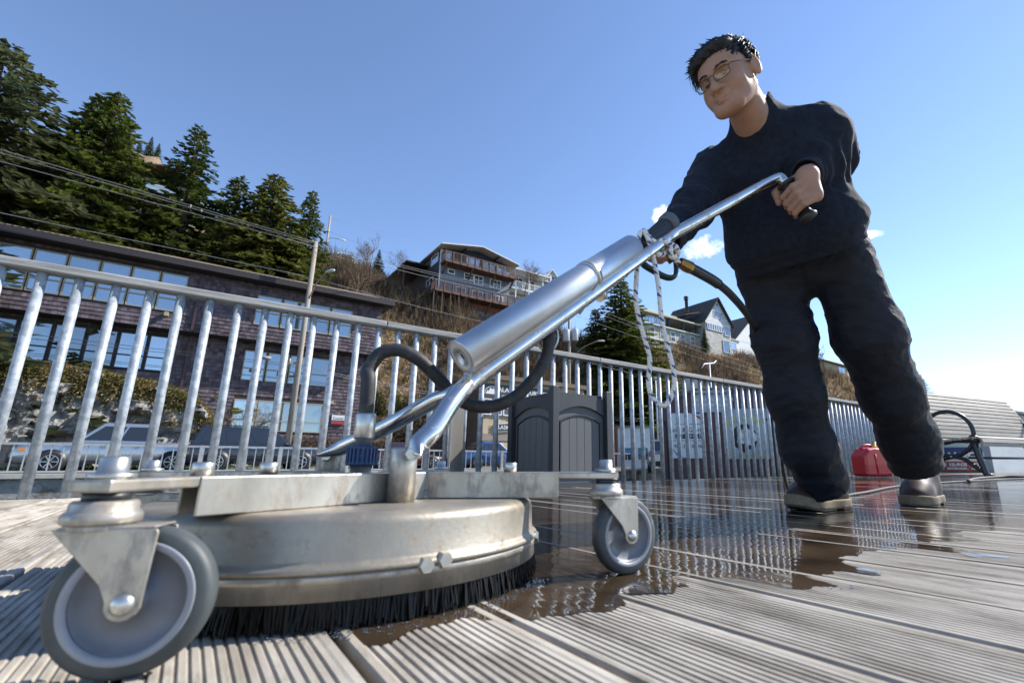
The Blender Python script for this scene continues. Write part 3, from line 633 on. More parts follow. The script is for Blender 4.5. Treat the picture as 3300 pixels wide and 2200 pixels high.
# ================================================================== PERSON
def surfnet(fn, lo, hi, h):
    lo = np.array(lo, float); hi = np.array(hi, float); n = np.ceil((hi - lo) / h).astype(int) + 1
    xs = [lo[i] + h * np.arange(n[i]) for i in range(3)]
    val = np.empty(tuple(n), np.float32); YZ = np.stack(np.meshgrid(xs[1], xs[2], indexing='ij'), -1).reshape(-1, 2)
    step = max(1, int(400000 / len(YZ)))
    for i in range(0, n[0], step):
        k = min(step, n[0] - i); P = np.empty((k * len(YZ), 3)); P[:, 0] = np.repeat(xs[0][i:i + k], len(YZ)); P[:, 1:] = np.tile(YZ, (k, 1))
        val[i:i + k] = fn(P).reshape(k, n[1], n[2])
    s = val < 0; c = [s[a:n[0] - 1 + a, b:n[1] - 1 + b, d:n[2] - 1 + d] for a in (0, 1) for b in (0, 1) for d in (0, 1)]
    cnt = sum(x.astype(np.int8) for x in c); act = (cnt > 0) & (cnt < 8); ids = np.argwhere(act); vid = -np.ones(act.shape, np.int64); vid[act] = np.arange(len(ids))
    acc = np.zeros((len(ids), 3)); num = np.zeros(len(ids)); cor = [(a, b, d) for a in (0, 1) for b in (0, 1) for d in (0, 1)]
    cv = {k: val[ids[:, 0] + k[0], ids[:, 1] + k[1], ids[:, 2] + k[2]] for k in cor}
    for a in cor:
        for ax in range(3):
            if a[ax]: continue
            b = list(a); b[ax] = 1; b = tuple(b); va, vb = cv[a], cv[b]; m = (va < 0) != (vb < 0)
            t = np.where(m, va / np.where(m, va - vb, 1), 0); p = np.tile(np.array(a, float), (len(ids), 1)); p[:, ax] += t
            acc[m] += p[m]; num[m] += 1
    V = lo + h * (ids + acc / num[:, None]); faces = []
    for ax in range(3):
        o1, o2 = [(1, 2), (2, 0), (0, 1)][ax]; sl = [slice(None)] * 3; sl2 = [slice(None)] * 3; sl[ax] = slice(0, -1); sl2[ax] = slice(1, None)
        d = s[tuple(sl)] != s[tuple(sl2)]; e = np.argwhere(d); e = e[(e[:, o1] > 0) & (e[:, o2] > 0) & (e[:, o1] < n[o1] - 1) & (e[:, o2] < n[o2] - 1)]
        if not len(e): continue
        flip = s[e[:, 0], e[:, 1], e[:, 2]]; q = []
        for (da, db) in ((0, 0), (-1, 0), (-1, -1), (0, -1)):
            f_ = e.copy(); f_[:, o1] += da; f_[:, o2] += db; q.append(vid[f_[:, 0], f_[:, 1], f_[:, 2]])
        q = np.stack(q, 1); q[flip] = q[flip][:, ::-1]; faces.append(q[:, ::-1])
    return V, np.concatenate(faces)
def np_mesh(name, V, Fq, mats=None, smooth=True):
    me = bpy.data.meshes.new(name); me.vertices.add(len(V)); me.vertices.foreach_set('co', np.asarray(V, np.float32).ravel())
    me.loops.add(len(Fq) * 4); me.loops.foreach_set('vertex_index', np.asarray(Fq, np.int32).ravel()); me.polygons.add(len(Fq))
    me.polygons.foreach_set('loop_start', np.arange(0, len(Fq) * 4, 4, dtype=np.int32)); me.polygons.foreach_set('loop_total', np.full(len(Fq), 4, np.int32))
    me.update(calc_edges=True); me.validate(); me.polygons.foreach_set('use_smooth', [smooth] * len(me.polygons))
    return me
A3 = lambda v: np.array((v[0], v[1], v[2]), float)
def rc(a, b, ra, rb):
    a, b = A3(a), A3(b); ab = b - a; L2 = ab @ ab + 1e-12
    def f(P):
        t = np.clip(((P - a) @ ab) / L2, 0, 1); return np.linalg.norm(P - a - t[:, None] * ab, axis=1) - (ra + (rb - ra) * t)
    return f
def ell(c, r, rot=None):
    c, r = A3(c), A3(r); Rm = np.array(rot) if rot is not None else None
    def f(P):
        q = P - c
        if Rm is not None: q = q @ Rm
        k0 = np.linalg.norm(q / r, axis=1); k1 = np.linalg.norm(q / (r * r), axis=1) + 1e-9
        return k0 * (k0 - 1) / k1
    return f
def smin(a, b, k):
    h = np.maximum(k - np.abs(a - b), 0) / k; return np.minimum(a, b) - h * h * k * .25
def smax(a, b, k): return -smin(-a, -b, k)
def union(items):
    def f(P):
        d = None
        for g, k in items:
            v = g(P)
            if d is None: d = v
            elif k > 0: d = smin(d, v, k)
            elif k < 0: d = smax(d, -v, -k)
            else: d = np.minimum(d, v)
        return d
    return f
def waves(seed, n, lmin, lmax, stretch=(1, 1, 1)):
    r = np.random.RandomState(seed); ks = []
    for i in range(n):
        v = r.normal(size=3) * np.array(stretch); v /= np.linalg.norm(v); ks.append((v * 2 * math.pi / r.uniform(lmin, lmax), r.uniform(0, 6.28)))
    def f(P):
        w = 0
        for i, (k, p) in enumerate(ks): w = w + np.sin(P @ k + p + (.8 * w if i else 0))
        return w / n
    return f
def creases(seed, n, lmin, lmax, dirs):
    r = np.random.RandomState(seed); ks = []
    for i in range(n):
        v = np.array(dirs[i % len(dirs)], float) + r.normal(size=3) * .25; v /= np.linalg.norm(v); ks.append((v * math.pi / r.uniform(lmin, lmax), r.uniform(0, 6.28), r.normal(size=3) * 14))
    def f(P):
        w = 0
        for k, p, g in ks: w = w + (1 - np.abs(np.sin(P @ k + p + .9 * np.sin(P @ g + p)))) ** 3 * (.5 + .5 * np.sin(P @ (g * .6) + 2 * p))
        return w / n
    return f
def dax(p): return p.y * math.cos(TH) + (p.z - H) * math.sin(TH)
def atr(x, y, f_, half):
    p = at(x, y, f_); return p, half / F * dax(p)

fd = Vector((-.56, -.83, 0)).normalized(); lv = Vector((.83, -.56, 0)).normalized()
shL = at(2640, 412, 1.25); shR = at(2292, 528, 1.42); shC = (shL + shR) / 2
hipC = at(2596, 905, 1.53)
neckB = at(2426, 356, 1.266)
headC = at(2352, 250, 1.175)
elL = at(2692, 510, 1.335); wrL = at(2604, 560, 1.235)
elR = at(2236, 668, 1.335); wrR = at(2150, 770, 1.215)
navy = M('navy_sweatshirt_fleece', (.0120, .0165, .0290), .92, var=.25, vscale=60, spec=.25, sheen=.04, bump=.45, bscale=9, bdist=.02)
pant_m = M('black_work_trousers', (.0078, .0102, .0175), .7, var=.2, vscale=30, spec=.3, bump=.6, bscale=12, bdist=.02, bstretch=(1, 1, 1.6))
skin = M('skin', (.37, .205, .135), .56, var=.08, vscale=30, sss=.12, bump=.12, bscale=350, bdist=.001)
hair_m = M('black_hair', (.008, .0075, .008), .48, spec=.4)
sole_m = M('tan_boot_rand', (.20, .155, .10), .8, var=.2, vscale=40, bump=.5, bscale=300, bdist=.001)
boot_m = M('brown_rubber_boot', (.060, .032, .025), .5, spec=.25, var=.2, vscale=20)

person = None
# ---- trousers
pa, ra = atr(2475, 880, 1.60, 88); pb, rb_ = atr(2715, 860, 1.48, 92)
thR, r1 = atr(2526, 1085, 1.62, 92); knR, r2 = atr(2562, 1270, 1.66, 84); shnR, r3 = atr(2602, 1440, 1.72, 79); hmR, r4 = atr(2664, 1572, 1.79, 76)
thL, r5 = atr(2796, 1075, 1.55, 99); knL, r6 = atr(2870, 1270, 1.66, 86); shnL, r7 = atr(2926, 1410, 1.76, 80); hmL, r8 = atr(2950, 1498, 1.815, 80)
axis_up = (shC - hipC).normalized()
hemP = at(2578, 822, 1.50)
folds = waves(4, 7, .07, .16, (.5, .5, 1.6)); finef = waves(9, 6, .022, .05, (.6, .6, 1.5))
cre = creases(5, 10, .035, .085, [(.5, .2, 1), (-.6, -.2, 1), (.2, .1, 1), (-.3, .1, 1)])
tr_items = [(rc(pa, pb, ra, rb_), 0), (rc(pa + axis_up * .06, pb + axis_up * .06, ra * .92, rb_ * .92), .05),
            (rc(pa, thR, ra * 1.02, r1), .05), (rc(thR, knR, r1, r2), .05), (rc(knR, shnR, r2, r3), .05), (rc(shnR, hmR + (hmR - shnR).normalized() * .09, r3, r4 * .98), .05)]
tl_items = [(rc(pb, thL, rb_ * 1.04, r5), .05), (rc(thL, knL, r5, r6), .05), (rc(knL, shnL, r6, r7), .05), (rc(shnL, hmL + (hmL - shnL).normalized() * .09, r7, r8 * .98), .05)]
fR, fL = union(tr_items), union([tl_items[0]] + [(a, b) for a, b in tl_items[1:]])
dnR = A3((hmR - shnR).normalized()); dnL = A3((hmL - shnL).normalized())
def trousers(P):
    d = smin(fR(P), fL(P), .012)
    low = np.clip((.62 - P[:, 2]) / .3, 0, 1)
    d = d - (.002 * folds(P) + .0006 * finef(P)) - .024 * cre(P) + .0045
    z = P[:, 2]
    # stacked folds above the hems
    nearR = (P - A3(hmR)) @ dnR; nearL = (P - A3(hmL)) @ dnL; rightleg = P[:, 0] < (hmR.x + hmL.x) / 2 + (z - .1) * -.30
    nr = np.where(rightleg, nearR, nearL)
    d = d - .0025 * np.sin(nr * 62 + 1.3 * folds(P)) * np.exp(-((nr + .10) / .09) ** 2)
    for (a_, b_) in ((thR, knR), (knR, hmR), (thL, knL), (knL, hmL)):      # outside seams and the fly
        a3, b3 = A3(a_), A3(b_); L3 = np.linalg.norm(b3 - a3); dd = (b3 - a3) / L3; e1 = np.array((.93, -.36, 0)); e1 = e1 - dd * (e1 @ dd); e1 /= np.linalg.norm(e1); e2 = np.cross(dd, e1); q = P - a3; tt = q @ dd
        d = d + np.where((tt > 0) & (tt < L3) & (q @ e1 > .02) & (q @ e1 < .15), .0045 * np.exp(-((q @ e2) / .0055) ** 2), 0)
    q = P - A3(hipC); d = d + np.where((q @ A3(fd) > .02) & (z > .70), .005 * np.exp(-((q @ A3(lv)) / .006) ** 2), 0)
    cut = nr - np.where(rightleg, -.004, .002)
    d = np.where(z < .35, smax(d, cut, .003), d)
    top = (P - A3(hemP)) @ A3(axis_up) - .05
    d = smax(d, top, .02)
    return d
Vt, Ft = surfnet(trousers, (.50, 1.25, .02), (1.42, 2.02, .95), .0078)
# ---- sweatshirt
chest = shC - axis_up * .10 + fd * .02; belly = hipC + axis_up * .17 + fd * .035; hemc = hipC + axis_up * .055 + fd * .01
sf = waves(21, 7, .08, .2, (1, 1, .8)); sfine = waves(31, 6, .035, .07, (1, 1, .6))
def tube_pts(a, b, ra, rb, k): return (rc(a, b, ra, rb), k)
scre = creases(15, 9, .06, .12, [(.6, -.3, .8), (-.5, .4, .7), (.9, -.6, .2), (.2, .1, 1)])
hd = Vector((headC - neckB)).normalized(); ssL = shL - axis_up * .03; ssR = shR - axis_up * .03
sw_items = [(rc(shC - lv * .10 - axis_up * .045, shC + lv * .10 - axis_up * .045, .082, .086), 0),
            (rc(chest - lv * .095, chest + lv * .10, .108, .112), .07), (rc(belly - lv * .085, belly + lv * .09, .122, .130), .09),
            (rc(hemc - lv * .10, hemc + lv * .095, .112, .12), .07), (rc(neckB - axis_up * .05, neckB + hd * .018, .080, .069), .05), (rc(neckB - axis_up * .055 - fd * .02, shL + axis_up * .004 - fd * .01, .066, .070), .04), (rc(neckB - axis_up * .06 - fd * .02, shR - fd * .01 - axis_up * .02, .056, .05), .05)]
arm_items = [(rc(ssR, elR, .080, .064), .045), (rc(elR, wrR, .064, .046), .03), (rc(ssL, elL, .082, .066), .040)]
armL2 = rc(elL, wrL + (wrL - elL).normalized() * -.012, .068, .050)
torso = union(sw_items + arm_items)
ax3, hem3 = A3(axis_up), A3(hemP)
def frame_rad(P, a, b):
    a, b = A3(a), A3(b); d = (b - a) / np.linalg.norm(b - a); t = (P - a) @ d; return t, np.linalg.norm(P - a - t[:, None] * d, axis=1), np.linalg.norm(b - a)
def shirt(P):
    d = torso(P); dl = armL2(P); d = smin(d, dl, .012)
    armw = np.exp(-np.minimum(rc(shL, elL, .05, .05)(P), rc(elL, wrL, .05, .05)(P)).clip(0) / .03) + np.exp(-rc(ssR, wrR, .05, .05)(P).clip(0) / .03)
    d = d - .0045 * sf(P) - .0010 * sfine(P) - .030 * scre(P) * (.5 + np.minimum(armw, 1)) + .004
    # bunched sleeves: rings along the forearms
    for a, b, kk in ((elL, wrL, .0055), (elR, wrR, .0035)):
        t, r, L = frame_rad(P, a, b); w_ = np.clip(1 - r / .11, 0, 1); w_ = np.minimum(1, w_ * 3)
        d = d - kk * np.sin(t * 105 + 2.0 * sf(P)) * w_ * ((t > -.03) & (t < L - .02))
    t = (P - hem3) @ ax3
    d = d - .010 * np.exp(-((t - .075) / .035) ** 2) + .008 * np.exp(-((t - .02) / .022) ** 2)
    d = d + .004 * np.exp(-((t - .055) / .005) ** 2)
    d = smax(d, -(t - .004), .006)
    nk = rc(neckB - hd * .01, neckB + hd * .25, .060, .064)(P)
    d = smax(d, -nk, .006)
    pc = (P - A3(neckB)) @ A3((axis_up * .55 + hd * .45 - fd * 1.0).normalized()) + .002
    near = np.linalg.norm(P - A3(neckB), axis=1) < .16
    d = np.where(near, smax(d, pc, .01), d)
    # open cuff
    for a, b in ((elL, wrL), (elR, wrR)):
        t2, r2_, L2 = frame_rad(P, a, b); d = np.where((t2 > L2 - .03) & (r2_ < .036) & (t2 < L2 + .06), np.maximum(d, .002 + (.036 - r2_)), d)
        d = np.where((r2_ < .075) & (t2 > L2 - .02), smax(d, t2 - L2 - .008, .006), d)
    return d
Vs, Fs = surfnet(shirt, (.16, .98, .64), (1.10, 1.80, 1.36), .0062)
# ---- head in its own frame (x his left, y face, z up), then placed
hy = R(233); hp_ = R(-27)
face_dir = Vector((math.sin(hy) * math.cos(hp_), math.cos(hy) * math.cos(hp_), math.sin(hp_)))
hl = Vector((-face_dir.y, face_dir.x, 0)).normalized(); hl = (hl + Vector((0, 0, .06))).normalized(); hu = face_dir.cross(hl) * -1; hu = hl.cross(face_dir) if hl.cross(face_dir).z > 0 else -hl.cross(face_dir)
HM = Matrix((hl, face_dir, hu)).transposed().to_4x4(); HS = .90; headC = headC + (face_dir * .085 - hu * .11) * (1 - HS); HM = HM @ Matrix.Scale(HS, 4); HM.translation = headC
HR = HS * np.array([[hl[i], face_dir[i], hu[i]] for i in range(3)]); HC = A3(headC)
def toW(V): return V @ HR.T + HC
def both(fn): return [fn(1), fn(-1)]
eyes = []
items = [(ell((0, -.014, .034), (.076, .096, .082)), 0), (ell((0, .028, -.014), (.066, .066, .088)), .03), (ell((0, .045, .040), (.061, .052, .045)), .03)]
for s_ in (1, -1):
    items += [(rc((s_ * .047, .002, -.052), (s_ * .026, .070, -.088), .026, .026), .03), (ell((s_ * .040, .056, -.032), (.029, .031, .034)), .025),
              (rc((s_ * .012, .093, .026), (s_ * .044, .080, .026), .008, .007), .014)]
items += [(ell((0, .076, -.095), (.027, .020, .018)), .02)]
for s_ in (1, -1): items += [(ell((s_ * .032, .097, .006), (.017, .013, .012)), -.012)]
items += [(rc((0, .090, .016), (0, .111, -.026), .0085, .0140), .014), (ell((0, .111, -.030), (.0145, .012, .0105)), .008)]
for s_ in (1, -1): items += [(ell((s_ * .0175, .098, -.033), (.0090, .011, .0088)), .007), (ell((s_ * .0075, .108, -.0405), (.0038, .005, .0035)), -.003)]
items += [(ell((0, .090, -.055), (.024, .012, .014)), .012), (ell((0, .098, -.0605), (.021, .0095, .0058)), .006), (ell((0, .0965, -.0705), (.0185, .0095, .0068)), .006),
          (rc((-.021, .101, -.0672), (.021, .101, -.0672), .0014, .0014), -.003)]
for s_ in (1, -1):
    items += [(ell((s_ * .032, .0765, .004), (.0148, .0148, .0138)), .004), (ell((s_ * .032, .0925, -.0012), (.0130, .0078, .0026)), -.0012)]
    er = Matrix.Rotation(s_ * .35, 3, 'Z') @ Matrix.Rotation(-.2, 3, 'X')
    items += [(ell((s_ * .081, -.016, .000), (.0095, .022, .035), er), .007), (ell((s_ * .0905, -.011, .004), (.006, .012, .020), er), -.004), (ell((s_ * .078, -.004, -.006), (.006, .006, .008), er), .004)]
neck_l = HM.inverted() @ (neckB - axis_up * .09)
items += [(rc((0, -.026, -.045), neck_l, .057, .068), .022)]
headf = union(items)
Vh, Fh = surfnet(headf, (-.10, -.135, -.255), (.10, .135, .135), .0026)
# hidden core of the body and the two hands, in world space
def cluster(parts_, lo, hi, h): return surfnet(union(parts_), lo, hi, h)
core = [(rc(hipC + axis_up * .10 - fd * .02, shC - fd * .02, .06, .07), 0), (rc(shC - lv * .13, shC + lv * .13, .05, .05), .05), (rc(shC, neckB, .06, .052), .05), (rc(shR, elR, .04, .035), .03), (rc(elR, wrR, .034, .026), .02), (rc(shL, elL, .042, .036), .03), (rc(elL, wrL, .034, .026), .02),
        (rc(pa + axis_up * .06, pb + axis_up * .06, .035, .035), .01), (rc(pa, knR, .03, .03), .004), (rc(knR, shnR, .035, .03), .01), (rc(shnR, hmR + Vector((0, 0, .03)), .03, .025), .01), (rc(pb, knL, .03, .03), .004), (rc(knL, shnL, .035, .03), .01), (rc(shnL, hmL + Vector((0, 0, .03)), .03, .025), .01)]
Vc, Fc = cluster(core, (.16, 1.05, .1), (1.35, 1.98, 1.3), .014)
# left hand on the grip
Gc = grip0.lerp(grip1, .50); g_ = (grip1 - grip0).normalized(); v_ = (Vector((0, 0, H)) - Gc).normalized(); n1 = v_.cross(g_).normalized()
if (at(2600, 610, 1.21) - Gc).dot(n1) < 0: n1 = -n1
v_ = g_.cross(n1); v_ = v_ if v_.dot(Vector((0, 0, H)) - Gc) > 0 else -v_
def L(g, n, v): return Gc + g_ * g + n1 * n + v_ * v
wl = wrL + (wrL - elL).normalized() * -.03
lh = [(rc(wl, L(-.042, .052, .004), .026, .026), 0), (rc(L(-.042, .052, .004), L(-.022, .040, .010), .024, .020), .02), (rc(L(-.036, .052, .004), L(.018, .046, .012), .022, .017), .02)]
for i, (gg, k) in enumerate(((-.030, 1.0), (-.009, 1.06), (.011, 1.0), (.029, .86))):
    m_ = L(gg, .044, .014); p_ = L(gg + .004, .010 , .0385 * (.92 + .08 * k)); d_ = L(gg + .007, -.0245 * k, .022); t_ = L(gg + .008, -.029 * k, -.004)
    lh += [(rc(L(gg * .6 - .02, .05, .002), m_, .014, .0125), .012), (rc(m_, p_, .0118 * (.85 + .15 * k), .0102 * k), .004), (rc(p_, d_, .0100 * k, .0090 * k), .003), (rc(d_, t_, .0088 * k, .0078 * k), .003)]
th0, th1, th2, th3 = L(-.055, .034, -.012), L(-.068, -.004, -.020), L(-.056, -.034, -.002), L(-.022, -.041, .004)
lh_th = [(rc(th0, th1, .016, .0125), .012), (rc(th1, th2, .0125, .0112), .006), (rc(th2, th3, .0112, .0092), .004)]
lhf = union(lh + lh_th)
lo = [min(p[i] for p in (Gc, wl)) - .09 for i in range(3)]; hi = [max(p[i] for p in (Gc, wl)) + .09 for i in range(3)]
Vl, Fl = surfnet(lhf, lo, hi, .0023)
# right hand round the trigger gun
rh = [(rc(wrR, at(2122, 800, 1.175), .026, .028), 0), (rc(at(2122, 800, 1.175), at(2100, 806, 1.16), .026, .022), .02)]
for i, (x, y, f_) in enumerate(((2097, 834, 1.125), (2114, 842, 1.13), (2131, 842, 1.135), (2145, 834, 1.14))):
    a, b, c_ = at(x - 6, y - 40, f_ + .05), at(x - 2, y - 4, f_ + .012), at(x + 7, y - 16, f_ - .018)
    rh += [(rc(a, b, .011, .0105), .008), (rc(b, c_, .0100, .0088), .003), (rc(c_, at(x + 10, y - 34, f_ - .022), .0088, .0080), .003)]
rh += [(rc(at(2128, 790, 1.16), at(2120, 762, 1.12), .013, .0115), .01), (rc(at(2120, 762, 1.12), at(2096, 770, 1.095), .011, .009), .004)]
ctr = at(2120, 810, 1.15)
Vr, Fr = surfnet(union(rh), [ctr[i] - .11 for i in range(3)], [ctr[i] + .12 for i in range(3)], .0026)
allV, allF, o_ = [], [], 0
for V_, F_ in ((toW(Vh), Fh), (Vc, Fc), (Vl, Fl), (Vr, Fr)): allV.append(V_); allF.append(F_ + o_); o_ += len(V_)
pbase = Vector((hipC.x + .12, 1.72, 0)); PB = A3(pbase)
me = np_mesh('person', np.concatenate(allV) - PB, np.concatenate(allF)); me.materials.append(skin)
person = bpy.data.objects.new('person', me); col.objects.link(person); person.location = pbase
tag(person, 'person in navy sweatshirt and black work trousers leaning on the handle of the cleaning machine', 'person')
def pchild(name, V, Fq, mat): m_ = np_mesh(name, V - PB, Fq); m_.materials.append(mat); o = bpy.data.objects.new(name, m_); col.objects.link(o); o.parent = person; return o
pchild('trousers', Vt, Ft, pant_m)
sweat = pchild('sweatshirt', Vs, Fs, navy)
def pmb(mb, name, mat, parent=None): return mb.build(name, mat, parent or person, org=pbase)
# collar rib and cuffs
def ring_pts(c, ax_, r, n=40, sx=1, sy=1, twist=0):
    q = ax_.to_track_quat('Z', 'X').to_matrix(); return [c + q @ Vector((r * sx * math.cos(2 * math.pi * k / n), r * sy * math.sin(2 * math.pi * k / n), 0)) for k in range(n + 1)]
rib_m = M('navy_rib_knit', (.017, .021, .032), .9, bump=.6, bscale=60, bdist=.004)
for (a_, b_) in ((elL, wrL), (elR, wrR)):
    dv = (b_ - a_).normalized(); mq = Matrix.Translation(b_ - dv * .030) @ dv.to_track_quat('Z', 'X').to_matrix().to_4x4()
    cf = MB().lathe([(.040, 0), (.0475, .002), (.0485, .012), (.0475, .024), (.0465, .040), (.0440, .045), (.0405, .045), (.0395, .030), (.0395, .0)], 44, mq)
    cf.v = [tuple(Vector(v) + (Vector(v) - (b_ - dv * .01)).normalized() * .0009 * math.sin(i * 2.9)) for i, v in enumerate(cf.v)]
    pmb(cf, 'cuff', rib_m, sweat)
# eyes
white = M('eye_white', (.55, .52, .50), .2); iris = M('dark_iris', (.012, .008, .006), .1)
for s_ in (1, -1):
    c = HM @ Vector((s_ * .032, .0765, .003)); gaze = (face_dir * 1.0 - hu * .22).normalized(); mq = Matrix.Translation(c) @ gaze.to_track_quat('Z', 'Y').to_matrix().to_4x4(); r_e = .0121
    eb = pmb(MB().lathe([(r_e * math.sin(a), r_e * math.cos(a)) for a in [math.pi * k / 16 for k in range(17)]], 24, mq), 'eyeball', white)
    pmb(MB().lathe([(0, r_e + .0006)] + [(.0066 * k / 4, math.sqrt(r_e ** 2 - (.0066 * k / 4) ** 2) + .0005) for k in range(1, 5)], 20, mq), 'iris', iris, eb)
    # brow
    bw = MB(); rr = random.Random(3 + s_)
    for k in range(70):
        tt = rr.random(); x = s_ * (.014 + .036 * tt); z = .0235 + .006 * math.sin(tt * 2.6) + rr.uniform(-.0028, .0028); y = .1025 - .016 * tt ** 2
        p = HM @ Vector((x, y + .001, z)); d = HM.to_3x3() @ Vector((s_ * .008, -.003 * tt, .0016 - .004 * tt)); bw.tube([p - d * .4, p + d * .6], [.0006, .0002], 4)
    pmb(bw, 'eyebrow', hair_m)
lip_m = M('lips', (.25, .115, .09), .5)
# hair: cap plus strands
hw = waves(77, 6, .02, .045)
def hairf(P):
    d = ell((0, -.016, .038), (.0855, .105, .0925))(P)
    d = smin(d, ell((.000, .056, .092), (.064, .042, .026))(P), .03)
    d = smin(d, ell((-.040, .050, .078), (.036, .042, .03))(P), .03)
    d = d - .0075 * hw(P)
    x, y, z = P[:, 0], P[:, 1], P[:, 2]
    line = np.where(y > .03, .066 + .10 * (np.abs(x) - .02).clip(0) * -1 + (y - .06).clip(0) * .05, np.interp(y, [-.11, -.05, -.02, .005, .03], [-.072, -.062, .012, .012, .050]))
    side = (np.abs(x) > .055) & (y > .0) & (y < .045); line = np.where(side, np.minimum(line, .022 + (y - 0) * .6), line)
    return smax(d, line - z, .008)
Vha, Fha = surfnet(hairf, (-.10, -.14, -.09), (.10, .12, .16), .0034)
hair = pchild('hair', toW(Vha), Fha, hair_m)
hs = MB(); rr = random.Random(8)
for k in range(2600):
    # start on the cap, comb forward and to his right over the brow
    th = rr.uniform(0, 2 * math.pi); ph = math.acos(rr.uniform(-.25, 1)); n = Vector((math.sin(ph) * math.cos(th), math.sin(ph) * math.sin(th), math.cos(ph)))
    c = Vector((0, -.016, .038)); p = c + Vector((n.x * .083, n.y * .103, n.z * .090))
    if p.y > .055 and p.z < .070: continue
    if abs(p.x) > .05 and p.y > .012 and p.z < .045: continue
    if p.y < .012 and p.z < -.02 and p.y > -.06: continue
    back_ = p.y < -.02; ln = rr.uniform(.016, .030) * (1.2 if p.z > .09 else .7)
    d = Vector((rr.gauss(-.15, .35), rr.gauss(.7 if not back_ else -.1, .35), rr.gauss(.15 if p.z > .1 else -.5, .3)))
    d = d - n * d.dot(n) * .9 + n * rr.uniform(.0, .22); d.normalize()
    q1 = p + d * ln * .5 + n * .003; q2 = p + d * ln + Vector((0, 0, -.004)); w_ = rr.uniform(.0006, .0012)
    hs.tube([HM @ p, HM @ q1, HM @ q2], [w_, w_ * .8, .0001], 4, cap=False)
for k in range(520):   # locks
    th = rr.uniform(0, 2 * math.pi); ph = math.acos(rr.uniform(.05, 1)); n = Vector((math.sin(ph) * math.cos(th), math.sin(ph) * math.sin(th), math.cos(ph))); c = Vector((0, -.016, .038))
    p = c + Vector((n.x * .082, n.y * .101, n.z * .089))
    if (p.y > .05 and p.z < .085) or (abs(p.x) > .05 and p.y > .01 and p.z < .05): continue
    d = Vector((rr.gauss(-.35, .3), rr.gauss(.75 if p.y > -.03 else -.2, .3), rr.gauss(.1 if p.z > .09 else -.6, .25))); d = (d - n * d.dot(n)).normalized(); ln = rr.uniform(.022, .040); ht = rr.uniform(.004, .012)
    hs.tube([HM @ p, HM @ (p + d * ln * .45 + n * ht), HM @ (p + d * ln + n * ht * .2)], [.0042, .0036, .0004], 6, cap=False)
for k in range(260):   # swept-up quiff
    x = rr.uniform(-.066, .060); p = Vector((x, .050 + rr.uniform(-.02, .012) - x * x * 5, .098 + rr.uniform(-.008, .008) - x * x * 4)); ln = rr.uniform(.022, .042)
    d = Vector((rr.gauss(-.25, .3), rr.gauss(.35, .3), rr.uniform(.25, .8))).normalized()
    hs.tube([HM @ p, HM @ (p + d * ln * .55), HM @ (p + d * ln + Vector((-.010, .012, -.010)))], [.0040, .0032, .0003], 6, cap=False)
for k in range(700):   # fringe falling over the forehead on his right
    x = rr.uniform(-.072, .055); y0 = .070 - x * x * 6 + rr.uniform(-.01, .006); z0 = .106 + rr.uniform(-.012, .012) - x * x * 3
    drop = rr.uniform(.012, .026) + (.030 if x < -.045 else 0) ; sw_ = -.012 + rr.gauss(0, .008)
    hs.tube([HM @ Vector((x + .01, y0 - .02, z0)), HM @ Vector((x + sw_ * .4, y0 + .021, z0 - .008)), HM @ Vector((x + sw_, y0 + .022 - abs(x) * .2, z0 - .012 - drop))], [.0019, .0016, .0002], 5, cap=False)
pmb(hs, 'hair_strands', hair_m)
# glasses
gm = M('gunmetal_wire', (.05, .05, .055), .3, .8); gl = bpy.data.materials.new('spectacle_lens'); gl.use_nodes = True; t = gl.node_tree; t.nodes.clear()
o = t.nodes.new('ShaderNodeOutputMaterial'); m_ = t.nodes.new('ShaderNodeMixShader'); a_ = t.nodes.new('ShaderNodeBsdfTransparent'); b_ = t.nodes.new('ShaderNodeBsdfGlossy'); a_.inputs[0].default_value = (.86, .80, .68, 1); b_.inputs['Roughness'].default_value = .02; m_.inputs[0].default_value = .04
t.links.new(a_.outputs[0], m_.inputs[1]); t.links.new(b_.outputs[0], m_.inputs[2]); t.links.new(m_.outputs[0], o.inputs['Surface'])
gfr = None; fr_ = MB(); lens = []
for s_ in (1, -1):
    lp = []
    for k in range(33):
        a = 2 * math.pi * k / 32; ca, sa = math.cos(a), math.sin(a); e_ = .62
        x = .0245 * math.copysign(abs(ca) ** e_, ca); z = .0175 * math.copysign(abs(sa) ** e_, sa) - (.002 * sa)
        lp.append(Vector((s_ * .034 + x, .1135 - (abs(s_ * .034 + x)) ** 2 * 2.8, -.001 + z)))
    fr_.tube([HM @ p for p in lp], .0011, 6, cap=False); lens.append(lp)
    fr_.tube([HM @ Vector(p) for p in ((s_ * .0585, .1035, .008), (s_ * .068, .098, .0095), (s_ * .078, .060, .010), (s_ * .0835, .005, .012), (s_ * .083, -.012, .010))], [.0013, .0015, .0011, .0011, .001], 6)
fr_.tube([HM @ Vector(p) for p in ((.0105, .1135, .006), (.004, .116, .0085), (-.004, .116, .0085), (-.0105, .1135, .006))], .0011, 6)
gls = pmb(fr_, 'spectacles', gm)
for lp in lens: pmb(MB().add([HM @ p for p in lp[:-1]], [tuple(range(32))]), 'lens', gl, gls)
# lips as a thin tinted shell over the mouth
mouth = union([(ell((0, .0980, -.0612), (.0180, .0094, .0046)), 0), (ell((0, .0966, -.0700), (.0158, .0094, .0056)), .001)])
Vm, Fm = surfnet(mouth, (-.026, .082, -.082), (.026, .115, -.050), .0016); pchild('lips', toW(Vm), Fm, lip_m)
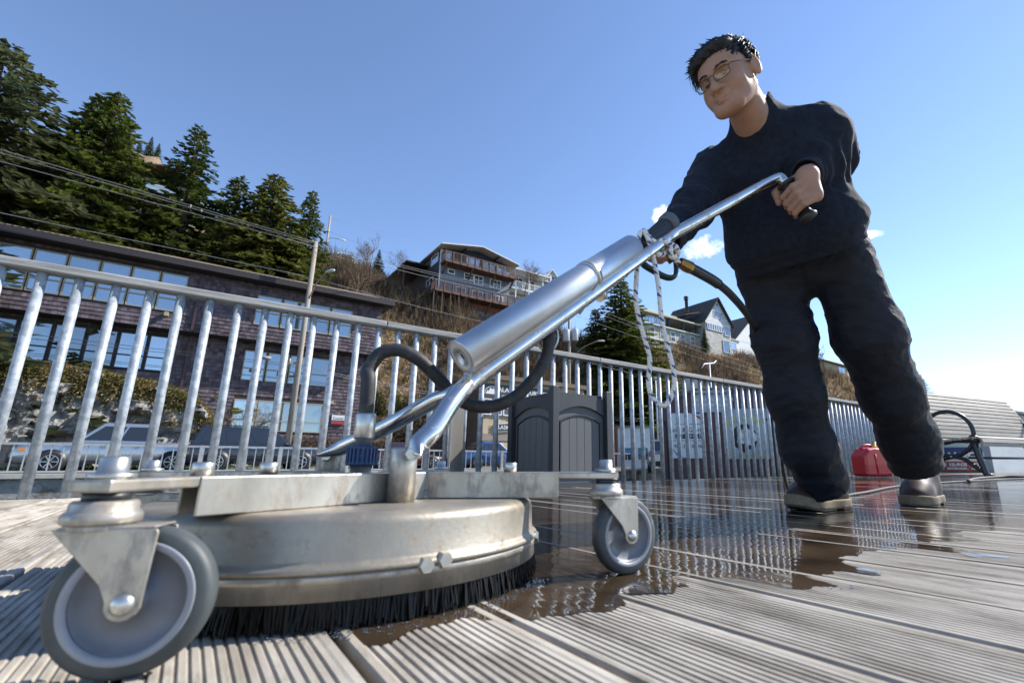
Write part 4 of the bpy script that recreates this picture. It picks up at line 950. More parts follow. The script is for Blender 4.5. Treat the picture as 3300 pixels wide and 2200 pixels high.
# boots
def boot(heel, toe, name, lift=0.0):
    d = (toe - heel); d.z = 0; Lb = .292; d.normalize(); sd_ = Vector((d.y, -d.x, 0)); mid = heel
    Rm = np.array([[sd_[i], d[i], (0, 0, 1)[i]] for i in range(3)]); c0 = A3(Vector((mid.x, mid.y, 0)))
    base = union([(ell((0, .055, .03), (.042, .075, .06)), 0), (rc((0, .045, .045), (.0, .20, .040), .041, .048), .03), (ell((-.004, .225, .034), (.049, .062, .046)), .03), (rc((0, .07, .08), (0, .062, .20), .050, .056), .04), (rc((0, .10, .085), (0, .185, .062), .046, .042), .04)])
    def up(P): return smax(base(P), .030 - P[:, 2], .004)
    def rand(P):
        b2 = base(P * np.array((1, 1, 0)) + np.array((0, 0, .036))) - .0065
        top = P[:, 2] - (.036 + .006 * np.clip((P[:, 1] - .2) / .08, 0, 1)); bot = .006 - P[:, 2]
        return smax(smax(b2, top, .004), bot, .004)
    def outs(P):
        b2 = base(P * np.array((1, 1, 0)) + np.array((0, 0, .036))) - .003
        heelgap = np.where((P[:, 1] > .085) & (P[:, 1] < .115), .006 - P[:, 2], -1)
        return np.maximum(np.maximum(smax(b2, P[:, 2] - .008, .002), -P[:, 2] + .0005), heelgap)
    for fn, nm, mt, h in ((up, 'boot', boot_m, .005), (rand, 'boot_rand', sole_m, .004), (outs, 'boot_sole', black_pl, .004)):
        V_, F_ = surfnet(fn, (-.08, -.05, -.01), (.08, .31, .26 if nm == 'boot' else .06), h)
        toeup = np.clip((V_[:, 1] - .17) / .12, 0, 1) ** 2 * lift; V_ = V_.copy(); V_[:, 2] += toeup
        pchild(nm, (V_ * 1.07) @ Rm.T + c0, F_, mt)
hr_ = gnd(2712, 1636); tr_ = gnd(2495, 1654); boot(hr_, tr_, 'boot', .016)
hl_ = gnd(3000, 1620); tl_ = gnd(2872, 1652); boot(hl_ + Vector((.0, .0, 0)), tl_, 'boot')
# ================================================================== BUILDINGS
glass = M('window_glass', (.36, .42, .48), .03, .7, rand=.3, bump=.03, bscale=1.2, bdist=.02)
soft_gl = M('soft_glass', (.20, .24, .28), .05, .6)
dglass = M('dark_glass', (.03, .035, .045), .05, spec=.8)
white_p = M('white_paint', (.72, .72, .70), .55, var=.05, vscale=3)
tan_fr = M('tan_window_frame', (.36, .30, .20), .6)
brown_d = M('dark_brown_trim', (.030, .022, .022), .6, var=.15, vscale=5)
def siding(name, c, pitch=.15, var=.12, depth=.8, vert=False, rough=.75, c2=None):
    m = M(name, c, rough, var=var, vscale=1.2, base2=c2, stretch=(.6, .6, 2)); t = m.node_tree; b = t.nodes['Principled BSDF']
    tcn = t.nodes.new('ShaderNodeTexCoord'); sx = t.nodes.new('ShaderNodeSeparateXYZ'); t.links.new(tcn.outputs['Object'], sx.inputs[0])
    src = sx.outputs[2]
    if vert:
        ad = t.nodes.new('ShaderNodeMath'); ad.operation = 'ADD'; t.links.new(sx.outputs[0], ad.inputs[0]); t.links.new(sx.outputs[1], ad.inputs[1]); src = ad.outputs[0]
    d = t.nodes.new('ShaderNodeMath'); d.operation = 'DIVIDE'; t.links.new(src, d.inputs[0]); d.inputs[1].default_value = pitch
    fr = t.nodes.new('ShaderNodeMath'); fr.operation = 'FRACT'; t.links.new(d.outputs[0], fr.inputs[0])
    bp = t.nodes.new('ShaderNodeBump'); bp.inputs['Strength'].default_value = depth; bp.inputs['Distance'].default_value = .03; bp.invert = True; t.links.new(fr.outputs[0], bp.inputs['Height']); t.links.new(bp.outputs[0], b.inputs['Normal'])
    return m
def bthing(name, label, u, w, z, rz=0, group=None, cat='building'): return thing(name, label, cat, S(u, w, z), RZ + rz, group)
FM = {}
def window(par, x0, x1, z0, z1, y=0.0, frame=white_p, pane=glass, nx=1, nz=1, fw=.07, side=None, splits=None):
    """window in a wall facing -y (street) at plane y; side='x' puts it in a wall facing -x at plane y"""
    f = MB(); g = MB(); bars = [(x0 - fw, x1 + fw, z0 - fw, z0), (x0 - fw, x1 + fw, z1, z1 + fw), (x0 - fw, x0, z0, z1), (x1, x1 + fw, z0, z1)]
    for i in range(1, nx): xx = x0 + (x1 - x0) * i / nx; bars.append((xx - fw * .35, xx + fw * .35, z0, z1))
    for i in range(1, nz): zz = z0 + (z1 - z0) * i / nz; bars.append((x0, x1, zz - fw * .35, zz + fw * .35))
    for zz in (splits or []): bars.append((x0, x1, zz - fw * .6, zz + fw * .6))
    for (a, b, c, d) in bars:
        if side is None: f.bb(a, b, y - .05, y + .02, c, d)
        else: f.bb(y - .05, y + .02, a, b, c, d)
    if side is None: g.bb(x0, x1, y - .012, y + .0, z0, z1)
    else: g.bb(y - .012, y, x0, x1, z0, z1)
    o = f.build('window', frame, par); g.build('pane', pane, o); return o

# ---- dark shingle office building
zb = .9
of = bthing('office_building', 'long dark purple-brown shingled office block with tan-framed windows and overhanging top floor', 0, 32.0, 0)
MB().bb(-16, 8.2, 1.0, 12, -.3, 7.02).build('lower_wall', M('shingle_backing', (.035, .028, .03), .9), of)
MB().bb(-16, 8.75, .0, 12.4, 7.0, 10.42).build('upper_wall', MATS['shingle_backing'], of)
roof_m = M('tile_roof', (.14, .10, .075), .85, base2=(.26, .20, .15), vscale=8, bump=.8, bscale=6, bdist=.05)
rf = MB(); rf.prism([(-.75, 10.38), (-.75, 10.62), (6.2, 13.1), (13.2, 10.62), (13.2, 10.38)], -17, 9.3, Matrix(((0, 1, 0, 0), (1, 0, 0, 0), (0, 0, 1, 0), (0, 0, 0, 1))))
rfo = rf.build('roof', roof_m, of)
tl = MB().prism([(-.05, 0), (.05, 0), (.05, .05), (-.05, .05)], 0, .32)
tm = MB()
tm.lathe([(.10, 0), (.10, .42)], 6, Matrix.Rotation(math.pi / 2, 4, 'X'), a0=0, a1=math.pi); tme = tm.mesh('roof_tile'); tme.materials.append(roof_m)
for i in range(108): child('roof_tile', tme, roof_m, rfo, (-16.6 + .24 * i, -.42, 10.70), (.34, 0, 0))
MB().bb(-17, 9.3, -.84, -.76, 10.30, 10.64).build('gutter', brown_d, of)
MB().bb(-17, 9.3, -.75, .02, 10.32, 10.37).build('soffit', brown_d, of)
shm = M('weathered_shingle', (.085, .062, .072), .9, base2=(.135, .105, .118), vscale=3.0, stretch=(1, 1, .35), island=.42, bump=.3, bscale=30, bdist=.01)
wins_up = [(-8.36 + 1.16 * i, -8.36 + 1.16 * i + 1.0, 7.98, 9.95) for i in range(-6, 6)] + [(1.78 + 1.32 * i, 1.78 + 1.32 * i + 1.14, 7.95, 9.62) for i in range(4)]
wins_mid = [(-8.42 + 1.17 * i, -8.42 + 1.17 * i + 1.0, 4.92, 6.70) for i in range(-6, 6)] + [(1.66 + 1.17 * i, 1.66 + 1.17 * i + 1.0, 4.86, 6.50) for i in range(4)]
wins_low = [(1.55 + 1.15 * i, 1.55 + 1.15 * i + 1.02, 2.02, 3.66) for i in range(4)]
def shingles(x0, x1, z0, z1, y, holes, course=.21, seed=1):
    m = MB(); r = random.Random(seed); z = z0
    while z < z1 - .02:
        x = x0; h = min(course, z1 - z)
        while x < x1:
            wd = r.choice((.13, .17, .22, .28)); xe = min(x + wd, x1)
            cut = [(a - .07, b + .07) for a, b, c, d in holes if z + h > c - .07 and z < d + .07]
            segs = [(x, xe)]
            for a, b in cut:
                ns_ = []
                for p, q in segs:
                    if q <= a or p >= b: ns_.append((p, q))
                    else:
                        if p < a: ns_.append((p, a))
                        if q > b: ns_.append((b, q))
                segs = ns_
            for p, q in segs:
                if q - p < .02: continue
                t0 = .030 + r.uniform(-.006, .008); dz = r.uniform(-.012, .006); g = .004
                m.add([(p + g, y, z + h), (q - g, y, z + h), (q - g, y - t0, z + dz), (p + g, y - t0, z + dz), (p + g, y, z + dz), (q - g, y, z + dz)], [(0, 1, 2, 3), (3, 2, 5, 4), (0, 3, 4), (1, 5, 2)])
            x = xe
        z += course
    return m
for (x0, x1, z0, z1, y, hs_, sd_) in ((-12, 8.75, 7.0, 10.30, 0.0, wins_up, 1), (-12, 8.2, 1.0, 7.0, 1.0, wins_mid + wins_low, 2)):
    o = shingles(x0, x1, z0, z1, y, hs_, seed=sd_).build('shingle_cladding', shm, of); o['kind'] = 'stuff'
for (a, b, c, d) in wins_up: window(of, a, b, c, d, -.0, tan_fr, glass, splits=[c + .62] if a < 1 else [c + .72], fw=.055)
for (a, b, c, d) in wins_mid: window(of, a, b, c, d, 1.0, brown_d if a < 1 else tan_fr, glass, splits=[c + .66], fw=.055)
for (a, b, c, d) in wins_low: window(of, a, b, c, d, 1.0, tan_fr, glass, splits=[c + .55], fw=.055)
MB().bb(-1.0, -.88, -.12, -.03, 7.05, 10.3).build('downpipe', M('maroon_pipe', (.06, .025, .03), .5), of)
MB().bb(-1.0, -.88, .86, .96, 1.2, 6.98).build('downpipe', MATS['maroon_pipe'], of)
for (x, y, z) in ((-2.1, -.05, 7.72), (6.5, .93, 3.85)):
    MB().bb(x - .09, x + .09, y - .22, y + .03, z - .1, z + .1).build('wall_lamp', M('lamp_box', (.4, .35, .2), .5), of)
MB().bb(6.62, 7.36, .90, .955, 2.55, 3.10).build('sign_panel', white_p, of)
MB().bb(6.62, 7.36, .885, .90, 2.55, 2.72).build('sign_band', M('sign_red', (.45, .03, .035), .5), of)
MB().bb(6.62, 7.36, .885, .90, 2.735, 2.79).build('sign_band', M('sign_black', (.02, .02, .02), .5), of)
child('lettering', text_mesh('Coastal', .2), MATS['sign_black'], of, (6.99, .896, 2.90), (math.pi / 2, 0, 0))
child('lettering', text_mesh('540', .2), tan_fr, of, (6.95, .955, 3.24), (math.pi / 2, 0, 0))

# ---- tan shop with lettered signs
shop = bthing('shop_building', 'two-storey tan clapboard shop with dark signs over white-framed windows', 16.75, 33.0, -.1)
tan_s = siding('tan_siding', (.40, .31, .19), .17, depth=1.0)
MB().bb(0, 10.2, 0, 9.5, 0, 6.6).build('wall', tan_s, shop)
MB().bb(-.25, 10.5, -.35, 9.7, 6.6, 6.95).build('roof', M('brown_fascia', (.16, .115, .085), .8, var=.15), shop)
brn = M('brown_siding_side', (.17, .135, .095), .8)
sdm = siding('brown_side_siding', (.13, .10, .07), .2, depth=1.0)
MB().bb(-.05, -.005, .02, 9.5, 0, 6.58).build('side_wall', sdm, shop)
MB().bb(-.1, 10.3, -.06, -.005, 3.75, 6.0).build('upper_band', M('taupe_band', (.30, .22, .175), .7, var=.08), shop)
MB().bb(-.1, 10.3, -.05, -.004, 1.95, 2.45).build('belt_board', MATS['taupe_band'], shop)
sgn = M('sign_charcoal', (.035, .04, .05), .6); swh = M('sign_white', (.72, .72, .70), .6)
MB().bb(.15, 6.6, -.12, -.062, 5.15, 6.25).build('sign_panel', sgn, shop)
def letter(par, txt, size, x, y, z, mat, align='CENTER', **k): return child('lettering', text_mesh(txt, size, align, **k), mat, par, (x, y, z), (math.pi / 2, 0, 0))
letter(shop, 'ALASKA', .55, 2.45, -.125, 5.86, swh, bold=.008)
letter(shop, 'TOURS', .48, 4.5, -.125, 5.82, swh, bold=.008)
letter(shop, '350+', .5, 5.95, -.125, 5.8, swh, bold=.01)
letter(shop, 'SEEING THE MOST OF ALASKA', .2, 3.2, -.125, 5.36, swh)
lg = MB(); lg.prism([(-.55, 0), (-.38, .28), (-.30, .2), (-.12, .5), (0, .36), (.12, .48), (.3, .2), (.4, .3), (.55, 0)], -.13, -.122)
lgo = lg.build('emblem', swh, shop); lgo.location = (.95, 0, 5.45)
MB().tube([Vector((.95 + .62 * math.cos(a), -.125, 5.45 + .58 * math.sin(a))) for a in [math.pi * k / 14 for k in range(15)]], .03, 6).build('emblem_arc', swh, shop)
for x in (.35, 1.25, 2.1, 3.1): window(shop, x, x + .55, 3.95, 5.0, -.07, white_p, dglass, splits=[4.5], fw=.09)
MB().bb(2.75, 3.05, -.13, -.07, 3.8, 5.0).build('poster', sgn, shop)
ts = child('lettering', text_mesh('THE', .28), swh, shop, (1.55, -.16, 3.42), (math.pi / 2, -.2, 0))
hs2 = MB().bb(-.75, .75, -.14, -.08, -.32, .34).build('hanging_sign', swh, shop); hs2.location = (2.05, 0, 2.95); hs2.rotation_euler = (0, -.1, 0)
hs3 = MB().bb(-.68, .68, -.16, -.141, -.26, .28).build('hanging_sign_face', sgn, shop); hs3.location = (2.05, 0, 2.95); hs3.rotation_euler = (0, -.1, 0)
letter(shop, 'ALASKA', .42, 2.05, -.168, 2.95, swh, bold=.006)
window(shop, .2, .95, .35, 1.75, -.02, white_p, dglass, nx=2, nz=2, fw=.1)
dr_ = MB().bb(1.15, 2.1, -.05, .0, .05, 1.85).build('door', sgn, shop); window(shop, 1.25, 2.0, .4, 1.7, -.06, white_p, dglass, fw=.1)
letter(shop, 'Smoke', .3, .58, -.10, .55, MATS['lettering'] if 'lettering' in MATS else M('sign_green', (.1, .4, .25), .5), shear=.3)
window(shop, 3.0, 5.2, .35, 1.7, -.02, white_p, dglass, nx=2, fw=.1)
# brown annex left of the shop, half behind
an = bthing('brown_annex', 'low brown clapboard annex set back left of the tan shop', 14.4, 37.5, 0)
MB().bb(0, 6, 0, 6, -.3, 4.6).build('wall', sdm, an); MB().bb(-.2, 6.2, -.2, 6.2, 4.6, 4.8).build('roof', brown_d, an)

# ---- maroon restaurant building with signs, between boardwalk and street
mp0, mp1 = at(2128, 1400, 20.6), at(2540, 1400, 19.6); md = Vector((mp1.x - mp0.x, mp1.y - mp0.y, 0)); ml = md.length; ma_ = math.atan2(md.y, md.x)
mar = thing('maroon_building', 'maroon metal-sided building carrying the kitchen and bar signs behind the fence', 'building', (mp0.x, mp0.y, -2.2), ma_)
maroon = siding('maroon_metal_siding', (.085, .042, .045), .30, vert=True, depth=.5, rough=.55)
MB().prism([(0, 0), (ml, 0), (ml, 5.35), (1.5, 5.35), (0, 4.75)], 0, 7).build('wall', maroon, mar)
MB().prism([(-.08, 4.72), (-.08, 4.80), (1.5, 5.44), (ml + .1, 5.44), (ml + .1, 5.35), (1.5, 5.35)], -.1, 7.1).build('roof_trim', M('maroon_trim', (.12, .075, .07), .5), mar)
MB().tube([Vector((.32, -.08, .2)), Vector((.32, -.08, 3.9)), Vector((.2, -.1, 4.1))], .06, 8).build('downpipe', M('dark_pipe', (.035, .025, .03), .4), mar)
tk = MB().lathe([(0, 0), (.42, 0), (.42, .62), (.44, .64), (.44, .70), (.40, .72), (0, .73)], 28).build('vent_cap', M('white_metal', (.62, .63, .64), .4, var=.06), mar); tk.location = (1.5, 1.0, 5.44)
wb = M('sign_board_white', (.66, .68, .70), .55, var=.06, vscale=1.5); blk = M('sign_ink', (.015, .015, .018), .6); yel = M('sign_yellow', (.55, .55, .06), .6); red_i = M('sign_ink_red', (.42, .04, .035), .6); blu_i = M('sign_ink_blue', (.03, .09, .42), .6); gry_b = M('sign_board_grey', (.38, .41, .43), .55, var=.08, vscale=1.5)
def mx_(x): return at(x, 1400, 20.6 + (19.6 - 20.6) * (x - 2128) / (2540 - 2128))
def mloc(x, y):   # photo pixel -> coordinates on the wall face
    inv = Matrix.Rotation(-ma_, 3, 'Z'); a, f, u = ray(x, y); n = Vector((-md.y, md.x, 0)).normalized(); d = Vector((a, f, u)); t = (mp0 - Vector((0, 0, H))).dot(n) / d.dot(n); p = Vector((0, 0, H)) + d * t
    q = inv @ (p - mar.location); return q.x, q.z
def mboard(name, x0, x1, yt, yb, mat, dy=.05):
    a, zt = mloc(x0, yt); b, zb_ = mloc(x1, yb); MB().bb(a, b, -dy, -.005, zb_, zt).build(name, mat, mar, bevel=.01); return a, b, zb_, zt
a, b, z0, z1 = mboard('sign_board', 2152, 2277, 1332, 1476, wb)
cx = (a + b) / 2; wd = b - a; hh = z1 - z0
MB().bb(a + .18 * wd, b - .06 * wd, -.056, -.051, z0 + .745 * hh, z0 + .757 * hh).build('sign_rule', blk, mar)
letter(mar, 'Mely & Ginny\'s', .27 * wd / 1.45, cx + .04, -.056, z0 + .62 * hh, blk, extrude=.001)
MB().bb(a + .16 * wd, b - .05 * wd, -.056, -.051, z0 + .43 * hh, z0 + .54 * hh).build('sign_band', blk, mar)
letter(mar, 'KITCHEN', .25 * wd / 1.45, cx + .06, -.06, z0 + .483 * hh, wb, extrude=.001, space=1.25)
letter(mar, 'WE SERVE FILIPINO AND OTHER ASIAN FOOD', .068 * wd / 1.45, cx + .05, -.056, z0 + .385 * hh, blk, extrude=.001)
letter(mar, '907-247-8646', .20 * wd / 1.45, cx + .02, -.056, z0 + .26 * hh, blk, extrude=.001)
for mt, pp_ in ((red_i, [(.62, 1), (.70, 1), (.86, .88), (1, .74), (1, .80), (.86, .93)]), (blu_i, [(.70, 1.0), (1, 1.0), (.97, .985), (.85, .97)]), (blu_i, [(0, .34), (0, .30), (.18, .12), (.34, .03), (.5, 0), (.40, 0), (.2, .06)]), (red_i, [(.2, .0), (.24, .03), (.34, .0)])):
    MB().prism([(a + wd * x, z0 + hh * z) for x, z in pp_], -.058, -.051).build('sign_flourish', mt, mar)
for (sx_, sz_) in ((.93, .92), (.06, .12), (.06, .22)):
    MB().prism([(a + wd * sx_ + (.05 if k % 2 else .022) * math.cos(k * math.pi / 5), z0 + hh * sz_ + (.05 if k % 2 else .022) * math.sin(k * math.pi / 5)) for k in range(10)], -.058, -.051).build('sign_star', yel, mar)
for rr_ in (-.7, .7):
    o = MB().bb(-.012, .012, -.056, -.051, -.13, .13).build('sign_utensil', blk, mar); o.location = (cx + .02, 0, z0 + .76 * hh); o.rotation_euler = (0, rr_, 0)
a, b, z0, z1 = mboard('sign_board', 2236, 2362, 1250, 1327, gry_b, .09); cx = (a + b) / 2; hh = z1 - z0
letter(mar, 'Welcome to Ketchikan', .165, cx, -.096, z0 + .74 * hh, blk, extrude=.001, bold=.006)
letter(mar, 'COME EAT AND DRINK', .15, cx, -.096, z0 + .50 * hh, swh, extrude=.001, bold=.006)
letter(mar, 'WITH THE LOCALS', .15, cx, -.096, z0 + .28 * hh, swh, extrude=.001, bold=.006)
a, b, z0, z1 = mboard('sign_board', 2328, 2482, 1318, 1478, gry_b); cx = (a + b) / 2; wd = b - a; hh = z1 - z0
for k, ch in enumerate('ARCTIC BAR'):
    th = math.radians(140 - 100 * k / 9); r_ = wd * .46
    child('lettering', text_mesh(ch, .34, extrude=.001, bold=.01), yel, mar, (cx + r_ * math.cos(th) * 1.05, -.058, z0 + hh * .50 + r_ * math.sin(th) * .80), (math.pi / 2, math.pi / 2 - th, 0))
letter(mar, 'HOME OF THE HAPPY BEARS', .125, cx, -.058, z0 + .055 * hh, yel, extrude=.001, bold=.004)
rs = random.Random(9)
def blobp(cx_, cz_, rx, rz_, mat, y):
    MB().prism([(cx_ + rx * (1 + .18 * rs.uniform(-1, 1)) * math.cos(k * math.pi / 9), cz_ + rz_ * (1 + .18 * rs.uniform(-1, 1)) * math.sin(k * math.pi / 9)) for k in range(18)], y - .006, y).build('sign_picture', mat, mar)
blobp(cx - .05, z0 + .42 * hh, .52 * wd / 1.7, .34 * hh / 1.2, blk, -.051)
for (dx, dz, rx, rz_) in ((-.1, .10, .22, .22), (.12, -.05, .17, .24), (-.22, -.12, .16, .14), (.30, .02, .12, .2), (.02, .24, .2, .1)): blobp(cx + dx, z0 + .42 * hh + dz, rx, rz_, wb, -.0575)
# green shed beside it
gp = at(2575, 1500, 15.5)
gs = thing('green_shed', 'dark green panelled shed seen between fence and trouser leg', 'shed', (gp.x, gp.y, -.75), ma_)
grn = M('dark_green_panel', (.035, .042, .036), .6, var=.15)
MB().bb(-.5, 1.1, 0, 1.2, 0, 2.35).build('body', grn, gs); MB().bb(-.34, .94, -.04, -.002, .15, 1.75).build('panel', M('green_panel_face', (.06, .07, .062), .6), gs, bevel=.02); MB().bb(-.6, 1.2, -.1, 1.3, 2.35, 2.45).build('roof', grn, gs)
# ---- white kiosk and its rust fence
kp = at(2046, 1500, 34)
ki = thing('ticket_kiosk', 'small white clapboard kiosk with blue posters beyond the fence', 'kiosk', (kp.x, kp.y, -.15), -.05)
wsid = siding('white_siding', (.70, .70, .68), .19, var=.05)
MB().bb(-1.1, 1.15, 0, 2.2, 0, 2.75).build('wall', wsid, ki); MB().bb(-1.2, 1.25, -.15, 2.3, 2.75, 2.86).build('roof', M('green_metal_edge', (.12, .2, .15), .5), ki)
for x in (-.85, .25):
    window(ki, x, x + .65, .55, 1.35, -.0, white_p, dglass); MB().bb(x + .05, x + .6, -.06, -.02, .95, 1.3).build('poster', M('poster_blue', (.04, .25, .42), .5), ki)
rf_ = thing('rust_fence', 'rust-red board screen beside the white kiosk', 'fence', (kp.x - 2.1, kp.y - .2, -.15), -.05)
for k in range(6): MB().bb(k * .16, k * .16 + .15, 0, .03, 0, 1.45 if k != 5 else 2.9).build('board', M('rust_board', (.22, .07, .04), .8, var=.2) if 'rust_board' not in MATS else MATS['rust_board'], rf_)

# ---- houses up the hill
def gable_x(par, x0, x1, y0, y1, ze, zp, mat, ov=.4, th=.18, name='roof'):
    """gable facing the street: ridge runs away along y"""
    xm = (x0 + x1) / 2; sl = (zp - ze) / (xm - x0); m = MB()
    m.prism([(x0 - ov, ze - sl * ov), (xm, zp), (x1 + ov, ze - sl * ov), (x1 + ov, ze - sl * ov + th), (xm, zp + th), (x0 - ov, ze - sl * ov + th)], y0 - ov, y1 + ov); return m.build(name, mat, par)
def gable_y(par, x0, x1, y0, y1, ze, zp, mat, ov=.35, th=.16, name='roof'):
    """ridge runs along the street (x)"""
    ym = (y0 + y1) / 2; sl = (zp - ze) / (ym - y0); sw = Matrix(((0, 1, 0, 0), (1, 0, 0, 0), (0, 0, 1, 0), (0, 0, 0, 1)))
    return MB().prism([(y0 - ov, ze - sl * ov), (ym, zp), (y1 + ov, ze - sl * ov), (y1 + ov, ze - sl * ov + th), (ym, zp + th), (y0 - ov, ze - sl * ov + th)], x0 - ov, x1 + ov, sw).build(name, mat, par)
redwood = M('redwood_deck', (.125, .068, .048), .75, var=.25, vscale=3)
bl_sid = siding('blue_grey_siding', (.145, .17, .205), .35, vert=True, depth=.3)
bl_dk = siding('navy_siding', (.022, .03, .045), .45, depth=.6)
bh = bthing('blue_house', 'three-storey blue-grey house with two redwood balconies on the hillside', 18.0, 46.0, 16.2)
MB().prism([(0, 0), (8.5, 0), (8.5, 6.2), (4.25, 7.05), (0, 6.2)], .0, 12).build('wall', bl_sid, bh)
MB().prism([(.02, 4.75), (8.48, 4.75), (8.48, 6.19), (4.25, 7.03), (.02, 6.19)], -.03, -.002).build('upper_wall', bl_dk, bh)
MB().bb(-.04, -.003, 0.1, 11.9, .6, 6.15).build('side_wall', bl_dk, bh)
gable_x(bh, 0, 8.5, -.9, 12, 6.28, 7.12, M('white_roof_edge', (.62, .62, .60), .6), ov=.5, th=.13)
for x in (2.4, 6.3): MB().bb(x - .08, x + .08, -1.3, -.03, 6.45, 6.6).build('rafter', bl_dk, bh)
def balcony(zr, x0, x1, dep, wrap=False):
    m = MB().bb(x0, x1, -dep, -.01, zr - 1.18, zr - .92).build('balcony_floor', redwood, bh)
    n = 11
    for k in range(n):
        x = x0 + .06 + (x1 - x0 - .12) * k / (n - 1); MB().bb(x - .06, x + .06, -dep - .03, -dep + .09, zr - 1.15, zr).build('balcony_post', redwood, bh)
    MB().bb(x0, x1, -dep - .02, -dep + .06, zr - .03, zr + .05).build('handrail', redwood, bh)
    MB().bb(x0, x1, -dep - .0, -dep + .05, zr - .86, zr - .79).build('lower_rail', redwood, bh)
    pk_ = MB().bb(-.018, .018, -.015, .015, 0, .80).mesh('baluster'); pk_.materials.append(redwood)
    x = x0 + .13
    while x < x1: child('baluster', pk_, redwood, bh, (x, -dep + .02, zr - .83)); x += .155
    for xs in (x0,): MB().bb(xs - .0, xs + .06, -dep, 0, zr - .03, zr + .05).build('handrail', redwood, bh); y = -dep + .15
    while y < -.05: child('baluster', pk_, redwood, bh, (x0 + .03, y, zr - .83)); y += .155
    for x in (x0 + .3, (x0 + x1) / 2 - 1.1, (x0 + x1) / 2 + 1.7, x1 - .3): MB().beam((x, -dep + .15, zr - 1.2), (x, -.03, zr - 2.15), .14, .16, up=(1, 0, 0)).build('bracket', redwood, bh)
balcony(5.62, .0, 8.75, 1.25)
balcony(2.15, -.9, 8.6, 1.4)
for (a, b, c, d, nx, nz) in ((.95, 1.6, 3.72, 4.1, 1, 1), (2.85, 3.85, 3.55, 4.12, 2, 2), (4.05, 5.0, 3.22, 4.15, 2, 2), (6.0, 7.25, 3.3, 4.15, 3, 2), (2.0, 3.0, 1.2, 2.35, 2, 1), (3.9, 5.6, 1.2, 2.35, 3, 1), (6.3, 7.6, 1.2, 2.35, 3, 1)): window(bh, a, b, c, d, -.03, white_p, dglass, nx, nz, fw=.09)
for (a, b) in ((.1, 1.05), (3.0, 4.4), (4.95, 6.4), (6.9, 8.3)): window(bh, a, b, 4.75, 6.05 if a > .5 else 6.0, -.05, white_p, glass, 2 if a < .5 else 3, 1, fw=.09)
for (x, z) in ((2.35, 6.15), (6.6, 6.0)): MB().bb(x - .08, x + .08, -.16, -.04, z - .08, z + .08).build('wall_light', white_p, bh)
MB().bb(-.05, 0.06, -.06, .05, 0.5, 6.2).build('corner_board', white_p, bh)
window(bh, .6, 2.4, 5.0, 6.0, -.05, white_p, glass, 1, 1, side='x')
window(bh, 1.6, 3.4, 2.9, 3.5, -.05, white_p, dglass, 2, 1, side='x')
MB().bb(-.02, 8.5, -.04, -.004, .15, .95).build('orange_skirt', M('orange_band', (.20, .07, .04), .7, var=.15), bh)
MB().bb(.1, 8.5, -.05, 6, -2.5, .14).build('foundation', M('grey_concrete', (.20, .21, .21), .9, var=.2, vscale=1), bh)
for k in range(4): MB().bb(-1.0 + k * .9, -.9 + k * .9, -1.35, -1.25, -2.2, 1.0).build('prop', M('prop_timber', (.10, .08, .06), .9) if 'prop_timber' not in MATS else MATS['prop_timber'], bh)
for k in range(3): MB().beam((-3.2, 1 + k * 2.2, -1.2), (-.6, 1 + k * 2.2, 2.0), .12, .2).build('stair_stringer', MATS['prop_timber'], bh)
MB().bb(-2.6, -.06, 3, 11.5, 5.2, 5.35).build('carport_roof', brown_d, bh)
for k in range(2): MB().bb(-2.5, -2.38, 4 + k * 6, 4.12 + k * 6, -.5, 5.2).build('prop', MATS['prop_timber'], bh)

ph_ = bthing('pale_house', 'pale grey house with brown roof, brick chimney and white balcony beside the blue house', 28.6, 52.0, 19.6)
pale = siding('pale_siding', (.42, .45, .47), .15, var=.05)
MB().bb(0, 8.5, 0, 8, -1, 5.2).build('wall', pale, ph_)
gable_y(ph_, 0, 8.5, 0, 8, 5.2, 7.6, M('brown_shingle_roof', (.15, .075, .05), .9, var=.2, vscale=3), ov=.4)
MB().prism([(6.2, 5.0), (7.75, 6.75), (9.3, 5.0)], -.6, 3).build('front_gable', pale, ph_); gable_x(ph_, 6.2, 9.3, -.6, 3, 5.05, 6.8, white_p, ov=.25, th=.12)
ch = MB().bb(3.7, 4.5, 3.6, 4.4, 6.6, 8.3).build('chimney', M('red_brick', (.22, .085, .06), .9, var=.3, vscale=14), ph_); MB().bb(3.6, 4.6, 3.5, 4.5, 8.3, 8.42).build('chimney_cap', brown_d, ch)
for (a, b, c, d) in ((2.1, 3.3, 3.4, 4.6), (3.9, 5.2, 3.3, 4.5), (6.6, 7.4, 5.0, 5.9), (7.7, 8.6, 5.0, 5.9), (.5, 1.1, 3.3, 4.0)): window(ph_, a, b, c, d, -.03 if a < 6 else -.63, white_p, dglass, 2, 1, fw=.1)
MB().bb(.3, 6.2, -1.6, -.02, 2.35, 2.55).build('balcony_floor', white_p, ph_); MB().bb(-.3, 6.6, -1.9, .1, 4.95, 5.1).build('porch_roof', white_p, ph_)
pk_ = MB().bb(-.02, .02, -.02, .02, 0, .8).mesh('baluster'); pk_.materials.append(white_p)
for k in range(26): child('baluster', pk_, white_p, ph_, (1.4 + k * .19, -1.55, 2.6))
MB().bb(.3, 6.2, -1.6, -1.5, 3.4, 3.48).build('handrail', white_p, ph_)
for x in (1.4, 3.4, 5.6): MB().bb(x - .07, x + .07, -1.6, -1.46, -1, 4.95).build('porch_post', white_p, ph_)

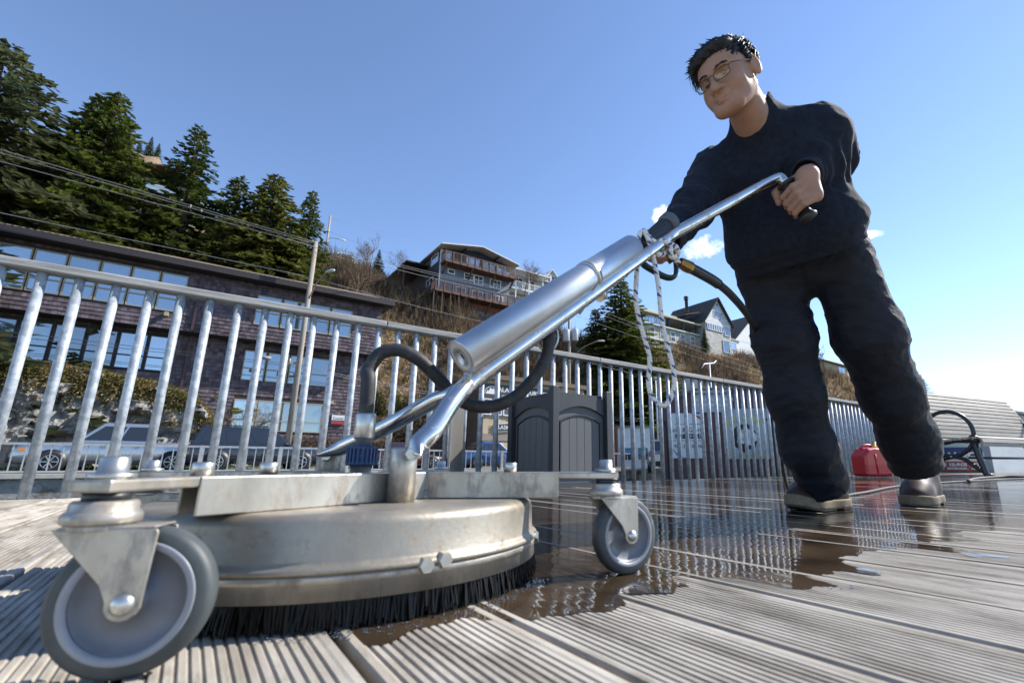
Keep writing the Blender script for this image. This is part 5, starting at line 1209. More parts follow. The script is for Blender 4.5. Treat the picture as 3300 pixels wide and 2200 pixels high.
gh = bthing('veranda_house', 'long cream and green clapboard house with a roofed veranda on the hillside', 50.5, 48.0, 15.4)
cream = siding('cream_siding', (.72, .67, .53), .17, var=.05); green_s = siding('sage_siding', (.33, .345, .29), .17, var=.05)
MB().bb(0, 16, 0, 8, -2, 3.0).build('lower_wall', cream, gh); MB().bb(0, 16, -.02, 8, 3.0, 5.2).build('mid_wall', green_s, gh)
MB().bb(-.02, 16.1, -.25, -.02, 2.92, 3.06).build('belt_board', cream, gh); MB().bb(0, 16.1, -.35, -.02, 5.15, 5.3).build('veranda_floor', white_p, gh)
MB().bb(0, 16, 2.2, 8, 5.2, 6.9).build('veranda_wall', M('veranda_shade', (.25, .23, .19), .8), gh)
MB().bb(-.4, 16.6, -.8, 8.4, 6.75, 6.95).build('veranda_roof', M('cream_eave', (.55, .52, .42), .7), gh)
MB().bb(0, 9, 1.5, 8, 6.95, 7.9).build('clerestory', green_s, gh); MB().bb(-.3, 9.4, 1.1, 8.2, 7.9, 8.05).build('clerestory_roof', MATS['cream_eave'], gh)
for k in range(5): window(gh, .5 + k * 1.7, 1.8 + k * 1.7, 7.1, 7.7, 1.48, white_p, glass, fw=.07)
for k in range(8): window(gh, .2 + k * .62, .7 + k * .62, 5.4, 6.6, -.05, white_p, glass, fw=.06)
for k in range(4): MB().bb(5.6 + k * 3.4, 5.85 + k * 3.4, -.3, -.1, 5.3, 6.75).build('veranda_post', M('teal_post', (.02, .05, .055), .6) if 'teal_post' not in MATS else MATS['teal_post'], gh)
for k in range(6): window(gh, 1.6 + k * 2.35, 2.5 + k * 2.35, 3.3, 4.75, -.04, white_p, dglass, splits=[4.0], fw=.1)
for k in range(3): window(gh, 1.2 + k * 3.4, 2.0 + k * 3.4, .6, 2.1, -.02, white_p, dglass, splits=[1.35], fw=.08)

gg = bthing('gabled_shingle_house', 'tall grey-shingled house with steep dark gable roof and stove chimney', 63.9, 46.6, 17.4)
shg = siding('grey_shingle', (.24, .23, .21), .22, c2=(.44, .42, .39), depth=.9); lt = siding('light_shingle', (.52, .55, .56), .2, var=.12, depth=.8)
MB().bb(0, 6.9, 0, 9, -2, 6.0).build('wall', shg, gg); MB().prism([(0, 6.0), (6.9, 6.0), (3.45, 10.0)], -.05, 9).build('gable_wall', lt, gg)
MB().bb(-.02, 6.95, -.1, -.02, 5.2, 6.0).build('frieze', lt, gg)
gable_x(gg, 0, 6.9, -.1, 9, 6.05, 10.1, M('mossy_slate_roof', (.055, .05, .048), .9, var=.4, vscale=2, dirt=((.2, .19, .17), 3, .6, .8)), ov=.5, th=.14)
MB().lathe([(.28, 8.2), (.28, 10.6), (.42, 10.65), (.42, 10.8), (.3, 10.85), (.3, 11.0), (.45, 11.05), (.40, 11.25), (0, 11.3)], 12, Matrix.Translation((1.2, 4.5, 0))).build('stove_chimney', brown_d, gg)
for (a, b, c, d, nx) in ((2.4, 3.1, 6.7, 7.7, 1), (3.2, 4.2, 6.7, 7.7, 1), (4.3, 4.9, 6.7, 7.7, 1), (3.15, 3.75, 8.5, 9.2, 1), (5.2, 6.6, 3.9, 5.6, 1), (4.5, 6.2, .9, 2.9, 1), (4.9, 6.4, -1.2, .0, 3)) + tuple((.5 + k * .62, .95 + k * .62, 4.3, 5.3, 1) for k in range(7)): window(gg, a, b, c, d, -.06, white_p, soft_gl, nx, 1, fw=.09)
MB().prism([(-3.6, 6.1), (-3.6, 6.3), (.2, 7.4), (.2, 7.2)], 1, 6).build('wing_roof', MATS['mossy_slate_roof'], gg)

wx = bthing('white_annex', 'small white clapboard lean-to between the shingle house and the white gable', 70.9, 47.2, 18.0)
MB().bb(0, 3.3, 0, 4, -1, 3.1).build('wall', wsid, wx); MB().bb(-.1, 3.4, -.2, 4.1, 3.1, 3.22).build('roof', white_p, wx); window(wx, .9, 2.1, 1.4, 2.6, -.02, white_p, glass, fw=.1)
wg = bthing('white_gable_house', 'plain white clapboard house with steep gable half hidden by the trouser leg', 73.9, 48.0, 17.0)
wsid2 = siding('grey_white_siding', (.68, .69, .68), .3, var=.05)
MB().bb(0, 14, 0, 9, -2, 4.6).build('wall', wsid2, wg); MB().prism([(0, 4.6), (14, 4.6), (7, 10.4)], -.02, 9).build('gable_wall', wsid2, wg); gable_x(wg, 0, 14, 0, 9, 4.6, 10.4, M('dark_roof', (.06, .06, .06), .9), ov=.35, th=.15)
for (a, b, c, d) in ((5.4, 6.9, 4.2, 6.4), (6.6, 7.6, 7.6, 8.5), (6.0, 7.5, .8, 2.4)): window(wg, a, b, c, d, -.04, tan_fr, dglass, splits=[(c + d) / 2], fw=.12)
bgh = bthing('beige_house', 'small beige house glimpsed on the ridge between the legs', 102.0, 46.0, 18.2)
MB().bb(0, 12, 0, 8, -1, 3.0).build('wall', siding('beige_siding', (.42, .36, .22), .2), bgh); gable_y(bgh, 0, 12, 0, 8, 3.0, 4.2, M('grey_roof', (.30, .29, .27), .9), ov=.8)
window(bgh, 7.2, 10.2, 1.2, 2.6, -.03, white_p, glass, 2); MB().lathe([(.2, 4), (.2, 5.2), (.3, 5.3), (0, 5.4)], 10, Matrix.Translation((1, 4, 0))).build('stove_chimney', brown_d, bgh)
# left hill houses
lh_ = bthing('tan_house', 'tan house with glass balcony half hidden by spruces at upper left', -7.6, 49.0, 20.4)
MB().bb(0, 4.8, 0, 7, -1.5, 2.6).build('wall', siding('taupe_siding', (.27, .235, .20), .2), lh_)
gable_x(lh_, 0, 4.8, -.8, 7, 2.75, 3.4, M('brown_roof_edge', (.10, .06, .04), .8), ov=.5, th=.14)
window(lh_, 1.1, 2.2, .7, 2.0, -.02, white_p, glass, fw=.08); window(lh_, 2.5, 4.4, .7, 1.8, -.02, white_p, glass, 2, fw=.08)
MB().bb(-.8, 5.4, -1.6, 0, .35, .5).build('balcony_floor', redwood, lh_); MB().bb(-.8, 5.4, -1.62, -1.58, .55, 1.35).build('glass_guard', M('pale_glass', (.45, .55, .56), .05, .4), lh_); MB().bb(-.8, 5.4, -1.65, -1.55, 1.35, 1.42).build('handrail', white_p, lh_)
for x in (-.7, 1.4, 3.4, 5.3): MB().bb(x - .05, x + .05, -1.62, -1.52, -1.5, 1.4).build('post', white_p, lh_)
MB().bb(-1.2, 6.5, -3.2, -1.7, -.9, -.75).build('lower_deck', MATS['prop_timber'], lh_)
for k in range(8): MB().bb(-1.1 + k * .95, -1.0 + k * .95, -3.2, -3.1, -1.6, -.1).build('post', white_p, lh_)
sw_ = bthing('white_cottage', 'tiny white cottage glimpsed through the spruces above the office roof', .6, 48.0, 19.6)
MB().bb(0, 1.9, 0, 3, -1, 1.9).build('wall', wsid, sw_); gable_x(sw_, 0, 1.9, 0, 3, 1.9, 2.6, white_p, ov=.2, th=.1); window(sw_, .5, 1.4, .9, 1.6, -.02, white_p, dglass, fw=.08)
# blue-grey shed wall beyond the bench
bwp = gnd(3250, 1519); 
bw_ = thing('corrugated_shed', 'low blue-grey corrugated shed behind the bench', 'shed', (8.6, 9.6, 0), RZ - .1)
MB().bb(-1.0, 9, 0, 3, 0, 1.15).build('wall', siding('blue_corrugated', (.34, .38, .42), .09, vert=True, depth=.6), bw_); MB().bb(-1.1, 9.1, -.1, 3.1, 1.15, 1.2).build('roof', M('dark_blue_trim', (.03, .045, .06), .5), bw_)
# ================================================================== VEHICLES, POLES, WIRES, STREET FURNITURE
tyre_m = M('car_tyre', (.018, .018, .019), .8); rim_m = M('alloy_rim', (.52, .53, .55), .3, .9); trim_b = M('car_black_trim', (.014, .015, .017), .45); car_gl = M('car_glass', (.02, .024, .03), .03, spec=.8)
lamp_w = M('headlamp', (.7, .72, .75), .1, spec=.8); lamp_r = M('tail_lamp', (.35, .012, .012), .15); amber = M('amber_lamp', (.7, .22, .03), .2)
def loft(par, name, mat, secs):
    """secs: list of (x, [(y,z)...]) half sections mirrored over y; builds a closed skin"""
    m = MB(); k = len(secs[0][1]); ring = 2 * k
    for x, pts in secs:
        for (y, z) in pts: m.v.append((x, y, z))
        for (y, z) in reversed(pts): m.v.append((x, -y, z))
    for i in range(len(secs) - 1):
        for j in range(ring): m.f.append((i * ring + j, i * ring + (j + 1) % ring, (i + 1) * ring + (j + 1) % ring, (i + 1) * ring + j)); m.sm.append(True)
    m.f.append(tuple(range(ring))); m.sm.append(False); m.f.append(tuple(reversed([(len(secs) - 1) * ring + j for j in range(ring)]))); m.sm.append(False)
    o = m.build(name, mat, par); o.modifiers.new('b', 'BEVEL').width = .02; return o
def car(name, label, u, w, length, height, width, paint, kind, heading=1, z=-.16):
    t = thing(name, label, 'car' if kind != 'pickup' else 'pickup', S(u, w, z), RZ + (0 if heading > 0 else math.pi))
    L2, hw = length / 2, width / 2; wr = .39 if kind in ('suv', 'pickup') else .33; gc = .30 if kind in ('suv', 'pickup') else .2
    belt = height * .60; hood = height * .56 if kind != 'sedan' else height * .58
    # profile: x from rear (-) to front (+)
    fx, rx = L2 * .62, -L2 * .60
    def sec(x, zt, yw, zb=gc):
        tum = .06; return (x, [(yw * .86, zb), (yw * .99, zb + .14), (yw, zb + (zt - zb) * .45), (yw * .985, zt - .08), (yw * .90, zt)])
    if kind == 'pickup': prof = [(-L2, .95, .90, .55), (-L2 + .08, belt + .02, .97, gc), (-L2 * .36, belt + .02, 1.0, gc), (-L2 * .34, belt, 1.0, gc), (L2 * .42, belt - .01, 1.0, gc), (L2 * .50, hood + .05, .99, gc), (L2 * .80, hood + .02, .97, gc), (L2 * .94, hood - .08, .93, gc), (L2, hood - .3, .82, .42)]
    elif kind == 'suv': prof = [(-L2, 1.0, .86, .5), (-L2 + .1, belt + .05, .95, gc), (-L2 * .5, belt + .02, 1.0, gc), (L2 * .38, belt - .01, 1.0, gc), (L2 * .5, hood + .03, .98, gc), (L2 * .82, hood - .02, .95, gc), (L2 * .95, hood - .16, .88, gc), (L2, hood - .4, .78, .4)]
    else: prof = [(-L2, .8, .78, .4), (-L2 + .15, belt + .02, .92, gc), (-L2 * .55, belt + .05, .99, gc), (L2 * .35, belt, 1.0, gc), (L2 * .5, hood - .02, .98, gc), (L2 * .85, hood - .14, .92, gc), (L2, hood - .36, .76, .35)]
    body = loft(t, 'body', paint, [sec(x, zt, hw * yw, zb) for x, zt, yw, zb in prof])
    if kind == 'pickup': cab = [(-L2 * .12, -L2 * .08), (L2 * .20, L2 * .43)]; ra, rb, fa, fb = -L2 * .38, -L2 * .33, L2 * .20, L2 * .46
    elif kind == 'suv': ra, rb, fa, fb = -L2 * .97, -L2 * .86, L2 * .16, L2 * .48
    else: ra, rb, fa, fb = -L2 * .72, -L2 * .40, L2 * .10, L2 * .46
    yb, yt = hw * .955, hw * .80
    def cabsec(x0, x1): return None
    m = MB(); zt = height; zl = belt - .06
    P = [(ra, yb, zl), (fb, yb, zl), (fa, yt, zt - .05), (rb, yt, zt - .05)]
    top = [(rb + .1, yt * .92, zt), (fa - .12, yt * .92, zt)]
    vs_ = P + [(x, -y, z_) for x, y, z_ in P] + top + [(x, -y, z_) for x, y, z_ in top]
    m.add(vs_, [(0, 1, 2, 3), (7, 6, 5, 4), (1, 5, 6, 2), (0, 3, 7, 4), (3, 2, 9, 8), (2, 6, 11, 9), (6, 7, 10, 11), (7, 3, 8, 10), (8, 9, 11, 10), (0, 4, 5, 1)])
    cabo = m.build('cabin', paint, t); bv = cabo.modifiers.new('b', 'BEVEL'); bv.width = .05; bv.segments = 3
    def side_pt(fx_, fz): # fraction along belt / height on the cabin side, both sides
        x0 = ra + (rb - ra) * fz; x1 = fb + (fa - fb) * fz; return (x0 + (x1 - x0) * fx_, yb + (yt - yb) * fz, zl + (zt - .05 - zl) * fz)
    cuts = {'pickup': [(.07, .46), (.50, .93)], 'suv': [(.06, .30), (.33, .60), (.63, .93)], 'sedan': [(.10, .28), (.31, .60), (.63, .92)]}[kind]
    for s_ in (1, -1):
        for (a, b) in cuts:
            q = [side_pt(a + (.0 if a > .1 else .02), .16), side_pt(b, .16), side_pt(b - (.0 if b < .9 else .03), .88), side_pt(a + (.0 if a > .1 else .03), .88)]
            g = MB(); q1 = [Vector((x, (y + .012) * s_, z_)) for x, y, z_ in q]; q2 = [Vector((x, (y - .02) * s_, z_)) for x, y, z_ in q]
            g.add(q1 + q2, [(0, 1, 2, 3), (7, 6, 5, 4), (0, 4, 5, 1), (1, 5, 6, 2), (2, 6, 7, 3), (3, 7, 4, 0)]); g.build('side_window', car_gl, t)
    g = MB(); a = .06
    q = [Vector((fb - .10 + .03, yb * .90, zl + .10)), Vector((fb - .10 + .03, -yb * .90, zl + .10)), Vector((fa + .045, -yt * .90, zt - .10)), Vector((fa + .045, yt * .90, zt - .10))]
    g.add(q, [(0, 1, 2, 3)]); g.build('windscreen', car_gl, t)
    q = [Vector((ra - .02 + .02, yb * .86, zl + .12)), Vector((ra, -yb * .86, zl + .12)), Vector((rb - .035, -yt * .86, zt - .12)), Vector((rb - .035, yt * .86, zt - .12))]
    g = MB(); g.add([v + Vector((-.03, 0, 0)) for v in q], [(0, 1, 2, 3)]); g.build('rear_window', car_gl, t)
    axf, axr = L2 * .62, -L2 * .60
    for ax_ in (axf, axr):
        for s_ in (1, -1):
            mw = Matrix.Translation((ax_, s_ * (hw - .10), wr)) @ Matrix.Rotation(-s_ * math.pi / 2, 4, 'X')
            ar = MB().lathe([(0, .118), (wr + .07, .118), (wr + .07, -.10)], 32, mw).build('wheel_arch', trim_b, t)
            wh = MB().lathe([(.60 * wr, -.09), (wr * .97, -.10), (wr, -.06), (wr, .07), (wr * .96, .105), (wr * .66, .105), (.60 * wr, .09)], 32, mw).build('wheel', tyre_m, t)
            wh.location = (0, s_ * .028, 0)
            r = MB().lathe([(wr * .66, .10), (wr * .60, .12), (wr * .56, .06), (0, .04)], 28, mw)
            for k in range(6):
                a = k * math.pi / 3; r.beam(mw @ Vector((.05 * math.cos(a), .05 * math.sin(a), .10)), mw @ Vector((wr * .6 * math.cos(a), wr * .6 * math.sin(a), .112)), .07, .03)
            r.build('rim', rim_m, wh)
            wh.parent = t
    for s_ in (1, -1):
        MB().bb(L2 * .90, L2 * .985, s_ * hw * .55, s_ * hw * .84, hood - .34, hood - .17).build('headlight', lamp_w, t, bevel=.02)
        MB().bb(L2 * .86, L2 * .93, s_ * hw * .80, s_ * hw * .95, hood - .30, hood - .20).build('indicator', amber, t)
        MB().bb(-L2 * 1.0, -L2 * .955, s_ * hw * .62, s_ * hw * .90, belt - .30, belt - .05).build('taillight', lamp_r, t, bevel=.02)
        MB().bb(fb - .35, fb - .18, s_ * (hw + .01), s_ * (hw + .17), belt + .0, belt + .15).build('mirror', paint, t, bevel=.03)
        for xx in ((fb + ra) / 2 + (fb - ra) * .10, (fb + ra) / 2 - (fb - ra) * .22 if kind != 'pickup' else (fb + ra) / 2 - (fb - ra) * .3): MB().bb(xx - .1, xx + .1, s_ * (hw + .002), s_ * (hw + .03), belt - .17, belt - .135).build('door_handle', rim_m, t)
        MB().bb(-L2 * .36, L2 * .40, s_ * hw * .965, s_ * (hw + .012), gc + .02, gc + .13).build('sill', trim_b, t)
    MB().bb(L2 * .93, L2 * 1.005, -hw * .5, hw * .5, hood - .42, hood - .2).build('grille', trim_b, t, bevel=.02)
    MB().bb(L2 * .93, L2 * 1.02, -hw * .80, hw * .80, gc + .06, gc + .26).build('bumper', trim_b, t, bevel=.04)
    MB().bb(-L2 * 1.02, -L2 * .94, -hw * .85, hw * .85, gc + .1, gc + .3).build('bumper', trim_b, t, bevel=.04)
    if kind == 'suv':
        for s_ in (1, -1): MB().bb(rb, fa - .2, s_ * yt * .86 - .02, s_ * yt * .86 + .02, zt + .02, zt + .07).build('roof_rail', trim_b, t)
    return t
silver = M('silver_car_paint', (.40, .42, .45), .25, .7, coat=1); dk_blue = M('charcoal_car_paint', (.022, .026, .038), .22, .3, coat=1); blue_c = M('blue_car_paint', (.03, .08, .22), .22, .3, coat=1); wht_c = M('white_car_paint', (.62, .63, .64), .25, .0, coat=1); dkred = M('dark_red_car_paint', (.06, .012, .014), .22, .2, coat=1); lgrey = M('grey_car_paint', (.30, .32, .34), .25, .5, coat=1)
car('pickup_truck', 'silver crew-cab pickup truck parked nose-left behind the railing', -2.35, 27.6, 5.85, 1.92, 2.0, silver, 'pickup', -1)
car('parked_suv', 'charcoal sport utility vehicle parked behind the railing beside the silver pickup', 2.35, 25.6, 5.0, 1.83, 1.95, dk_blue, 'suv', 1)
car('parked_car', 'dark red saloon parked right of the charcoal utility vehicle', 9.3, 27.2, 4.6, 1.45, 1.8, dkred, 'sedan', 1)
car('parked_car', 'blue hatchback parked before the tan shop', 14.6, 27.0, 4.5, 1.62, 1.8, blue_c, 'sedan', 1)
car('parked_car', 'pale grey car parked under the shop signs beside the bin', 19.6, 27.4, 4.4, 1.6, 1.8, lgrey, 'sedan', 1)
pk_t = at(2100, 1500, 30)
o = car('pickup_truck', 'white pickup seen from behind at the corner of the maroon building', 0, 0, 5.4, 1.85, 1.95, lgrey, 'pickup', 1); o.location = (pk_t.x + .9, pk_t.y, -.3); o.rotation_euler = (0, 0, 1.35)
o = car('hilltop_car', 'white car parked on the crest of the hill', 0, 0, 4.6, 1.5, 1.8, wht_c, 'sedan', 1); hp3 = onW(1115, 842, 52); o.location = (hp3.x, hp3.y, hp3.z - .9)

# ---- poles
pole_wood = M('pole_timber', (.25, .205, .165), .9, base2=(.38, .335, .285), vscale=3, stretch=(3, 3, .3), bump=.5, bscale=14, bstretch=(6, 6, .5), bdist=.02)
wire_m = M('wire_grey', (.20, .20, .20), .6); wire_d = M('wire_dark', (.05, .05, .05), .6)
def pole(label, u, w, zt, zb=-.3, r=.16, lean=(0, 0)):
    t = thing('utility_pole', label, 'utility pole', S(u, w, zb)); h = zt - zb
    MB().tube([Vector((0, 0, 0)), Vector((lean[0], lean[1], h))], [r, r * .72], 12).build('shaft', pole_wood, t); return t
p1 = pole('weathered timber utility pole before the shingled office building', 4.1, 30.5, 13.15, -.3, .165)
steel_l = M('lamp_steel', (.30, .22, .16), .6, .3); lamp_head = M('lamp_head', (.72, .74, .75), .4)
def lamp_arm(t, a, b, hd_, mat=steel_l):
    pts_ = bez([a, a.lerp(b, .4) + Vector((0, 0, (b.z - a.z) * .25)), b], 14); MB().tube(pts_, .04, 8).build('lamp_arm', mat, t)
    d = (b - a); d.z = 0; d.normalize(); m = MB(); m.tube([b - d * .05, b + d * .15, b + d * .55, b + d * .72], [.05, .12, .14, .05], 12, flat=[(1, .55)] * 4); m.build('lamp_head', lamp_head, t)
rel = lambda p, t: p - Vector(t.location)
lamp_arm(p1, Vector((0, 0, 9.6)), rel(onW(1052, 877, 29.2), p1), None)
def xarm(t, z, length, along, n=3, w_=.1):
    MB().beam(Vector((0, 0, z)) - along * length / 2, Vector((0, 0, z)) + along * length / 2, w_, w_ * 1.2).build('crossarm', pole_wood, t)
    for k in range(n):
        p = Vector((0, 0, z + .06)) + along * (length * (k / (n - 1) - .5) * .92); MB().lathe([(0, 0), (.035, 0), (.045, .06), (.03, .09), (.045, .12), (.02, .17), (0, .18)], 10, Matrix.Translation(p)).build('insulator', lamp_head, t)
xarm(p1, 5.95, 1.0, U, 3); MB().tube([Vector((-1.6, -1.2, 6.08)), Vector((-1.1, -.83, 6.06))], .11, 10).build('splice_case', wire_m, p1)
p2 = pole('timber utility pole with two transformers behind the waste bin', 27.6, 36.0, 17.2, 0, .17)
for (x, z, h) in ((-.55, 11.55, 1.2), (.5, 11.75, 1.2)):
    tr = MB().lathe([(0, 0), (.30, 0), (.33, .05), (.33, h - .12), (.30, h - .04), (.1, h), (0, h)], 20, Matrix.Translation(Vector((0, 0, z)) + U * x + W * -.25))
    tr.lathe([(.04, h), (.06, h + .1), (.04, h + .18), (.06, h + .26), (0, h + .3)], 8, Matrix.Translation(Vector((0, 0, z)) + U * (x + .08) + W * -.25)); tr.build('transformer', M('transformer_grey', (.42, .45, .46), .5, var=.08) if 'transformer_grey' not in MATS else MATS['transformer_grey'], p2)
lamp_arm(p2, Vector((0, 0, 9.3)), rel(onW(1925, 1098, 34.4), p2), None)
xarm(p2, 16.6, 2.2, W, 3)
pb3 = onW(1045, 845, 55); p3 = pole('thin pale utility pole on the crest of the hill', uwz(pb3)[0], 55, 27.1, pb3.z - 2.5, .13)
lamp_arm(p3, rel(onW(1056, 768, 55), p3), rel(onW(1092, 770, 55), p3), None, wire_m)
pt4 = onW(2285, 1168, 26); lp = thing('street_light', 'galvanised lamp post with bracket arms above the maroon building', 'street lamp', (pt4.x, pt4.y, -.2))
MB().tube([Vector((0, 0, 0)), Vector((0, 0, pt4.z + .2))], [.10, .08], 12).build('shaft', galv, lp)
MB().tube([rel(onW(2262, 1185, 25.6), lp), rel(onW(2270, 1172, 25.8), lp), rel(onW(2300, 1170, 26), lp), rel(onW(2308, 1162, 26.2), lp)], .045, 8).build('bracket', lamp_head, lp)
pt5 = onW(2112, 1218, 26); lp5 = thing('street_light', 'slim grey post behind the hanging rope loop', 'post', (pt5.x, pt5.y, -.2)); MB().tube([Vector((0, 0, 0)), Vector((0, 0, pt5.z + .2))], .06, 10).build('shaft', galv, lp5); MB().bb(-.12, .2, -.08, .08, pt5.z + .18, pt5.z + .28).build('lamp_head', lamp_head, lp5)
# ---- wires
def wire(label, a, b, sag=.4, r=.018, mat=wire_m, group='overhead wires along the street'):
    pts_ = [a.lerp(b, k / 14) - Vector((0, 0, sag * 4 * (k / 14) * (1 - k / 14))) for k in range(15)]; mid = Vector(a)
    o = MB().tube(pts_, r, 5).build('overhead_wire', mat, None, org=mid); o.location = mid; return tag(o, label, 'wire', group)
wn = [0]; WL = ('topmost of the wires entering at the left edge', 'second wire from the top at the left edge', 'third wire from the top at the left edge', 'single wire crossing just above the office roof', 'upper of two dark cables across the office windows', 'lower of two dark cables across the office windows', 'topmost wire from the timber pole to the transformer pole', 'second wire from the timber pole to the transformer pole', 'third wire from the timber pole to the transformer pole', 'lamp-height wire sagging over the slope below the blue house', 'upper low cable crossing behind the fence towards the shop', 'lower low cable crossing behind the fence towards the shop', 'topmost wire running right from the transformer pole', 'second wire running right from the transformer pole', 'third wire running right from the transformer pole', 'short wire from the transformers to the bracket lamp', 'upper cable ending at the maroon building', 'lower cable ending at the maroon building', 'faint high wire from the crest pole across the sky', 'faint wire from the crest pole down to the blue house')
def wl_():
    wn[0] += 1; return 'overhead wire: ' + WL[wn[0] - 1]
for (xl, yl, xr, yr, w_) in ((0, 482, 1020, 782, 30.4), (0, 492, 1020, 788, 30.6), (0, 520, 1015, 795, 30.2), (0, 686, 1000, 893, 30.5), (0, 1066, 958, 1176, 30.3), (0, 1080, 958, 1182, 30.5)):
    a0, b0 = onW(xl, yl, w_), onW(xr, yr, w_); a1 = a0 + (a0 - b0) * .6
    wire(wl_(), a1, b0, .0, .017 if yl < 900 else .014, wire_m if yl < 1000 else wire_d)
for (x1, y1, w1, x2, y2, w2) in ((1020, 782, 30.4, 1842, 965, 36), (1020, 788, 30.6, 1842, 972, 36.4), (1015, 797, 30.2, 1838, 985, 35.8), (1000, 893, 30.5, 1838, 1090, 36), (960, 1176, 30.4, 1835, 1325, 36), (960, 1182, 30.4, 1835, 1335, 36), (1842, 965, 36, 2480, 1190, 40), (1842, 975, 36, 2480, 1205, 40), (1838, 1010, 36, 2470, 1215, 40), (1835, 1150, 36, 2300, 1250, 38), (1835, 1325, 36, 2140, 1345, 37), (1835, 1332, 36, 2140, 1352, 37), (1056, 700, 55, 1480, 790, 60), (1060, 745, 55, 1330, 830, 52)):
    wire(wl_(), onW(x1, y1, w1), onW(x2, y2, w2), .35, .015 if w1 < 50 else .01, wire_m)
# ================================================================== TREES AND SCRUB
def leaf_mat(name, c, c2, rough=.7, isl=.45):
    m = M(name, c, rough, base2=c2, vscale=.9, island=isl, ramp=(.38, .62)); t_ = m.node_tree; b = t_.nodes['Principled BSDF']; out = t_.nodes['Material Output']
    tr_ = t_.nodes.new('ShaderNodeBsdfTranslucent'); mx2 = t_.nodes.new('ShaderNodeMixShader'); mx2.inputs[0].default_value = .38
    t_.links.new(b.inputs['Base Color'].links[0].from_socket, tr_.inputs['Color']); t_.links.new(b.outputs[0], mx2.inputs[1]); t_.links.new(tr_.outputs[0], mx2.inputs[2]); t_.links.new(mx2.outputs[0], out.inputs['Surface'])
    return m
spruce_m = leaf_mat('spruce_needles', (.048, .076, .012), (.125, .145, .026)); grey_m = leaf_mat('grey_spruce_needles', (.055, .072, .036), (.115, .125, .055)); cedar_m = leaf_mat('cedar_sprays', (.065, .09, .016), (.15, .15, .035)); dark_m = leaf_mat('dark_hemlock_needles', (.036, .060, .013), (.092, .115, .024))
bark = M('conifer_bark', (.075, .05, .035), .95, var=.3, vscale=6, bump=.6, bscale=12)
def conifer_meshes(seed, h=10.0, rad=2.6, droop=.35, dens=1.0, lean_top=.0, shape=1.0, clump=1.0):
    r = random.Random(seed); tr = MB(); tr.tube([Vector((0, 0, 0)), Vector((.05, .02, h * .5)), Vector((lean_top, 0, h * .97))], [h * .018, h * .011, .02], 8)
    m = MB(); nb = int(300 * dens)
    for i in range(nb):
        t = (i + r.random()) / nb; z = h * (.05 + .94 * t ** .92); L_ = rad * ((1 - t) ** shape * .98 + .035) * r.uniform(.62, 1.12); a = i * 2.399 + r.uniform(-.5, .5)
        d = Vector((math.cos(a), math.sin(a), 0)); rise = r.uniform(.0, .25) if t > .6 else r.uniform(-.2, .12)
        pts_ = [Vector((lean_top * t, 0, z)) + d * L_ * s_ + Vector((0, 0, L_ * (rise * s_ - droop * s_ * s_ * (1.2 - t)))) for s_ in (0, .35, .7, 1.0)]
        if L_ > .5: tr.tube(pts_, [h * .0032 * (1 - t) + .012, .012, .008, .004], 4, cap=False)
        n = max(8, int(L_ / rad * 75 * (dens ** .3)))
        for k in range(n):
            s_ = (k + r.random()) / n; s_ = .12 + .9 * s_; j = min(2, int(s_ * 3)); f_ = min(1.0, s_ * 3 - j); p = pts_[j].lerp(pts_[j + 1], f_)
            side = r.choice((-1, 1)); sd_ = Vector((-d.y, d.x, 0)) * side; out = (d * r.uniform(.35, 1.0) + sd_ * r.uniform(.25, 1.0) + Vector((0, 0, r.uniform(-.55, .15)))).normalized()
            ln = clump * (.12 + .18 * r.random()) * (.5 + .6 * (1 - t)) * h / 10 * 1.25; wd = ln * r.uniform(.16, .30)
            e = p + out * ln; q = out.cross(Vector((r.uniform(-.4, .4), r.uniform(-.4, .4), 1))).normalized() * wd; mid = p + out * ln * .5 + Vector((0, 0, -.06 * ln))
            b_ = len(m.v); m.v += [tuple(p), tuple(mid + q), tuple(e), tuple(mid - q), tuple(mid + out * ln * .1 - Vector((0, 0, wd * .8)))]
            m.f += [(b_, b_ + 1, b_ + 2, b_ + 4), (b_, b_ + 4, b_ + 2, b_ + 3)]; m.sm += [False, False]
    def fin(mb, nm):
        me = bpy.data.meshes.new(nm); me.from_pydata(mb.v, [], mb.f); me.update(); return me
    return tr.mesh('trunk'), fin(m, 'crown')
CONES = {'spruce': [conifer_meshes(1, 10, 2.7, .38, 1.25), conifer_meshes(2, 10, 2.4, .42, 1.2, .15)], 'grey': [conifer_meshes(3, 10, 3.0, .45, 1.3, .1, .85)], 'cedar': [conifer_meshes(4, 10, 2.3, .65, 1.3, .2, .8, 1.1)], 'dark': [conifer_meshes(5, 10, 2.3, .30, .9)], 'column': [conifer_meshes(6, 10, 2.0, -.35, 1.1, 0, .45, 1.0)]}
KM = {'spruce': spruce_m, 'grey': grey_m, 'cedar': cedar_m, 'dark': dark_m, 'column': dark_m}
def conifer(kind, label, xt, yt, w, zb=None, wide=1.0, var=0, group='conifers on the hillside', xb=None):
    tip = onW(xt, yt, w); u, w_, zt = uwz(tip)
    z0 = (hill_z(u, w) - .4) if zb is None else zb; h = zt - z0
    t = thing({'column': 'columnar_cypress'}.get(kind, 'conifer_tree'), label, 'tree', S(u, w, z0), var * 1.7 + xt * .01, group)
    trm, crm = CONES[kind][var % len(CONES[kind])]; s_ = h / 10
    o = child('trunk', trm, None, t, scale=(s_ * wide, s_ * wide, s_)); 
    if not trm.materials: trm.materials.append(bark)
    c = child('crown', crm, None, t, scale=(s_ * wide, s_ * wide, s_))
    if not crm.materials: crm.materials.append(KM[kind])
    return t
conifer('grey', 'huge grey-green spruce cut off by the left edge of the picture', 5, 140, 38.5, 2.0, 1.9)
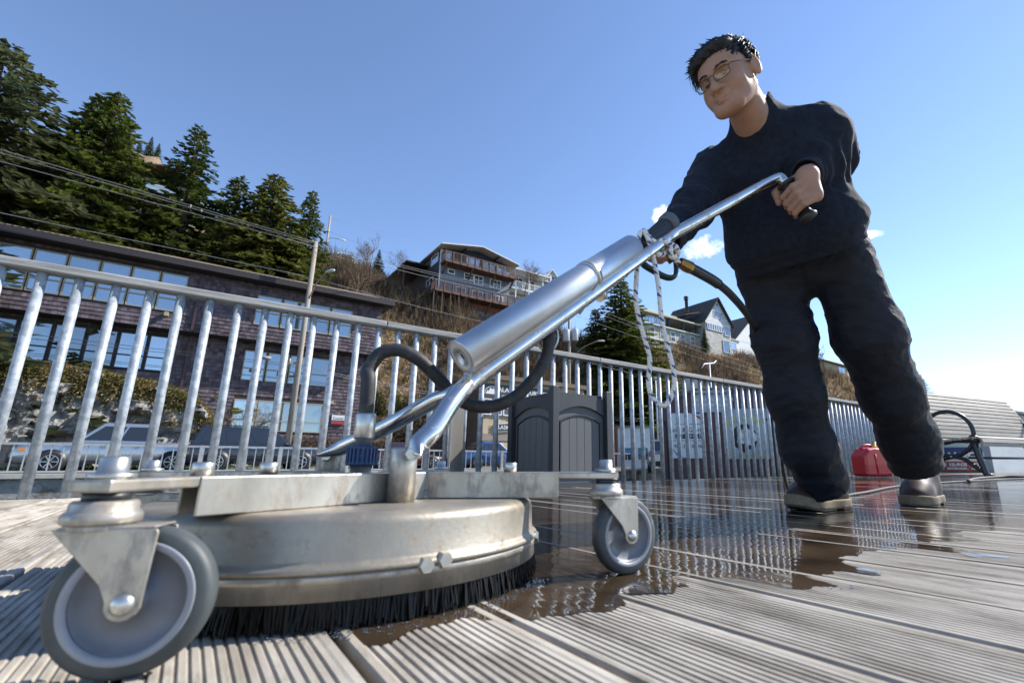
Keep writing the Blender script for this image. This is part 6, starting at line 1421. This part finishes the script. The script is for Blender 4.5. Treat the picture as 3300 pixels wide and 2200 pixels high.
conifer('spruce', 'tall dense spruce with twin tips, second big tree from the left', 388, 298, 39.5, 3.0, 1.45, 0)
conifer('spruce', 'tall spruce just left of the twin-tipped one, its leader showing beside it', 345, 325, 40.5, 3.0, 1.5, 1)
conifer('dark', 'dark spruce standing alone in front of the tan house', 650, 408, 40.5, 5.0, 1.45)
conifer('dark', 'narrow dark spruce between the tan house and the white cottage', 775, 568, 41.0, 4.0, 1.7)
conifer('cedar', 'yellow-green cedar left of the utility pole, tallest of the right-hand trio', 915, 560, 40.0, 3.0, 1.6)
conifer('spruce', 'slender spruce directly behind the timber utility pole', 1006, 618, 41.0, 3.0, 1.15, 1)
conifer('dark', 'tiny lone spruce on the crest left of the blue house', 1224, 803, 50.0, 19.2, 1.3)
conifer('spruce', 'big spruce below the veranda house, behind the rope', 2000, 895, 42.5, 4.0, 1.9, 0)
conifer('spruce', 'dark spruce behind the pole with the transformers', 1925, 990, 43.5, 3.0, 1.7, 1)
conifer('dark', 'little spruce growing in front of the tall shingle house', 2268, 1056, 46.0, 17.4, 1.1)
conifer('dark', 'dark treetop poking over the bench from the far ridge', 2962, 1205, 44.0, 13.0, 2.0)
for k, (xt, yt, w) in enumerate(((418, 375, 62), (490, 440, 64), (515, 462, 63), (458, 452, 66))):
    conifer('spruce', 'small spruce on the far crest behind the tan house, number %s from the left' % ('one', 'three', 'four', 'two')[k], xt, yt, w, None, .9, k)
fill = ((200, 430, 41.0, 'spruce'), (70, 400, 40.5, 'grey'), (150, 470, 40.0, 'grey'), (240, 520, 39.5, 'spruce'), (90, 590, 37.8, 'grey'), (290, 600, 38.0, 'cedar'), (470, 745, 38.0, 'spruce'), (560, 760, 38.2, 'dark'), (700, 700, 38.5, 'cedar'), (745, 700, 40.0, 'spruce'), (850, 790, 38.3, 'cedar'), (960, 760, 38.5, 'cedar'), (320, 700, 38.0, 'spruce'), (30, 700, 37.2, 'cedar'), (690, 730, 39.0, 'dark'))
names_ = {'grey': 'grey-green spruce', 'spruce': 'bushy green spruce', 'cedar': 'yellowish cedar', 'dark': 'dark hemlock'}
order = sorted(fill); ords = ('first', 'second', 'third', 'fourth', 'fifth', 'sixth', 'seventh', 'eighth', 'ninth', 'tenth', 'eleventh', 'twelfth', 'thirteenth', 'fourteenth', 'fifteenth', 'sixteenth')
for k, (xt, yt, w, kd) in enumerate(order):
    conifer(kd, '%s crowding behind the office roof, %s from the left in that lower row' % (names_[kd], ords[k]), xt, yt, w, 3.0, 1.5, k)
for k, (xt, yt, n_) in enumerate(((1222, 1258, 'left'), (1283, 1268, 'middle'), (1312, 1275, 'right'))):
    conifer('column', 'dark columnar cypress by the brown annex, %s of the three' % n_, xt, yt, 35.5, -.2, 1.15 if k == 0 else .9, 0, 'columnar cypresses beside the annex')

# bare trees
def bare_mesh(seed, h=4.0, depth=5, n=3, spread=.6):
    r = random.Random(seed); m = MB()
    def grow(p, d, L_, rad, lv_):
        e = p + d * L_; mid = p.lerp(e, .5) + Vector((r.uniform(-.08, .08), r.uniform(-.08, .08), 0)) * L_; m.tube([p, mid, e], [rad, rad * .8, rad * .6], 4, cap=False)
        if lv_ == 0: return
        for k in range(n if lv_ > 1 else n + 1):
            d2 = (d + Vector((r.gauss(0, spread), r.gauss(0, spread), r.uniform(-.05, .35)))).normalized(); grow(p.lerp(e, r.uniform(.45, 1)), d2, L_ * r.uniform(.55, .82), rad * .58, lv_ - 1)
    for k in range(3): grow(Vector((0, 0, 0)), Vector((r.uniform(-.4, .4), r.uniform(-.4, .4), 1)).normalized(), h * .36, h * .012, depth)
    return m.mesh('branches')
twig_m = M('bare_twigs', (.13, .085, .055), .9, island=.35, base2=(.22, .16, .11), vscale=2)
bms = [bare_mesh(3), bare_mesh(4, 4, 5, 3, .8)]
for b_ in bms: b_.materials.append(twig_m)
for k, (x, y, w, h, lb) in enumerate(((1195, 880, 46, 4.5, 'bare grey shrub tree on the slope left of the tiny spruce'), (1285, 870, 50, 3.5, 'bare twiggy bush on the skyline left of the blue house'), (1690, 940, 50.5, 6.0, 'bare birch before the pale grey house'), (1150, 930, 43, 4.0, 'bare bush on the slope right of the street lamp'), (2660, 1190, 45, 6, 'bare tree on the ridge between the legs'), (800, 1420, 31.2, 3.2, 'small bare tree before the lowest office windows'), (2190, 1130, 46.5, 3.0, 'leafless bush below the veranda house'))):
    p = onW(x, y, w); u, w_, z = uwz(p); t = thing('bare_tree', lb, 'tree', p - Vector((0, 0, .6)), k * 1.3); child('branches', bms[k % 2], None, t, scale=(h / 4,) * 3)

# scrub over the hillside: dead grass, bramble and twigs nobody could count
r = random.Random(21); sg = MB(); sd_ = MB(); sgn_ = MB()
def tuft(m, p, h, n, wd, spread):
    for k in range(n):
        a = r.uniform(0, 6.28); o = Vector((math.cos(a), math.sin(a), 0)); e = p + o * h * r.uniform(.1, spread) + Vector((0, 0, h * r.uniform(.55, 1.05))); mid = p.lerp(e, .55) + o * h * .07 + Vector((0, 0, h * .10)); q = Vector((-o.y, o.x, 0)) * wd
        b_ = len(m.v); m.v += [tuple(p + o * .05 - q), tuple(p + o * .05 + q), tuple(mid + q * .7), tuple(mid - q * .7), tuple(e)]; m.f += [(b_, b_ + 1, b_ + 2, b_ + 3), (b_ + 3, b_ + 2, b_ + 4)]; m.sm += [False, False]
for k in range(15000):
    u = r.choice((r.uniform(-4, 30), r.uniform(4, 34), r.uniform(20, 75), r.uniform(50, 130))); f_ = interp(u, FOOT); w = f_ + r.uniform(0, interp(u, RUN) * 1.35)
    z = hill_z(u, w); n_ = mnoise.noise(Vector((u * .18, w * .18, 5))); p = S(u, w, z - .05); far = 1 + u / 120
    low = (w - f_) / interp(u, RUN)
    if n_ + r.uniform(-.25, .25) - (.35 if (u > 20 and low < .6) else 0) > -.05: tuft(sg, p, r.uniform(.35, 1.0) * far, 8, .026 * far, .8)
    else: tuft(sd_, p, r.uniform(.8, 2.0) * far, 11, .022 * far, .7)
    if r.random() < .05: tuft(sgn_, p, r.uniform(.4, .9) * far, 12, .05 * far, .9)
dry = leaf_mat('dry_grass', (.26, .185, .105), (.42, .32, .19), .95, .35); bram = leaf_mat('brown_bramble', (.085, .062, .045), (.23, .165, .11), .95, .45); moss = leaf_mat('olive_scrub', (.07, .075, .02), (.14, .13, .04), .9, .35)
for m_, nm, mt, lb in ((sg, 'dry_grass', dry, 'tan dead grass covering the hillside'), (sd_, 'bramble_scrub', bram, 'dark leafless bramble covering the hillside'), (sgn_, 'olive_scrub', moss, 'scattered olive-green low scrub on the hillside')):
    me = bpy.data.meshes.new(nm); me.from_pydata(m_.v, [], m_.f); me.materials.append(mt); o = bpy.data.objects.new(nm, me); col.objects.link(o); tag(o, lb, None, kind='stuff')
# rock outcrop under the office, with hanging juniper
rk = MB(); us_ = np.arange(-14, 2.6, .14); zs_ = np.arange(-.3, 5.0, .14)
rtop = [(-14, 4.6), (-9, 4.6), (-6, 4.5), (-4, 4.3), (-2, 4.0), (-.3, 3.5), (.8, 2.2), (1.6, .9), (2.5, .2)]
for u in us_:
    T = interp(u, rtop)
    for z in zs_:
        zz = min(z, T); n_ = mnoise.fractal(Vector((u * .9, zz * 1.1, 1.7)), .6, 2.2, 6); cell = mnoise.cell(Vector((u * 1.3 + n_, zz * 1.6, 4))); w = 30.0 + .22 * zz + .55 * n_ + .35 * cell + max(0, z - T) * 1.2
        rk.v.append(tuple(S(u, w, zz + .15 * n_)))
nz_ = len(zs_)
for i in range(len(us_) - 1):
    for j in range(nz_ - 1): rk.f.append((i * nz_ + j, (i + 1) * nz_ + j, (i + 1) * nz_ + j + 1, i * nz_ + j + 1)); rk.sm.append(False)
rock = rk.build('rock_outcrop', M('grey_rock', (.10, .092, .082), .9, base2=(.34, .32, .29), vscale=1.6, detail=10, bump=.9, bscale=5, bdist=.15, dirt=((.24, .16, .08), 2.2, .60, .70))); tag(rock, 'fractured grey rock outcrop below the office', None, kind='structure')
jn = MB()
for k in range(15000):
    u = r.uniform(-13, 1.2); T = interp(u, rtop); z = T + .15 - abs(r.gauss(0, .55 + .5 * max(0, mnoise.noise(Vector((u * .6, 1, 2)))))); w = 29.75 + .22 * z + (.9 * r.random() if z > T - .2 else 0); p = S(u, w, z)
    o = Vector((r.gauss(0, .5), r.gauss(0, .5), r.uniform(-.8, .25))).normalized() * r.uniform(.10, .28) - W * .05; q = o.cross(W).normalized() * r.uniform(.015, .035)
    b_ = len(jn.v); jn.v += [tuple(p), tuple(p + o * .5 + q), tuple(p + o), tuple(p + o * .5 - q - W * .03)]; jn.f += [(b_, b_ + 1, b_ + 2, b_ + 3)]; jn.sm += [False]
jm = leaf_mat('hanging_juniper', (.10, .088, .022), (.24, .18, .07), .85, .5)
me = bpy.data.meshes.new('hanging_juniper'); me.from_pydata(jn.v, [], jn.f); me.materials.append(jm); o = bpy.data.objects.new('hanging_juniper', me); col.objects.link(o); tag(o, 'olive juniper hanging over the rock outcrop', None, kind='stuff')
def hedge(label, u0, u1, w0, w1, z1, mat, n, seed):
    rr_ = random.Random(seed); m = MB()
    for k in range(n):
        u = rr_.uniform(u0, u1); w = rr_.uniform(w0, w1); zt = z1 * (1 - .3 * abs(mnoise.noise(Vector((u * .8, seed, 0))))); z = zt * math.sqrt(rr_.random()); p = S(u, w, z - .1); o = Vector((rr_.gauss(0, .6), rr_.gauss(0, .6), rr_.uniform(-.1, .9))).normalized() * rr_.uniform(.12, .35); q = o.cross(Vector((rr_.random(), rr_.random(), .3))).normalized() * .028
        b_ = len(m.v); m.v += [tuple(p), tuple(p + o * .5 + q), tuple(p + o), tuple(p + o * .5 - q)]; m.f.append((b_, b_ + 1, b_ + 2, b_ + 3)); m.sm.append(False)
    org = S((u0 + u1) / 2, w0, -.1); me = bpy.data.meshes.new('hedge'); me.from_pydata([tuple(Vector(v) - org) for v in m.v], [], m.f); me.materials.append(mat); o = bpy.data.objects.new('hedge', me); col.objects.link(o); o.location = org; tag(o, label, 'hedge')
hedge('low brown leafless hedge before the office, behind the utility vehicle', 1.2, 9.8, 30.6, 31.8, 1.75, bram, 5200, 3)
hedge('bushy brown thicket between the office and the annex', 8.6, 14.0, 33.5, 35.5, 3.4, bram, 6000, 4)
gr_ = MB()
for k in range(2600):
    u = r.uniform(-14, 12); w = r.uniform(28.3, 30.4); tuft(gr_, S(u, w, -.06), r.uniform(.06, .16), 3, .02, .5)
me = bpy.data.meshes.new('verge_grass'); me.from_pydata(gr_.v, [], gr_.f); me.materials.append(leaf_mat('verge_grass', (.06, .12, .02), (.12, .18, .04))); o = bpy.data.objects.new('verge_grass', me); col.objects.link(o); tag(o, 'strip of green verge grass behind the parked cars', None, kind='stuff')
# ================================================================== BIN, BENCH, CANS
bin_d = M('charcoal_recycled_plastic', (.035, .038, .043), .55, var=.12, vscale=10, bump=.06, bscale=120, bdist=.002); bin_f = M('grey_textured_panel', (.115, .12, .125), .75, var=.1, vscale=200, bump=.5, bscale=500, bdist=.002)
bc = gnd(1783, 1572); bcu, bcw, _ = uwz(bc)
bn = thing('waste_bin', 'charcoal double waste enclosure with arched panels standing against the fence', 'waste bin', S(bcu, bcw, 0), RZ)
Wb, Db, Hb = .515, .575, .715
def bin_panel(x0, x1, face):
    """arched frame, recessed field and grooved planks on a face; face 'f' looks to -y, 's' looks to -x"""
    n = 14; xm = (x0 + x1) / 2; hw_ = (x1 - x0) / 2; arch = lambda x: .515 + .07 * (1 - ((x - xm) / hw_) ** 2)
    def put(m, poly, d0, d1):
        if face == 'f': return m.prism(poly, d0, d1)
        return m.prism(poly, d0, d1, Matrix(((0, 1, 0, 0), (1, 0, 0, 0), (0, 0, 1, 0), (0, 0, 0, 1))))
    m = MB(); xs = [x0 + (x1 - x0) * k / n for k in range(n + 1)]
    put(m, [(x0, .655)] + [(x, arch(x)) for x in xs] + [(x1, .655)], -.0, .03); m.build('arch_frame', bin_d, bn)
    m = MB(); put(m, [(x0, .03), (x1, .03), (x1, .655), (x0, .655)], .02, .035); m.build('panel', bin_f, bn)
    a0, a1 = x0 + .05, x1 - .05; pw = (a1 - a0) / 5; ar2 = lambda x: .455 + .055 * (1 - ((x - xm) / (hw_ - .05)) ** 2)
    for k in range(5):
        p0, p1 = a0 + pw * k + .0018, a0 + pw * (k + 1) - .0018; m = MB(); put(m, [(p0, .09), (p1, .09)] + [(p1 - (p1 - p0) * j / 4, ar2(p1 - (p1 - p0) * j / 4)) for j in range(5)], .013, .0215); m.build('plank', bin_f, bn)
    m = MB(); bars = [(a0 - .014, a0 - .004, .078, ar2(a0)), (a1 + .004, a1 + .014, .078, ar2(a1))]
    for (b0, b1, z0_, z1_) in bars: put(m, [(b0, z0_), (b1, z0_), (b1, z1_), (b0, z1_)], .006, .022)
    put(m, [(a0 - .014, .078), (a1 + .014, .078), (a1 + .014, .087), (a0 - .014, .087)], .006, .022)
    put(m, [(a0 - .014 + (a1 - a0 + .028) * j / 12, ar2(a0 + (a1 - a0) * j / 12) + .004) for j in range(13)] + [(a1 + .014 - (a1 - a0 + .028) * j / 12, ar2(a1 - (a1 - a0) * j / 12) + .014) for j in range(13)], .006, .022); m.build('panel_moulding', bin_d, bn)
pw_ = .055
for (x, y) in ((0, 0), (Wb, 0), (0, Db), (Wb, Db)): MB().bb(x - pw_ / 2, x + pw_ / 2, y - pw_ / 2, y + pw_ / 2, 0.01, Hb).build('corner_post', bin_d, bn, bevel=.004)
bin_panel(pw_ / 2, Wb - pw_ / 2, 'f'); bin_panel(pw_ / 2, Db - pw_ / 2, 's')
MB().bb(.03, Wb - .03, .04, Db - .03, .02, .645).build('liner', bin_d, bn); MB().bb(pw_ / 2, Wb - pw_ / 2, pw_ / 2, Db - pw_ / 2, .655, .68).build('lid', bin_d, bn)
MB().bb(pw_ / 2, Wb - pw_ / 2, -.005, Db, .0, .028).build('plinth', bin_d, bn)

# bench
bz = R(64); bu = Vector((math.sin(bz), math.cos(bz), 0)); brot = math.pi / 2 - bz
foot = gnd(3186, 1538)
slat_m = M('weathered_slat', (.27, .245, .205), .7, base2=(.42, .385, .33), vscale=5, stretch=(.5, 8, 8), bump=.3, bscale=20, rand=.15)
iron = M('black_cast_iron', (.02, .022, .024), .4, var=.2, vscale=20)
bench = thing('park_bench', 'slatted timber park bench with black iron ring armrests at the right', 'bench', (foot.x, foot.y, 0), brot)
# local x along the bench, y backwards (away from its front), z up; front foot at the origin
Lb = 2.75
prof = [(-.03, .395), (-.035, .44), (-.005, .475)] + [(.05 + .056 * k, .478 - .004 * k) for k in range(8)]
for k in range(13):
    a = k / 12; prof.append((.50 + .02 * a + .24 * a * a * .9 + .02 * math.sin(a * 3), .475 + .665 * a))
slm = MB().bb(0, Lb, -.023, .023, -.012, .012).mesh('slat'); slm.materials.append(slat_m)
for i, (y, z) in enumerate(prof):
    a, b = prof[max(0, i - 1)], prof[min(len(prof) - 1, i + 1)]; ang = math.atan2(b[1] - a[1], b[0] - a[0])
    child('slat', slm, slat_m, bench, (-.07, y, z), (ang, 0, 0))
def end_frame(x):
    m = MB(); c = Vector((x, .345, .545)); R_ = .285
    m.tube([c + Vector((0, R_ * math.cos(a), R_ * math.sin(a))) for a in [2 * math.pi * k / 44 for k in range(45)]], .026, 10, cap=False)
    m.tube(bez([Vector((x, .07, .455)), Vector((x, .065, .30)), Vector((x, .035, .14)), Vector((x, .01, .03)), Vector((x, -.05, .014))], 20), [.034] * 20 + [.02], 10)
    m.tube(bez([Vector((x, .345, .255)), Vector((x, .22, .22)), Vector((x, .12, .13)), Vector((x, .05, .07))], 14), .026, 8)
    m.tube(bez([Vector((x, .345, .25)), Vector((x, .46, .22)), Vector((x, .56, .13)), Vector((x, .62, .014))], 14), .028, 8)
    m.tube(bez([Vector((x, .02, .44)), Vector((x, .25, .445)), Vector((x, .48, .44)), Vector((x, .56, .75)), Vector((x, .74, 1.10))], 24), .02, 8)
    m.lathe([(0, -.034), (.050, -.034), (.056, -.024), (.056, .024), (.050, .034), (0, .034)], 22, Matrix.Translation((x, .07, .46)) @ Matrix.Rotation(math.pi / 2, 4, 'Y'))
    o = m.build('end_frame', iron, bench)
    for (yy, zz) in ((.07, .46), (.345, .25)): MB().lathe([(0, -.006), (.016, -.006), (.012, .008), (0, .010)], 14, Matrix.Translation((x - .036, yy, zz)) @ Matrix.Rotation(-math.pi / 2, 4, 'Y')).build('bolt', zinc, o)
end_frame(0); end_frame(Lb - .14)
MB().tube([Vector((0, .16, .235)), Vector((Lb - .14, .16, .235))], .015, 8).build('tie_rod', iron, bench)

# giant salmon can planter behind the bench
cp_ = gnd(3108, 1521); can = thing('salmon_can_drum', 'big round drum painted as a salmon can standing behind the bench', 'drum', (cp_.x, cp_.y, 0))
Rc = .58
def band(z0, z1, mat, r=Rc, name='label_band'): MB().lathe([(r, z0), (r, z1)], 56).build(name, mat, can)
MB().lathe([(0, 0), (Rc - .01, 0), (Rc - .01, 1.0), (Rc + .012, 1.0), (Rc + .012, 1.03), (0, 1.03)], 56).build('drum', M('drum_metal', (.45, .47, .47), .4, .5), can)
lred = M('label_red', (.36, .075, .05), .5); lblue = M('label_blue', (.025, .055, .16), .5); lsea = M('label_sea', (.30, .42, .40), .5, base2=(.55, .62, .58), vscale=3)
band(.03, .20, lred); band(.205, .30, white_p); band(.305, .46, lblue); band(.465, .98, lsea)
def curved_text(txt, size, z, mat, ang0, spread, r):
    n = len(txt)
    for k, chh in enumerate(txt):
        if chh == ' ': continue
        a = ang0 + spread * (k / max(1, n - 1) - .5); child('lettering', text_mesh(chh, size, extrude=.002, bold=.004), mat, can, (r * math.cos(a), r * math.sin(a), z), (math.pi / 2, 0, a + math.pi / 2))
vang = math.atan2(-cp_.y, -cp_.x)
curved_text('ANNETTE ISLANDS PACKING CO.', .075, .145, white_p, vang, 1.75, Rc + .004); curved_text('KETCHIKAN, ALASKA', .045, .075, white_p, vang + .05, .9, Rc + .004)
curved_text('SALMON', .21, .29, white_p, vang, 1.0, Rc + .012); curved_text('CONTENTS', .06, .78, blk, vang - .12, .42, Rc + .004); curved_text('ONE POUND', .06, .66, blk, vang - .12, .46, Rc + .004)

# red fuel can
gp_ = gnd(2815, 1537); jr = thing('fuel_can', 'red plastic fuel can with yellow cap standing on the wet boardwalk', 'fuel can', (gp_.x, gp_.y, 0), .25)
redp = M('red_polyethylene', (.50, .012, .018), .38, var=.08, vscale=6, coat=.2)
b = MB(); b.prism([(-.20, .012), (.20, .012), (.205, .25), (.17, .29), (.09, .345), (-.02, .36), (-.13, .345), (-.20, .27)], -.12, .12); b.build('body', redp, jr, bevel=.035, seg=4)
MB().tube(bez([Vector((-.14, 0, .34)), Vector((-.08, 0, .385)), Vector((.02, 0, .385)), Vector((.07, 0, .35))], 12), .017, 10).build('handle', redp, jr)
for s_ in (-1, 1): MB().tube([Vector((-.04, s_ * .119, .05)), Vector((-.05, s_ * .121, .28))], .012, 8).build('rib', redp, jr)
MB().lathe([(0, .355), (.035, .355), (.035, .395), (.028, .40), (.018, .41), (.016, .45), (0, .45)], 18, Matrix.Translation((-.055, -.02, 0)) @ Matrix.Rotation(.3, 4, 'Y')).build('cap', M('yellow_cap', (.65, .33, .02), .45), jr)
